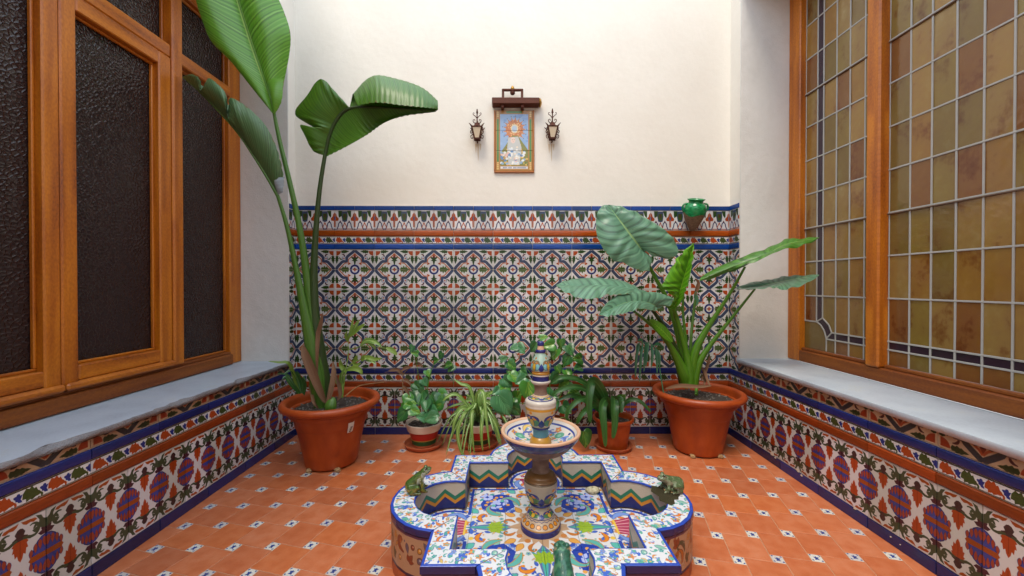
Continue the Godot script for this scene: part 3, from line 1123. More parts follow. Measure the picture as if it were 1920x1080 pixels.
	mat("raw_clay", Color.WHITE, 0.9, ImageTexture.create_from_image(ramp(noise_img(256, 256, 0.03, 132), [Color("5f4634"), Color("84664f"), Color("9a7c60")])), {"scale": 2.0, "bump": grit, "bump_scale": 0.3})
	mat("rust_iron", Color.WHITE, 0.8, ImageTexture.create_from_image(ramp(noise_img(128, 128, 0.08, 141), [Color("23140f"), Color("4a2213"), Color("7a3c1a")])), {"tri": 12.0, "metal": 0.3})
	mat("lantern_glass", Color("d8c6a8"), 0.3, null, {})
	mat("brass", Color("a87f3c"), 0.35, null, {"metal": 0.8})
	mat("picture", Color.WHITE, 0.22, tex_picture(), {})
	mat("picture_edge", Color("a8662a"), 0.4)
	mat("rust_stain", Color("cdb79a"), 0.9, null, {"tri": 0.55, "bump": ph, "bump_scale": 0.3})
	mat("stone_tan", Color("a98a62"), 0.9, null, {"tri": 10.0, "bump": grit, "bump_scale": 0.3})
	mat("stone_cream", Color.WHITE, 0.7, ImageTexture.create_from_image(ramp(noise_img(128, 128, 0.04, 151), [Color("5a5440"), Color("c0b898"), Color("d8d0b8")])), {"tri": 12.0})
	mat("moss", Color("3a3418"), 0.95, null, {"tri": 10.0, "bump": grit, "bump_scale": 0.5})
	# leaves
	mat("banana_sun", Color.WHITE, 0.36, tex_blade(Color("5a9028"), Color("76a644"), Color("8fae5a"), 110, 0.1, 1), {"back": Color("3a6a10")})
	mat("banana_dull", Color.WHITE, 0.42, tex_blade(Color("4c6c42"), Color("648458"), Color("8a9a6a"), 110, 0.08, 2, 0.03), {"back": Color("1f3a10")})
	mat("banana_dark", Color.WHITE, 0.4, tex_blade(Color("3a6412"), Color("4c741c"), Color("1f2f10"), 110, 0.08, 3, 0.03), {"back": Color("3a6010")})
	mat("dry_leaf", Color("9aa8b0"), 0.8)
	mat("ear_blue", Color.WHITE, 0.38, tex_blade(Color("567f66"), Color("6a9478"), Color("8fae78"), 34, 0.22, 4, 0.035), {"back": Color("2a4a18")})
	mat("ear_lime", Color.WHITE, 0.38, tex_blade(Color("4f8816"), Color("68a020"), Color("90b840"), 34, 0.2, 5, 0.04), {"back": Color("4a7a0c")})
	mat("ear_green", Color.WHITE, 0.4, tex_blade(Color("3f701e"), Color("4f802a"), Color("7aa048"), 34, 0.2, 6, 0.04), {"back": Color("3a6a10")})
	var stem := ImageTexture.create_from_image(wi)
	mat("stem", Color.WHITE, 0.45, ImageTexture.create_from_image(ramp(wi, [Color("2f5214"), Color("466c22"), Color("5a822e")])), {"back": Color("1a3008")})
	mat("stem_lime", Color.WHITE, 0.42, ImageTexture.create_from_image(ramp(wi, [Color("355a0c"), Color("487814"), Color("5e9020")])), {"back": Color("2a4a06")})
	mat("stem_dark", Color.WHITE, 0.45, ImageTexture.create_from_image(ramp(wi, [Color("1f3010"), Color("2a4016"), Color("34501c")])), {})
	mat("husk", Color.WHITE, 0.8, ImageTexture.create_from_image(ramp(wi, [Color("4a3020"), Color("6f5038"), Color("8c6e50")])), {"back": Color("3a2410")})
	mat("twig", Color("8a6a44"), 0.85)
	for k in 4:
		mat("ivy%d" % k, Color.WHITE, 0.3, tex_ivy(k + 40, [Color("2f6428"), Color("3f7a2c"), Color("3a6f44"), Color("2a5a30")][k], [Color("8fae4a"), Color("a8b84a"), Color("6fa070"), Color("6a9a4a")][k]), {"back": Color("2f5a14")})
	mat("strap", Color.WHITE, 0.28, tex_blade(Color("2c5a26"), Color("4a7a3a"), Color("4f8040"), 6, 0.9, 7, 0.06), {"back": Color("1f4410")})
	mat("spider0", Color.WHITE, 0.4, tex_blade(Color("5c8434"), Color("98b068"), Color("90a860"), 6, 0.95, 8, 0.25), {"back": Color("3f6414")})
	mat("spider1", Color.WHITE, 0.4, tex_blade(Color("4f7c30"), Color("8aa860"), Color("c0cca0"), 6, 0.95, 9, 0.3), {"back": Color("3f6414")})
	mat("grass_blade", Color("6f8a34"), 0.5, null, {"back": Color("3f5a14")})
	mat("palm_leaf", Color("3a7050"), 0.4, null, {"back": Color("1a3a14")})


# ---------------------------------------------------------------- tiles
# front face of a tile, its back on z = 0, centred in x and y
func tile_mesh(w: float, h: float, t: float, bev: float, uvr := Rect2(0, 0, 1, 1)) -> ArrayMesh:
	var m := MB.new()
	var U := func(p: Vector2) -> Vector2:
		return uvr.position + Vector2(p.x / w + 0.5, 0.5 - p.y / h) * uvr.size
	var x := w * 0.5
	var y := h * 0.5
	var rings := [[0.0, 0.0], [t - bev, 0.0], [t - bev * 0.3, bev * 0.3], [t, bev]]
	for k in 3:
		var a: Array = rings[k]
		var b: Array = rings[k + 1]
		for s in 4:
			var q := []
			for r in [a, b]:
				for e in 2:
					var cx: float = [-1.0, 1.0, 1.0, -1.0][(s + e) % 4]
					var cy: float = [-1.0, -1.0, 1.0, 1.0][(s + e) % 4]
					q.append(Vector3(cx * (x - r[1]), cy * (y - r[1]), r[0]))
			var hint: Vector3 = [Vector3.DOWN, Vector3.RIGHT, Vector3.UP, Vector3.LEFT][s] + Vector3(0, 0, k * 0.7)
			m.quad(q[0], q[1], q[3], q[2], U.call(Vector2(q[0].x, q[0].y)), U.call(Vector2(q[1].x, q[1].y)), U.call(Vector2(q[3].x, q[3].y)), U.call(Vector2(q[2].x, q[2].y)), hint)
	var f := [Vector3(-x + bev, -y + bev, t), Vector3(x - bev, -y + bev, t), Vector3(x - bev, y - bev, t), Vector3(-x + bev, y - bev, t)]
	m.quad(f[0], f[1], f[2], f[3], U.call(Vector2(f[0].x, f[0].y)), U.call(Vector2(f[1].x, f[1].y)), U.call(Vector2(f[2].x, f[2].y)), U.call(Vector2(f[3].x, f[3].y)), Vector3.BACK)
	return m.mesh()


# half round strip along x
func bead_mesh(w: float, h: float, t: float) -> ArrayMesh:
	var m := MB.new()
	var p := []
	var u := []
	for i in 2:
		var r := []
		var q := []
		for j in 9:
			var a := -PI / 2 + PI * j / 8.0
			r.append(Vector3(w * (i - 0.5), sin(a) * h * 0.5, t * (0.6 + 0.4 * pow(maxf(cos(a), 0.0), 0.5)) if j > 0 and j < 8 else 0.0))
			q.append(Vector2(w * i * 2.0, j / 8.0))
		p.append(r)
		u.append(q)
	m.grid(p, u)
	for i in 2:
		for j in 8:
			m.tri(p[i][j], p[i][j + 1], Vector3(p[i][j].x, 0, 0), u[i][j], u[i][j + 1], u[i][j], Vector3(i - 0.5, 0, 0))
	return m.mesh()


var tile_cache := {}


func cached(key: String, make: Callable) -> Mesh:
	if not tile_cache.has(key):
		tile_cache[key] = make.call()
	return tile_cache[key]


# the courses of the dado: name, material, tones, bottom, top, tile width, thickness, kind
func courses(full: bool) -> Array:
	var c := [
		["skirting_tile", "skirting", 4, 0.0, 0.050, 0.2805, 0.011, 0],
		["pomegranate_tile", "pome", 4, 0.0525, 0.335, 0.14025, 0.009, 0],
		["rust_moulding", "rust", 4, 0.3375, 0.3795, 0.2805, 0.0145, 1],
		["garland_tile", "garland", 3, 0.3835, 0.4305, 0.2805, 0.009, 0],
		["cobalt_moulding", "navy", 4, 0.4335, 0.4725, 0.2805, 0.0125, 1],
	]
	if full:
		for r in 6:
			c.append(["medallion_tile", "field", 4, 0.4755 + r * 0.1402, 0.4755 + (r + 1) * 0.1402 - 0.0022, 0.2805, 0.009, 2 + (r + 1) % 2])
		c.append(["cobalt_moulding", "cobalt", 4, 1.3185, 1.3575, 0.2805, 0.0125, 1])
		c.append(["garland_tile", "garland", 3, 1.3605, 1.4075, 0.2805, 0.009, 0])
		c.append(["rust_moulding", "orange", 4, 1.4115, 1.4535, 0.2805, 0.0145, 1])
		c.append(["crest_tile", "crest", 3, 1.4560, 1.5940, 0.14025, 0.009, 0])
		c.append(["cobalt_strip", "cobalt", 4, 1.5965, 1.6270, 0.14025, 0.012, 0])
	return c


func lay(parent: Node3D, row: Array, x: float, w_cut := 0.0, x_part := 0.0) -> void:
	var w: float = row[5] - 0.0028
	var u0 := 0.0
	var u1 := 1.0
	if w_cut > 0.0:
		u0 = x_part
		u1 = x_part + w_cut / row[5]
		w = w_cut - 0.0028
	var h: float = row[4] - row[3]
	var t: float = row[6]
	var kind: int = row[7]
	var key := "%s_%.4f_%.4f_%.3f_%d" % [row[1], w, h, u0, kind]
	var mesh := cached(key, func() -> Mesh:
		if kind == 1:
			return bead_mesh(w, h, t)
		var uvr := Rect2(u0, 0, u1 - u0, 1)
		if kind == 2:
			uvr = Rect2(u0, 0, u1 - u0, 0.5)
		elif kind == 3:
			uvr = Rect2(u0, 0.5, u1 - u0, 0.5)
		elif kind == 4:
			uvr = Rect2(u0, 1.0 - h / 0.2805, u1 - u0, h / 0.2805)
		return tile_mesh(w, h, t, 0.002, uvr))
	var tilt := Basis.from_euler(Vector3(rng.randf_range(-0.008, 0.008), rng.randf_range(-0.009, 0.009), 0))
	put(parent, row[0], mesh, pick(row[1], row[2]), Vector3(x, (row[3] + row[4]) * 0.5, rng.randf_range(0.0, 0.0008)), tilt)


func slab(parent: Node3D, called: String, lo: Vector3, hi: Vector3, m: Material, bev := 0.0) -> MeshInstance3D:
	var b := MB.new()
	b.box((lo + hi) * 0.5, (hi - lo).abs(), bev)
	return put(parent, called, b.mesh(), m)


# ---------------------------------------------------------------- floor
const PITCH := 0.1545
const LAY := 0.297


func build_floor() -> void:
	var f := thing("floor", Vector3.ZERO, "terracotta tile floor with small white and blue square insets", "floor", "", "structure")
	slab(f, "grout_bed", Vector3(-1.9, -0.12, -3.1), Vector3(2.0, -0.0016, 2.3), mats.floor_grout)
	var a := PITCH * cos(LAY)
	var b := PITCH * sin(LAY)
	var turn := deg_to_rad(1.8) - LAY
	var u := Vector2(cos(turn), sin(turn))
	var w := Vector2(-u.y, u.x)
	var big := []
	for k in 3:
		big.append(tile_mesh(a - 0.0032, a - 0.0032, 0.012, 0.0014, Rect2(k * 0.3, k * 0.17, 0.55, 0.55)))
	var small := tile_mesh(b - 0.0032, b - 0.0032, 0.012, 0.0012)
	var flat := Basis(Vector3(u.x, 0, -u.y), Vector3(w.x, 0, -w.y), Vector3.UP)
	var rest := [SurfaceTool.new(), SurfaceTool.new()]
	var o := Vector2(1.184, 2.005) - (u + w) * 0.0
	for i in range(-24, 10):
		for j in range(-22, 18):
			var c := o + u * (a * i - b * j) + w * (b * i + a * j)
			var ci := c
			var cb := c + u * (a - b) * 0.5 + w * (a + b) * 0.5
			for s in 2:
				var q: Vector2 = cb if s == 0 else ci
				if q.x < -1.62 or q.x > 1.68 or q.y > 2.95 or q.y < -2.1:
					continue
				var at := Vector3(q.x, -0.012 + rng.randf_range(-0.0003, 0.0003), -q.y)
				var mesh: Mesh = big[rng.randi() % 3] if s == 0 else small
				var bs := flat
				if s == 0:
					bs = flat * Basis(Vector3.BACK, PI / 2 * (rng.randi() % 4))
				if q.y > 0.98:
					put(f, "terracotta_tile" if s == 0 else "inset_tile", mesh, pick("terracotta" if s == 0 else "insert", 5 if s == 0 else 2), at, bs)
				else:
					rest[s].append_from(mesh, 0, Transform3D(bs, at))
	var r0 := put(f, "terracotta_paving", rest[0].commit(), mats.terracotta0)
	r0.set_meta("kind", "stuff")
	var r1 := put(f, "inset_paving", rest[1].commit(), mats.insert0)
	r1.set_meta("kind", "stuff")


# ---------------------------------------------------------------- walls
const ZB := 2.85
const XL := -1.522
const XR := 1.578


func build_back_wall() -> void:
	var w := thing("back_wall", Vector3(XL, 0, -ZB), "tall cream plaster end wall above a patterned medallion tile dado", "wall", "", "structure")
	var b := MB.new()
	b.box(Vector3(1.55, 1.9, -0.15), Vector3(4.4, 4.0, 0.3), 0.0)
	put(w, "masonry", b.mesh(), mats.plaster)
	slab(w, "grout_coat", Vector3(0.0, 0.0, 0.0), Vector3(XR - XL, 1.628, 0.0045), mats.grout)
	for row in courses(true):
		var n := int(round(11 * 0.2805 / row[5]))
		for k in n:
			lay(w, row, 0.004 + (k + 0.5) * row[5])
	for k in 2:
		# rust runs on the plaster under the iron lanterns
		var x: float = [-0.222, 0.3][k] - XL
		for i in 3:
			var s := MB.new()
			var p := PackedVector2Array()
			var l: float = [0.07, 0.13, 0.05][i]
			for q in [[-0.006, 0], [0.006, 0], [0.004, -l * 0.6], [0.001, -l], [-0.002, -l * 0.8], [-0.005, -l * 0.4]]:
				p.append(Vector2(q[0], q[1]))
			s.prism(p, Vector3(x + (i - 1) * 0.016, 2.07, 0.0), Vector3.RIGHT, Vector3.UP, Vector3.BACK, 0.0006)
			put(w, "rust_streak", s.mesh(), mats.rust_stain)


# x positions along a side wall are given as distances from the camera
func along(side: int, z: float) -> float:
	return (z - ZB) if side < 0 else (ZB - z)


func side_box(parent: Node3D, side: int, called: String, z0: float, z1: float, y0: float, y1: float, d0: float, d1: float, m: Material, bev := 0.0) -> MeshInstance3D:
	return slab(parent, called, Vector3(minf(along(side, z0), along(side, z1)), y0, d0), Vector3(maxf(along(side, z0), along(side, z1)), y1, d1), m, bev)


func build_side_walls() -> void:
	for side in [-1, 1]:
		var w := thing("side_wall", Vector3(XL if side < 0 else XR, 0, -ZB), "plaster wall with wooden casements of dark hammered glass" if side < 0 else "plaster wall with a wooden window of leaded amber glass", "wall", "", "structure")
		w.rotation.y = PI / 2 if side < 0 else -PI / 2
		var sill := 0.51 if side < 0 else 0.53
		var head := 2.80 if side < 0 else 3.06
		var far := 2.757 if side < 0 else 2.718
		var near := 0.93
		side_box(w, side, "masonry", -2.2, 2.85, -0.1, sill, -0.5, 0.0, mats.plaster)
		side_box(w, side, "masonry", -2.2, 2.85, head, 3.9, -0.5, 0.0, mats.plaster)
		side_box(w, side, "masonry", far, 2.85, sill, head, -0.5, 0.0, mats.plaster)
		side_box(w, side, "masonry", -2.2, near, sill, head, -0.5, 0.0, mats.plaster)
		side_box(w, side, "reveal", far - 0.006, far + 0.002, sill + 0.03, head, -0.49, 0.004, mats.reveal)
		side_box(w, side, "grout_coat", -0.1, 2.845, 0.0, sill - 0.002, 0.0, 0.0045, mats.grout)
		side_box(w, side, "grout_coat", far + 0.004, 2.845, sill, 1.628, 0.0, 0.0045, mats.grout)
		# dado
		var rows := courses(true)
		for row in rows:
			if row[4] < 0.48:
				var n := int(round(10 * 0.2805 / row[5]))
				for k in n:
					lay(w, row, -side * -1.0 * (k + 0.5) * row[5] * (1.0))
			var cut: float = 2.845 - far - 0.004
			if row[3] > 0.47:
				lay(w, row, along(side, 2.845 - cut * 0.5), minf(cut, row[5]), 0.0 if side > 0 else 1.0 - minf(cut, row[5]) / row[5])
		for k in 10:
			lay(w, ["cut_tile", "aged", 3, 0.4755, sill - 0.001, 0.2805, 0.008, 4], -side * -1.0 * (k + 0.5) * 0.2805)
		if side > 0:
			for c in [[2.36, 0.060, 0.030], [2.33, 0.049, 0.014], [2.15, 0.060, 0.026], [2.12, 0.046, 0.016], [1.79, 0.056, 0.020], [1.62, 0.032, 0.007], [1.58, 0.026, 0.005]]:
				var q := PackedVector2Array()
				for k in 9:
					var an := TAU * k / 9.0
					q.append(Vector2(cos(an), sin(an) * 0.7) * c[2] * rng.randf_range(0.5, 1.0) * 0.6)
				var mb := MB.new()
				mb.prism(q, Vector3.ZERO, Vector3.RIGHT, Vector3.UP, Vector3.BACK, 0.0022, 0.0)
				put(w, "mortar_smear", mb.mesh(), mats.grout, Vector3(along(1, c[0]), c[1], 0.0112))
		make_sill(w, side, sill, far, near)
		if side < 0:
			casements(w)
		else:
			leaded_window(w)
	var fw := thing("street_wall", Vector3(0, 0, 2.1), "plain cream plaster wall closing the near end of the courtyard", "wall", "", "structure")
	slab(fw, "masonry", Vector3(-2.1, -0.1, 0.0), Vector3(2.1, 3.3, 0.3), mats.plaster)


# a marble slab with a hacked front edge
func make_sill(w: Node3D, side: int, y0: float, far: float, near: float) -> void:
	var top := 0.541 if side < 0 else 0.563
	var m := MB.new()
	var e := MB.new()
	var n := 90
	var nz := FastNoiseLite.new()
	nz.seed = 40 + side
	nz.frequency = 6.0
	nz.fractal_octaves = 4
	var p := []
	var t := []
	var p2 := []
	var t2 := []
	for i in n + 1:
		var z := lerpf(near, far - 0.006, float(i) / n)
		var x := along(side, z)
		var rough := nz.get_noise_1d(z * 1.0)
		var low := y0 + 0.002 + (0.012 * absf(rough) if side < 0 else 0.001 * rough)
		var out := 0.026 + (0.008 * nz.get_noise_1d(z * 2.0 + 50.0) if side < 0 else 0.001 * rough)
		var chip := maxf(0.0, nz.get_noise_1d(z * 0.6 + 9.0) - 0.1) * (0.05 if side < 0 else 0.004)
		p.append([Vector3(x, top, -0.335), Vector3(x, top, -0.1), Vector3(x, top + 0.0004, 0.0), Vector3(x, top - 0.001, out - chip - 0.002)])
		t.append([Vector2(x, 0), Vector2(x, 0.2), Vector2(x, 0.3), Vector2(x, 0.34)])
		p2.append([Vector3(x, top - 0.001, out - chip - 0.002), Vector3(x, top - 0.004, out - chip), Vector3(x, (top + low) * 0.5 + 0.002 * nz.get_noise_1d(z * 7.0), out - chip * 0.6 + 0.003 * nz.get_noise_1d(z * 5.0 + 7.0)), Vector3(x, low, out - 0.003 - absf(rough) * 0.006), Vector3(x, low, 0.0)])
		t2.append([Vector2(x, 0), Vector2(x, 0.01), Vector2(x, 0.02), Vector2(x, 0.03), Vector2(x, 0.05)])
	m.grid(p, t, false, side > 0 != true)
	e.grid(p2, t2, false, side > 0 != true)
	for k in [0, n]:
		var q: Array = p2[k]
		var hint := Vector3(p2[k][0].x - p2[n - k][0].x, 0, 0)
		m.quad(Vector3(q[0].x, top, -0.335), q[0], q[3], Vector3(q[0].x, q[3].y, -0.335), Vector2.ZERO, Vector2(0.3, 0), Vector2(0.3, 0.03), Vector2(0, 0.03), hint)
	var s := put(w, "sill", m.mesh(), mats.marble)
	put(s, "broken_edge" if side < 0 else "sawn_edge", e.mesh(), mats.marble_broken if side < 0 else mats.marble)


func pane_box(parent: Node3D, side: int, called: String, z0: float, z1: float, y0: float, y1: float, d: float, m: Material) -> void:
	# glass sheet with its own place in the pattern
	var b := MB.new()
	var x0 := minf(along(side, z0), along(side, z1))
	var x1 := maxf(along(side, z0), along(side, z1))
	var off := Vector2(rng.randf(), rng.randf())
	var w := (x1 - x0) * 0.5
	var h := (y1 - y0) * 0.5
	var q := PackedVector2Array([Vector2(-w, -h), Vector2(w, -h), Vector2(w, h), Vector2(-w, h)])
	b.prism(q, Vector3(0, 0, -0.005), Vector3.RIGHT, Vector3.UP, Vector3.BACK, 0.005, 0.0, Transform2D(0.0, off))
	var lean := Basis()
	if w < 0.06:
		lean = Basis.from_euler(Vector3(rng.randf_range(-0.012, 0.012), rng.randf_range(-0.022, 0.022), 0))
	put(parent, called, b.mesh(), m, Vector3((x0 + x1) * 0.5, (y0 + y1) * 0.5, d), lean)


func beading(parent: Node3D, side: int, z0: float, z1: float, y0: float, y1: float, d: float) -> void:
	var b := MB.new()
	var x0 := minf(along(side, z0), along(side, z1))
	var x1 := maxf(along(side, z0), along(side, z1))
	var t := 0.011
	b.box(Vector3((x0 + x1) * 0.5, y0 + t * 0.5, d), Vector3(x1 - x0, t, 0.016), 0.003)
	b.box(Vector3((x0 + x1) * 0.5, y1 - t * 0.5, d), Vector3(x1 - x0, t, 0.016), 0.003)
	b.box(Vector3(x0 + t * 0.5, (y0 + y1) * 0.5, d), Vector3(t, y1 - y0 - t * 2, 0.016), 0.003)
	b.box(Vector3(x1 - t * 0.5, (y0 + y1) * 0.5, d), Vector3(t, y1 - y0 - t * 2, 0.016), 0.003)
	put(parent, "glazing_bead", b.mesh(), mats.pine)


func casements(w: Node3D) -> void:
	var o := Node3D.new()
	o.name = "window"
	w.add_child(o, true)
	var B := func(called: String, z0: float, z1: float, y0: float, y1: float, d0: float, d1: float, m: Material = mats.pine, bev := 0.004) -> void:
		side_box(o, -1, called, z0, z1, y0, y1, d0, d1, m, bev)
	var fz := -0.318
	B.call("frame_jamb", 2.640, 2.7505, 0.545, 2.798, -0.41, fz)
	B.call("frame_jamb", 0.932, 1.020, 0.545, 2.798, -0.41, fz)
	B.call("frame_bottom_rail", 1.0205, 2.6395, 0.545, 0.612, -0.41, fz + 0.022, mats.pine_dull, 0.006)
	B.call("frame_bottom_rail", 1.0205, 2.6395, 0.612, 0.626, -0.41, fz + 0.006, mats.pine_dull, 0.003)
	B.call("frame_head", 1.0205, 2.6395, 2.700, 2.798, -0.41, fz)
	B.call("mullion", 2.176, 2.244, 0.6265, 2.6995, -0.41, fz + 0.024, mats.pine, 0.008)
	B.call("mullion", 1.0205, 1.098, 0.6265, 2.6995, -0.41, fz + 0.024, mats.pine, 0.008)
	B.call("transom", 1.0985, 2.1755, 2.292, 2.362, -0.41, fz + 0.012, mats.pine, 0.006)
	B.call("transom", 2.2445, 2.6395, 2.292, 2.362, -0.41, fz + 0.012, mats.pine, 0.006)
	for g in [[2.245, 2.639, 0.627, 2.291], [2.245, 2.639, 2.363, 2.699], [1.099, 2.175, 2.363, 2.699]]:
		pane_box(o, -1, "pane", g[0], g[1], g[2], g[3], -0.358, mats.hammered)
		beading(o, -1, g[0], g[1], g[2], g[3], -0.350)
	for s in [[1.6395, 2.1735, 0.063, 0.074], [1.101, 1.6365, 0.074, 0.060]]:
		var z0: float = s[0]
		var z1: float = s[1]
		var a: float = z0 + s[2]
		var b: float = z1 - s[3]
		var c := fz + 0.016
		B.call("sash_stile", z0, a, 0.630, 2.289, -0.38, c, mats.pine, 0.006)
		B.call("sash_stile", b, z1, 0.630, 2.289, -0.38, c, mats.pine, 0.006)
		B.call("sash_bottom_rail", a + 0.0004, b - 0.0004, 0.662, 0.727, -0.38, c - 0.001, mats.pine, 0.005)
		B.call("weather_bar", z0 + 0.0004, z1 - 0.0004, 0.6300, 0.6615, c + 0.0005, c + 0.022, mats.pine, 0.009)
		B.call("sash_lower_edge", a + 0.0004, b - 0.0004, 0.630, 0.6615, -0.38, c, mats.pine, 0.002)
		B.call("sash_top_rail", a + 0.0004, b - 0.0004, 2.222, 2.289, -0.38, c - 0.001, mats.pine, 0.005)
		pane_box(o, -1, "pane", a, b, 0.727, 2.222, -0.350, mats.hammered)
		beading(o, -1, a, b, 0.7275, 2.2215, -0.340)


func leaded_window(w: Node3D) -> void:
	var o := Node3D.new()
	o.name = "window"
	w.add_child(o, true)
	var B := func(called: String, z0: float, z1: float, y0: float, y1: float, d0: float, d1: float, m: Material = mats.pine, bev := 0.004) -> void:
		side_box(o, 1, called, z0, z1, y0, y1, d0, d1, m, bev)
	var fz := -0.322
	var g := -0.362
	B.call("frame_jamb", 2.606, 2.7115, 0.567, 3.058, -0.42, fz, mats.pine, 0.006)
	B.call("frame_jamb", 0.932, 1.03, 0.567, 3.058, -0.42, fz, mats.pine, 0.006)
	B.call("frame_bottom_rail", 1.0305, 2.6055, 0.567, 0.640, -0.42, fz, mats.pine_dull, 0.006)
	B.call("frame_head", 1.0305, 2.6055, 2.99, 3.058, -0.42, fz)
	B.call("mullion", 2.030, 2.108, 0.6405, 2.9895, -0.42, fz + 0.012, mats.pine, 0.008)
	for z in [[1.0305, 2.0295], [2.1085, 2.6055]]:
		B.call("dusty_ledge", z[0], z[1], 0.6405, 0.657, -0.42, g + 0.022, mats.pine_dull, 0.003)
	var ys := [0.658, 0.735, 0.778]
	var y := 0.997
	while y < 2.95:
		ys.append(y)
		y += 0.2185
	ys.append(2.989)
	var zs := [[2.605, 2.503, 2.455, 2.357, 2.264, 2.167, 2.1085], [2.0295, 1.920, 1.822, 1.721, 1.621, 1.522, 1.423, 1.325, 1.227, 1.128, 1.031]]
	for s in 2:
		var z: Array = zs[s]
		for i in z.size() - 1:
			for j in ys.size() - 1:
				if s == 0 and (j < 2 and i < 3 or j == 2 and i < 3):
					continue
				var purple: bool = j == 1 or (s == 0 and i == 1)
				var m: Material = mats.purple_glass if purple else pick("amber", 6)
				pane_box(o, 1, "pane", z[i] - 0.0005, z[i + 1] + 0.0005, ys[j] + 0.0005, ys[j + 1] - 0.0005, g + rng.randf_range(-0.0012, 0.0012), m)
	# the worked corner of the first light
	var P := func(list: Array, m: Material) -> void:
		var q := PackedVector2Array()
		for k in list:
			q.append(Vector2(along(1, k[0]), k[1]))
		var b := MB.new()
		b.prism(q, Vector3(0, 0, g - 0.005), Vector3.RIGHT, Vector3.UP, Vector3.BACK, 0.005, 0.0, Transform2D(0.0, Vector2(rng.randf(), rng.randf())))
		put(o, "pane", b.mesh(), m)
	P.call([[2.605, 0.658], [2.425, 0.658], [2.425, 0.738], [2.442, 0.785], [2.47, 0.817], [2.503, 0.834], [2.605, 0.834]], mats.amber3)
	P.call([[2.605, 0.835], [2.504, 0.835], [2.504, 0.996], [2.605, 0.996]], mats.amber5)
	P.call([[2.503, 0.834], [2.47, 0.817], [2.442, 0.785], [2.425, 0.738], [2.385, 0.778], [2.405, 0.822], [2.455, 0.862]], mats.purple_glass)
	P.call([[2.502, 0.836], [2.456, 0.864], [2.456, 0.996], [2.502, 0.996]], mats.purple_glass)
	P.call([[2.455, 0.863], [2.405, 0.822], [2.385, 0.779], [2.358, 0.779], [2.358, 0.996], [2.455, 0.996]], mats.amber1)
	P.call([[2.384, 0.777], [2.424, 0.737], [2.358, 0.737], [2.358, 0.777]], mats.purple_glass)
	P.call([[2.424, 0.658], [2.358, 0.658], [2.358, 0.735], [2.424, 0.735]], mats.amber3)
	var C := func(a: Vector2, b: Vector2, wd: float, d: float, m: Material = mats.lead) -> void:
		var p := Vector2(along(1, a.x), a.y)
		var q := Vector2(along(1, b.x), b.y)
		var mb := MB.new()
		var l := p.distance_to(q)
		mb.box(Vector3.ZERO, Vector3(l, wd, d), 0.0012)
		put(o, "lead_came" if m == mats.lead else "saddle_bar", mb.mesh(), m, Vector3((p.x + q.x) * 0.5, (p.y + q.y) * 0.5, g + d * 0.5 - 0.001), Basis(Vector3.BACK, (q - p).angle()))
	for s in 2:
		var z: Array = zs[s]
		for i in range(1, z.size() - 1):
			var lo := 0.658
			if s == 0 and i == 1:
				lo = 0.834
			elif s == 0 and i == 2:
				lo = 0.862
			C.call(Vector2(z[i], lo), Vector2(z[i], 2.989), 0.0082, 0.0052)
		C.call(Vector2(z[0] - 0.004, 0.834 if s == 0 else 0.658), Vector2(z[0] - 0.004, 2.989), 0.006, 0.004)
		for j in range(1, ys.size() - 1):
			var z0: float = z[0]
			if s == 0 and j == 1:
				z0 = 2.425
			elif s == 0 and j == 2:
				z0 = 2.385
			C.call(Vector2(z0, ys[j]), Vector2(z[-1], ys[j]), 0.0082, 0.0062)
		for yb in [1.434, 2.3065]:
			C.call(Vector2(z[0], yb - 0.006), Vector2(z[-1], yb - 0.006), 0.006, 0.011, mats.saddle_bar)
	var arc := [Vector2(2.605, 0.834), Vector2(2.503, 0.834), Vector2(2.47, 0.817), Vector2(2.442, 0.785), Vector2(2.425, 0.738), Vector2(2.425, 0.658)]
	for k in arc.size() - 1:
		C.call(arc[k], arc[k + 1], 0.0085, 0.0046)
	for k in [[Vector2(2.455, 0.862), Vector2(2.405, 0.822)], [Vector2(2.405, 0.822), Vector2(2.385, 0.778)], [Vector2(2.503, 0.834), Vector2(2.455, 0.862)], [Vector2(2.425, 0.738), Vector2(2.385, 0.778)]]:
		C.call(k[0], k[1], 0.008, 0.0048)


# ---------------------------------------------------------------- fountain
const LOBE := 0.36


# quatrefoil on a square of half side s with round lobes of radius r; counter-clockwise in x, y
static func quatre(s: float, r: float, n: int) -> PackedVector2Array:
	var p := PackedVector2Array()
	var h := sqrt(r * r - (s - LOBE) * (s - LOBE))
	var a0 := atan2(h, s - LOBE)
	for k in 4:
		var t := Transform2D(PI / 2 * k, Vector2.ZERO)
		p.append(t * Vector2(s, -s))
		for i in n + 1:
			var a := -a0 + 2 * a0 * i / n
			p.append(t * (Vector2(LOBE, 0) + Vector2(cos(a), sin(a)) * r))
	return p


# plan (x, y) -> scene (x, z): y in the plan runs away from the camera
static func plan(q: Vector2, y: float) -> Vector3:
	return Vector3(q.x, y, -q.y)


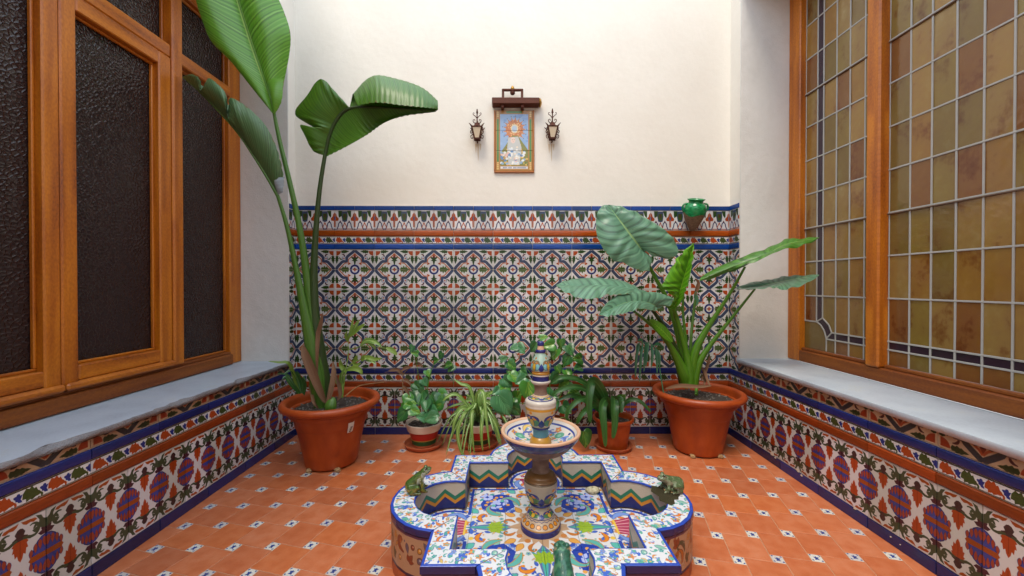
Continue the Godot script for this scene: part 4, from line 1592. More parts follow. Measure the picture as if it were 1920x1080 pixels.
func build_fountain() -> void:
	var f := thing("fountain", Vector3(0.124, 0, -1.577), "low quatrefoil fountain of painted ceramic tile with a tiered central column", "fountain")
	const N := 12
	var ro := quatre(0.392, 0.227, N)
	var ri := quatre(0.310, 0.134, N)
	var top := 0.226
	# masonry body: ring wall and pool bed under the tiles
	var b := MB.new()
	var outb := quatre(0.378, 0.214, N)
	var inb := quatre(0.322, 0.146, N)
	var m := outb.size()
	for k in m:
		var a := k
		var c := (k + 1) % m
		var mid := (outb[a] + outb[c]) * 0.5
		var ho := Vector3(outb[c].y - outb[a].y, 0, outb[c].x - outb[a].x)
		b.quad(plan(outb[a], 0.0), plan(outb[c], 0.0), plan(outb[c], top - 0.012), plan(outb[a], top - 0.012), Vector2.ZERO, Vector2.RIGHT, Vector2.ONE, Vector2.DOWN, ho)
		b.quad(plan(inb[a], 0.08), plan(inb[c], 0.08), plan(inb[c], top - 0.012), plan(inb[a], top - 0.012), Vector2.ZERO, Vector2.RIGHT, Vector2.ONE, Vector2.DOWN, -ho)
		b.quad(plan(inb[a], top - 0.012), plan(inb[c], top - 0.012), plan(outb[c], top - 0.012), plan(outb[a], top - 0.012), Vector2.ZERO, Vector2.RIGHT, Vector2.ONE, Vector2.DOWN, Vector3.UP)
	var tri := Geometry2D.triangulate_polygon(inb)
	for k in range(0, tri.size(), 3):
		b.tri(plan(inb[tri[k]], 0.0935), plan(inb[tri[k + 1]], 0.0935), plan(inb[tri[k + 2]], 0.0935), Vector2.ZERO, Vector2.RIGHT, Vector2.ONE, Vector3.UP)
	put(f, "masonry", b.mesh(), mats.mortar)
	# plinth course at the foot
	var pb := MB.new()
	var po := quatre(0.385, 0.221, N)
	for k in m:
		var c := (k + 1) % m
		var ho := Vector3(po[c].y - po[k].y, 0, po[c].x - po[k].x)
		pb.quad(plan(po[k], 0.0), plan(po[c], 0.0), plan(po[c], 0.046), plan(po[k], 0.046), Vector2.ZERO, Vector2.RIGHT, Vector2.ONE, Vector2.DOWN, ho)
		pb.quad(plan(outb[k], 0.046), plan(outb[c], 0.046), plan(po[c], 0.046), plan(po[k], 0.046), Vector2.ZERO, Vector2.RIGHT, Vector2.ONE, Vector2.DOWN, Vector3.UP)
	put(f, "plinth", pb.mesh(), mats.plinth)
	# pieces: per side the lobe in two halves, per corner one angle piece
	var per := N + 2
	var runs := []
	for k in 4:
		var c0 := k * per
		runs.append([c0 + 1, c0 + 1 + N / 2])
		runs.append([c0 + 1 + N / 2, c0 + 1 + N])
		runs.append([c0 + 1 + N, c0 + 3 + N])
	var u := 0.0
	var i := 0
	for r in runs:
		var a := []
		var z := []
		for k in range(r[0], r[1] + 1):
			a.append(ro[k % m])
			z.append(ri[k % m])
		shrink(a, 0.0022)
		shrink(z, 0.0022)
		put(f, "kerb_tile", kerb_piece(a, z, top, u), mats.rim, Vector3(0, rng.randf_range(-0.001, 0.001), 0))
		u = fposmod(u + 0.237, 1.0)
		i += 1
	# inner and outer facing tiles
	for r in runs:
		var parts := [[r[0], r[1]]]
		if r[1] - r[0] == 2:
			parts = [[r[0], r[0] + 1], [r[0] + 1, r[1]]]
		for q in parts:
			var a := []
			var z := []
			var ai := quatre(0.3135, 0.1375, N)
			var ao := quatre(0.3885, 0.2235, N)
			for k in range(q[0], q[1] + 1):
				a.append(ai[k % m])
				z.append(ao[k % m])
			shrink(a, 0.0018)
			shrink(z, 0.0018)
			var run := 0.0
			for k in a.size() - 1:
				run += a[k].distance_to(a[k + 1])
			put(f, "zigzag_tile", face_piece(a, 0.105, top - 0.0095, 0.0085, false, maxf(1.0, round(run / 0.09) * 0.5)), mats.zigzag)
			put(f, "facing_tile", face_piece(z, 0.048, top - 0.028, 0.0085, true, 1.0), mats.facing)
	# pool floor tiles
	var pl := quatre(0.3065, 0.1305, N)
	for gx in range(-4, 4):
		for gy in range(-4, 4):
			var lo := Vector2(gx, gy) * 0.14 + Vector2.ONE * 0.0008
			var hi := lo + Vector2.ONE * 0.1384
			var sq := PackedVector2Array([lo, Vector2(hi.x, lo.y), hi, Vector2(lo.x, hi.y)])
			for part in Geometry2D.intersect_polygons(sq, pl):
				if absf(area(part)) < 0.0004:
					continue
				var t := MB.new()
				t.prism(part, Vector3(0, 0.0935, 0), Vector3.RIGHT, Vector3.FORWARD, Vector3.UP, 0.0105 + rng.randf_range(0, 0.0006), 0.0, Transform2D(Vector2(1 / 1.06, 0), Vector2(0, 1 / 1.06), Vector2(0.5, 0.5)))
				put(f, "pool_tile", t.mesh(), mats.pool)
	# column
	var L := func(called: String, prof: Array, mt: Material, ur := 1.0, nu := 40) -> void:
		var t := MB.new()
		t.lathe(Vector3.ZERO, prof, nu, ur)
		put(f, called, t.mesh(), mt)
	L.call("foot_ring", [[0.079, 0.104], [0.0795, 0.106], [0.0795, 0.124], [0.0775, 0.126], [0.07, 0.126]], mats.glaze_navy)
	L.call("beaded_foot", [[0.0765, 0.1262], [0.0772, 0.130], [0.074, 0.134], [0.066, 0.139], [0.058, 0.148], [0.053, 0.156], [0.051, 0.160]], mats.beads)
	L.call("lower_neck", [[0.0525, 0.1602], [0.053, 0.163], [0.050, 0.166], [0.0435, 0.172], [0.0385, 0.184], [0.0375, 0.196], [0.039, 0.202]], mats.vase, 1.0)
	L.call("lower_ring", [[0.039, 0.2022], [0.043, 0.203], [0.044, 0.206], [0.041, 0.209]], mats.glaze_navy)
	L.call("lower_vase", [[0.040, 0.2092], [0.047, 0.217], [0.055, 0.230], [0.0615, 0.250], [0.0655, 0.272], [0.0665, 0.288], [0.065, 0.296], [0.0625, 0.299]], mats.vase)
	L.call("collar", [[0.0625, 0.2992], [0.064, 0.302], [0.0625, 0.305], [0.0585, 0.306], [0.0585, 0.315], [0.055, 0.320], [0.044, 0.327], [0.0375, 0.332]], mats.umber)
	L.call("shaft", [[0.0372, 0.3322], [0.0335, 0.341], [0.0322, 0.356], [0.033, 0.372], [0.037, 0.384], [0.045, 0.392]], mats.clay_dirty)
	L.call("bowl_underside", [[0.045, 0.3922], [0.062, 0.399], [0.090, 0.412], [0.115, 0.430], [0.134, 0.450]], mats.clay_dirty)
	L.call("bowl_band", [[0.134, 0.4502], [0.146, 0.464], [0.1535, 0.476], [0.1565, 0.484]], mats.glaze_navy)
	L.call("bowl_rim", [[0.1565, 0.4842], [0.1582, 0.489], [0.1572, 0.4935], [0.153, 0.4955], [0.146, 0.4935], [0.1425, 0.489]], mats.glaze_peach)
	var bi := MB.new()
	bi.lathe(Vector3.ZERO, [[0.1424, 0.4888], [0.132, 0.474], [0.112, 0.458], [0.08, 0.447], [0.05, 0.443], [0.028, 0.442]], 40, 1.0)
	for k in bi.uv.size():
		bi.uv[k].y = 1.0 - bi.uv[k].y
		bi.uv[k].y = 1.0 - bi.uv[k].y
	put(f, "bowl_inside", bi.mesh(), mats.bowl_inside)
	L.call("ochre_foot", [[0.040, 0.442], [0.0425, 0.448], [0.0415, 0.456], [0.037, 0.462], [0.035, 0.466], [0.031, 0.469]], mats.glaze_ochre)
	L.call("teal_stem", [[0.030, 0.4692], [0.0298, 0.478], [0.0308, 0.494], [0.033, 0.501]], mats.glaze_teal)
	L.call("stem_ring", [[0.033, 0.5012], [0.0365, 0.503], [0.0365, 0.507], [0.035, 0.509]], mats.glaze_navy)
	L.call("upper_vase", [[0.035, 0.5092], [0.043, 0.518], [0.0515, 0.534], [0.0575, 0.555], [0.0605, 0.580], [0.0615, 0.598]], mats.vase_top)
	L.call("vase_shoulder", [[0.0615, 0.5982], [0.0625, 0.606], [0.061, 0.612], [0.056, 0.616], [0.0505, 0.617]], mats.glaze_white)
	L.call("vase_line", [[0.0504, 0.6172], [0.0495, 0.6195], [0.0475, 0.620]], mats.glaze_navy)
	L.call("vase_cap", [[0.0474, 0.6202], [0.041, 0.625], [0.033, 0.630], [0.0275, 0.634]], mats.vase_top)
	L.call("upper_neck", [[0.0274, 0.6342], [0.0245, 0.642], [0.0235, 0.652], [0.0265, 0.668], [0.032, 0.676]], mats.clay_dirty)
	L.call("lip", [[0.032, 0.6762], [0.0365, 0.679], [0.0395, 0.684], [0.0395, 0.688], [0.0365, 0.6905]], mats.glaze_white)
	L.call("blue_drum", [[0.0335, 0.6907], [0.0328, 0.693], [0.0326, 0.706], [0.0336, 0.7085]], mats.glaze_navy)
	L.call("drum_cap", [[0.0336, 0.7087], [0.035, 0.711], [0.0335, 0.7135], [0.0325, 0.714]], mats.glaze_white)
	L.call("ochre_ring", [[0.0325, 0.7142], [0.0355, 0.7165], [0.0355, 0.722], [0.033, 0.7245]], mats.glaze_ochre)
	L.call("bud", [[0.033, 0.7247], [0.0385, 0.733], [0.0405, 0.742], [0.0395, 0.752], [0.035, 0.765], [0.028, 0.779], [0.021, 0.791], [0.0175, 0.799]], mats.bud)
	L.call("bud_collar", [[0.0175, 0.7992], [0.0205, 0.801], [0.0205, 0.809], [0.0165, 0.8115]], mats.glaze_navy)
	L.call("spout_neck", [[0.0145, 0.8117], [0.0125, 0.820], [0.0118, 0.826]], mats.glaze_peach)
	L.call("spout_tip", [[0.0118, 0.8262], [0.0135, 0.829], [0.0132, 0.838], [0.010, 0.843], [0.0055, 0.8445], [0.0, 0.8445]], mats.glaze_navy)
	# dried mud on the right lobe, under that frog
	var mud := MB.new()
	var p := []
	var t := []
	for k in 19:
		var row := []
		var tt := []
		for j in 5:
			var rr := j / 4.0
			var an := TAU * k / 18
			var e := 1.0 + 0.22 * sin(an * 3.0 + 1.0) + 0.12 * sin(an * 7.0)
			row.append(Vector3(0.503 + cos(an) * 0.05 * rr * e, top + 0.0035 * (1.0 - rr * rr) + 0.0004, -0.012 - sin(an) * 0.066 * rr * e))
			tt.append(Vector2(an, rr))
		p.append(row)
		t.append(tt)
	mud.grid(p, t, true, true)
	put(f, "dried_mud", mud.mesh(), mats.moss)
	build_frogs()
	var st := thing("loose_stone", Vector3(0.124 + 0.262, 0.104, -1.577 - 0.262), "pale cream stone lying in the back right corner of the pool", "stone")
	var sm := MB.new()
	sm.lathe(Vector3.ZERO, [[0.0, 0.001], [0.026, 0.002], [0.034, 0.010], [0.030, 0.019], [0.018, 0.025], [0.0, 0.027]], 14, 1.0, Vector3(1.0, 1.0, 0.7))
	for k in sm.v.size():
		sm.v[k] += Vector3(sin(sm.v[k].z * 90.0) * 0.003, sin(sm.v[k].x * 70.0) * 0.002, cos(sm.v[k].x * 80.0) * 0.003)
	put(st, "stone", sm.mesh(), mats.stone_cream)


static func area(p: PackedVector2Array) -> float:
	var s := 0.0
	for k in p.size():
		s += p[k].cross(p[(k + 1) % p.size()])
	return s * 0.5


static func shrink(a: Array, by: float) -> void:
	var n := a.size()
	a[0] = a[0] + (a[1] - a[0]).normalized() * by
	a[n - 1] = a[n - 1] + (a[n - 2] - a[n - 1]).normalized() * by


# flat kerb piece between an outer and an inner line, with a turned-down outer edge
func kerb_piece(a: Array, z: Array, top: float, u0: float) -> ArrayMesh:
	var m := MB.new()
	var p := []
	var t := []
	var sides := 0.0
	var vs := [0.02, 0.03, 0.15, 0.21, 0.23, 0.6, 0.93, 0.96, 0.97, 0.99, 0.99]
	# the lobe's centre, for the curved pieces
	var hub := Vector2.ZERO
	var curved := a.size() > 3
	if curved:
		var g: Vector2 = a[a.size() / 2]
		hub = (Vector2(signf(g.x), 0) if absf(g.x) > absf(g.y) else Vector2(0, signf(g.y))) * LOBE
	for k in a.size():
		var o: Vector2 = a[k]
		var d: Vector2 = z[k] - o
		var q := func(f: float, y: float) -> Vector3:
			return plan(o + d * f, y)
		p.append([q.call(0.02, top - 0.026), q.call(0.0, top - 0.024), q.call(0.0, top - 0.005), q.call(0.02, top - 0.001), q.call(0.06, top), q.call(0.5, top), q.call(0.955, top), q.call(0.985, top - 0.001), q.call(0.998, top - 0.003), q.call(1.0, top - 0.008), q.call(0.97, top - 0.0085)])
		t.append([])
		for j in 11:
			t[k].append(Vector2(0, vs[j]))
	for k in a.size() - 1:
		var e: Vector2 = (a[k + 1] - a[k]).normalized()
		var tt := []
		for i in 2:
			var r := []
			for j in 11:
				var w: Vector3 = p[k + i][j]
				var f := Vector2(w.x, -w.z)
				var u: float
				if curved:
					u = (f - hub).rotated(-(Vector2(a[a.size() / 2]) - hub).angle()).angle() * 0.185 / 0.48
				else:
					u = (f - Vector2(a[k])).dot(e) / 0.48 + 0.4 * k
				r.append(Vector2(u0 + u, vs[j]))
			tt.append(r)
		m.grid([p[k], p[k + 1]], tt, false, true)
	for e in [0, a.size() - 1]:
		var row: Array = p[e]
		var dir: Vector2 = (a[0] - a[1]) if e == 0 else (a[e] - a[e - 1])
		for j in range(1, row.size() - 1):
			m.tri(row[0], row[j], row[j + 1], t[e][0], t[e][j], t[e][j + 1], Vector3(dir.x, 0, -dir.y))
	return m.mesh()


func face_piece(a: Array, y0: float, y1: float, depth: float, outward: bool, turns: float) -> ArrayMesh:
	var m := MB.new()
	var total := 0.0
	var acc := [0.0]
	for k in range(1, a.size()):
		total += a[k].distance_to(a[k - 1])
		acc.append(total)
	var p := []
	var t := []
	for k in a.size():
		var e: Vector2 = (a[mini(k + 1, a.size() - 1)] - a[maxi(k - 1, 0)]).normalized()
		var n := Vector2(e.y, -e.x) * (1.0 if outward else -1.0)
		var back: Vector2 = a[k] - n * depth
		var u: float = acc[k] / total * turns
		p.append([plan(back, y0), plan(a[k] - n * 0.0012, y0), plan(a[k], y0 + 0.0014), plan(a[k], y1 - 0.0014), plan(a[k] - n * 0.0012, y1), plan(back, y1)])
		t.append([Vector2(u, 1), Vector2(u, 1), Vector2(u, 0.99), Vector2(u, 0.01), Vector2(u, 0), Vector2(u, 0)])
	m.grid(p, t, false, outward)
	for e in [0, a.size() - 1]:
		var dir: Vector2 = (a[0] - a[1]) if e == 0 else (a[e] - a[e - 1])
		m.quad(p[e][0], p[e][2], p[e][3], p[e][5], t[e][0], t[e][2], t[e][3], t[e][5], Vector3(dir.x, 0, -dir.y))
	return m.mesh()


# ---------------------------------------------------------------- smooth bodies from distance fields
static func ball(p: Vector3, o: Vector3, r: Vector3) -> float:
	var k := ((p - o) / r).length()
	return (k - 1.0) * minf(r.x, minf(r.y, r.z))


static func bone(p: Vector3, a: Vector3, b: Vector3, ra: float, rb: float) -> float:
	var d := b - a
	var h := clampf((p - a).dot(d) / d.length_squared(), 0.0, 1.0)
	return (p - a - d * h).length() - lerpf(ra, rb, h)


static func blend(a: float, b: float, k: float) -> float:
	var h := clampf(0.5 + 0.5 * (b - a) / k, 0.0, 1.0)
	return lerpf(b, a, h) - k * h * (1.0 - h)


func net(f: Callable, lo: Vector3, hi: Vector3, cell: float, tint: Callable) -> ArrayMesh:
	var n := Vector3i(((hi - lo) / cell).ceil()) + Vector3i.ONE
	var val := PackedFloat32Array()
	val.resize(n.x * n.y * n.z)
	for z in n.z:
		for y in n.y:
			for x in n.x:
				val[(z * n.y + y) * n.x + x] = f.call(lo + Vector3(x, y, z) * cell)
	var m := MB.new()
	var at := {}
	for z in n.z - 1:
		for y in n.y - 1:
			for x in n.x - 1:
				var s := Vector3.ZERO
				var c := 0
				for e in 12:
					var ax := e / 4
					var o1 := e % 2
					var o2 := (e / 2) % 2
					var a := Vector3i(x, y, z)
					a[(ax + 1) % 3] += o1
					a[(ax + 2) % 3] += o2
					var b := a
					b[ax] += 1
					var va := val[(a.z * n.y + a.y) * n.x + a.x]
					var vb := val[(b.z * n.y + b.y) * n.x + b.x]
					if (va < 0.0) != (vb < 0.0):
						s += Vector3(a).lerp(Vector3(b), va / (va - vb))
						c += 1
				if c > 0:
					var p := lo + s / c * cell
					var h := cell * 0.6
					var g := Vector3(f.call(p + Vector3(h, 0, 0)) - f.call(p - Vector3(h, 0, 0)), f.call(p + Vector3(0, h, 0)) - f.call(p - Vector3(0, h, 0)), f.call(p + Vector3(0, 0, h)) - f.call(p - Vector3(0, 0, h))).normalized()
					m.c = tint.call(p, g)
					at[(z * n.y + y) * n.x + x] = m.vert(p, g, Vector2(p.x, p.y))
	for z in range(1, n.z - 1):
		for y in range(1, n.y - 1):
			for x in range(1, n.x - 1):
				var i := (z * n.y + y) * n.x + x
				var st := [1, n.x, n.x * n.y]
				for ax in 3:
					var va := val[i]
					var vb := val[i + st[ax]]
					if (va < 0.0) == (vb < 0.0):
						continue
					var u: int = st[(ax + 1) % 3]
					var w: int = st[(ax + 2) % 3]
					var q := [i, i - u, i - u - w, i - w]
					if not (at.has(q[0]) and at.has(q[1]) and at.has(q[2]) and at.has(q[3])):
						continue
					var a: int = at[q[0]]
					var b: int = at[q[1]]
					var c: int = at[q[2]]
					var d: int = at[q[3]]
					if va < 0.0:
						m.ix.append_array([a, c, b, a, d, c])
					else:
						m.ix.append_array([a, b, c, a, c, d])
	return m.mesh()


func frog_mesh(lift: float, back: Color, side: Color, belly: Color, spot: Color, sd: int) -> ArrayMesh:
	var nz := FastNoiseLite.new()
	nz.seed = sd
	nz.frequency = 45.0
	# lift raises the chest and head
	var hip := Vector3(-0.032, 0.034, 0)
	var chest := Vector3(0.012, 0.042 + lift * 0.03, 0)
	var head := Vector3(0.040, 0.056 + lift * 0.045, 0)
	var nose := Vector3(0.062, 0.058 + lift * 0.056, 0)
	var f := func(p: Vector3) -> float:
		var q := Vector3(p.x, p.y, absf(p.z))
		var d := bone(q, hip, chest, 0.031, 0.027)
		d = blend(d, ball(q, head, Vector3(0.024, 0.019, 0.025)), 0.016)
		d = blend(d, ball(q, nose, Vector3(0.014, 0.010, 0.015)), 0.014)
		d = blend(d, ball(q, head + Vector3(0.004, 0.019, 0.014), Vector3(0.0098, 0.0095, 0.0092)), 0.004)
		d = blend(d, bone(q, Vector3(-0.036, 0.026, 0.026), Vector3(0.002, 0.036, 0.042), 0.016, 0.012), 0.008)
		d = blend(d, bone(q, Vector3(0.002, 0.034, 0.043), Vector3(-0.030, 0.011, 0.042), 0.010, 0.007), 0.005)
		d = blend(d, bone(q, Vector3(-0.030, 0.008, 0.042), Vector3(0.018, 0.006, 0.051), 0.007, 0.005), 0.005)
		d = blend(d, bone(q, chest + Vector3(0.010, -0.008, 0.018), Vector3(0.030, 0.020, 0.030), 0.010, 0.007), 0.007)
		d = blend(d, bone(q, Vector3(0.030, 0.020, 0.030), Vector3(0.038, 0.006, 0.028), 0.007, 0.007), 0.005)
		d = blend(d, bone(q, Vector3(0.036, 0.005, 0.027), Vector3(0.052, 0.004, 0.031), 0.006, 0.004), 0.004)
		d = blend(d, ball(q, Vector3(-0.005, 0.008, 0), Vector3(0.045, 0.010, 0.035)), 0.012)
		# mouth line
		var ml := bone(q, head + Vector3(0.002, -0.004, 0.026), nose + Vector3(0.015, -0.001, 0.0), 0.0022, 0.0022)
		return maxf(d, -ml)
	var tint := func(p: Vector3, g: Vector3) -> Color:
		var n := nz.get_noise_3dv(p)
		var up := clampf(g.y * 1.4 + 0.35 + n * 0.5, 0.0, 1.0)
		var c := side.lerp(back, up) * (0.8 + 0.6 * nz.get_noise_3dv(p * 2.3 + Vector3(3, 1, 2)))
		c.a = 1.0
		if g.y < 0.25 and p.x > 0.0 and absf(p.z) < 0.028:
			c = c.lerp(belly, clampf(0.9 + n, 0.0, 1.0))
		if n > 0.16:
			c = c.lerp(spot, clampf((n - 0.16) * 6.0, 0.0, 0.85))
		var eye := p.distance_to(head + Vector3(0.008, 0.022, 0.019 * signf(p.z)))
		if eye < 0.006:
			c = Color(0.02, 0.015, 0.01)
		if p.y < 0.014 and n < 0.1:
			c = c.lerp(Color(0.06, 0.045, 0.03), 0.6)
		return c
	return net(f, Vector3(-0.08, -0.006, -0.066), Vector3(0.086, 0.146, 0.066), 0.0042, tint)


func build_frogs() -> void:
	var o := Vector3(0.124, 0.2265, -1.577)
	var a := thing("frog_figurine", o + Vector3(-0.500, 0.001, -0.045), "green and yellow ceramic frog with white throat on the left lobe of the fountain", "figurine", "ceramic frogs around the fountain rim")
	a.rotation.y = 0.2
	a.scale = Vector3.ONE * 0.77
	put(a, "body", frog_mesh(0.95, Color(0.06, 0.12, 0.025), Color(0.36, 0.24, 0.04), Color(0.42, 0.44, 0.36), Color(0.05, 0.06, 0.02), 3), mats.frog)
	frog_base(a)
	var b := thing("frog_figurine", o + Vector3(0.540, 0.001, -0.045), "mottled grey green ceramic frog above dried mud on the right lobe", "figurine", "ceramic frogs around the fountain rim")
	b.rotation.y = PI + 0.1
	b.scale = Vector3.ONE * 0.8
	put(b, "body", frog_mesh(0.1, Color(0.09, 0.14, 0.06), Color(0.15, 0.11, 0.06), Color(0.25, 0.2, 0.14), Color(0.22, 0.25, 0.16), 4), mats.frog)
	frog_base(b)
	var c := thing("frog_figurine", o + Vector3(0.022, 0.001, 0.515), "dark teal green ceramic frog seen from behind on the near lobe", "figurine", "ceramic frogs around the fountain rim")
	c.rotation.y = PI / 2
	put(c, "body", frog_mesh(0.8, Color(0.03, 0.12, 0.08), Color(0.06, 0.14, 0.05), Color(0.3, 0.3, 0.2), Color(0.07, 0.2, 0.10), 5), mats.frog)
	frog_base(c)


func frog_base(f: Node3D) -> void:
	var m := MB.new()
	m.lathe(Vector3.ZERO, [[0.034, -0.001], [0.033, 0.004], [0.028, 0.009], [0.0, 0.010]], 16, 1.0, Vector3(1.25, 1, 1.0))
	put(f, "base", m.mesh(), mats.stone_tan)


# ---------------------------------------------------------------- things on the back wall
func build_wall_things() -> void:
	var pz := -ZB
	var pic := thing("tile_picture", Vector3(0.034, 1.863, pz), "glazed tile picture of a haloed robed figure in a green and gold border", "tile picture")
	for k in 3:
		var h := 0.1435
		var tm := tile_mesh(0.262, h - 0.0018, 0.012, 0.0015, Rect2(0, (2 - k) / 3.0, 1, 1 / 3.0))
		put(pic, "picture_tile", tm, mats.picture, Vector3(0, 0.012 + h * (k + 0.5), 0))
	for e in [[Vector3(0, 0.006, 0.008), Vector3(0.286, 0.011, 0.016)], [Vector3(-0.1375, 0.227, 0.008), Vector3(0.011, 0.4305, 0.016)], [Vector3(0.1375, 0.227, 0.008), Vector3(0.011, 0.4305, 0.016)]]:
		var b := MB.new()
		b.box(e[0], e[1], 0.003)
		put(pic, "edge_strip", b.mesh(), mats.picture_edge)
	var beam := thing("wooden_bracket", Vector3(0.044, 2.309, pz), "brown wooden beam with a small open frame on top above the tile picture", "bracket")
	var b1 := MB.new()
	b1.box(Vector3(0, 0.038, 0.036), Vector3(0.33, 0.044, 0.072), 0.004)
	put(beam, "beam", b1.mesh(), mats.oak_dark)
	for x in [-0.088, 0.045]:
		var p := MB.new()
		p.box(Vector3(x, 0.086, 0.05), Vector3(0.017, 0.053, 0.02), 0.003)
		put(beam, "post", p.mesh(), mats.oak_dark)
		var q := MB.new()
		q.box(Vector3(x * 1.05, 0.004, 0.03), Vector3(0.02, 0.021, 0.06), 0.003)
		put(beam, "batten", q.mesh(), mats.oak_dark)
	var rail := MB.new()
	rail.box(Vector3(-0.0215, 0.119, 0.05), Vector3(0.15, 0.014, 0.022), 0.004)
	put(beam, "top_rail", rail.mesh(), mats.oak_dark)
	var kn := MB.new()
	kn.lathe(Vector3.ZERO, [[0.0, -0.012], [0.012, -0.009], [0.015, 0.0], [0.010, 0.01], [0.006, 0.018], [0.0, 0.021]], 14)
	put(beam, "finial", kn.mesh(), mats.brass, Vector3(-0.0215, 0.129, 0.05))
	var hub := MB.new()
	hub.lathe(Vector3.ZERO, [[0.0, -0.01], [0.014, -0.008], [0.018, 0.0], [0.014, 0.008], [0.0, 0.01]], 14)
	put(beam, "boss", hub.mesh(), mats.rust_iron, Vector3(-0.0215, 0.1, 0.05), Basis(Vector3.RIGHT, PI / 2))
	var cap := MB.new()
	cap.lathe(Vector3.ZERO, [[0.0, 0.0], [0.03, 0.0], [0.032, 0.006], [0.022, 0.014], [0.0, 0.02]], 20)
	put(beam, "end_cap", cap.mesh(), mats.brass, Vector3(0.1655, 0.036, 0.038), Basis(Vector3.BACK, -PI / 2))
	lantern(Vector3(-0.225, 2.077, pz), "small rusty iron wall lantern left of the tile picture")
	lantern(Vector3(0.301, 2.081, pz), "small rusty iron wall lantern right of the tile picture")
	var jar := thing("wall_jar", Vector3(1.283, 1.552, pz), "green glazed half dipped clay jar hung on the tile dado", "jar")
	var tilt := Basis(Vector3.RIGHT, 0.3)
	var at := Vector3(0, 0, 0.085)
	var g := MB.new()
	g.lathe(Vector3.ZERO, [[0.0705, 0.0], [0.0745, 0.022], [0.0755, 0.040], [0.071, 0.060], [0.060, 0.074], [0.0495, 0.082], [0.0465, 0.090], [0.050, 0.098], [0.0575, 0.104], [0.058, 0.108], [0.053, 0.109], [0.045, 0.100], [0.041, 0.088], [0.048, 0.07], [0.06, 0.05], [0.06, 0.0]], 32)
	for k in g.v.size():
		if g.v[k].y < 0.02:
			g.v[k].y -= 0.010 * sin(atan2(g.v[k].z, g.v[k].x) * 3.0 + 1.0) * (1.0 - g.v[k].y / 0.02) + g.v[k].x * 0.1
	put(jar, "glazed_top", g.mesh(), mats.green_glaze, at, tilt)
	var c := MB.new()
	c.lathe(Vector3.ZERO, [[0.0, -0.112], [0.010, -0.112], [0.018, -0.106], [0.032, -0.082], [0.050, -0.048], [0.0635, -0.018], [0.0695, 0.010], [0.073, 0.024], [0.06, 0.026]], 32)
	put(jar, "clay_body", c.mesh(), mats.raw_clay, at, tilt)
	for s in [-1.0, 1.0]:
		var h := MB.new()
		h.tube(through([Vector3(s * 0.055, 0.077, 0), Vector3(s * 0.079, 0.072, 0), Vector3(s * 0.089, 0.052, 0), Vector3(s * 0.082, 0.030, 0), Vector3(s * 0.071, 0.022, 0)], 12), ramp_of([0.0065, 0.0065], 12), 8, 1.0, Vector3.BACK)
		put(jar, "handle", h.mesh(), mats.green_glaze, at, tilt)


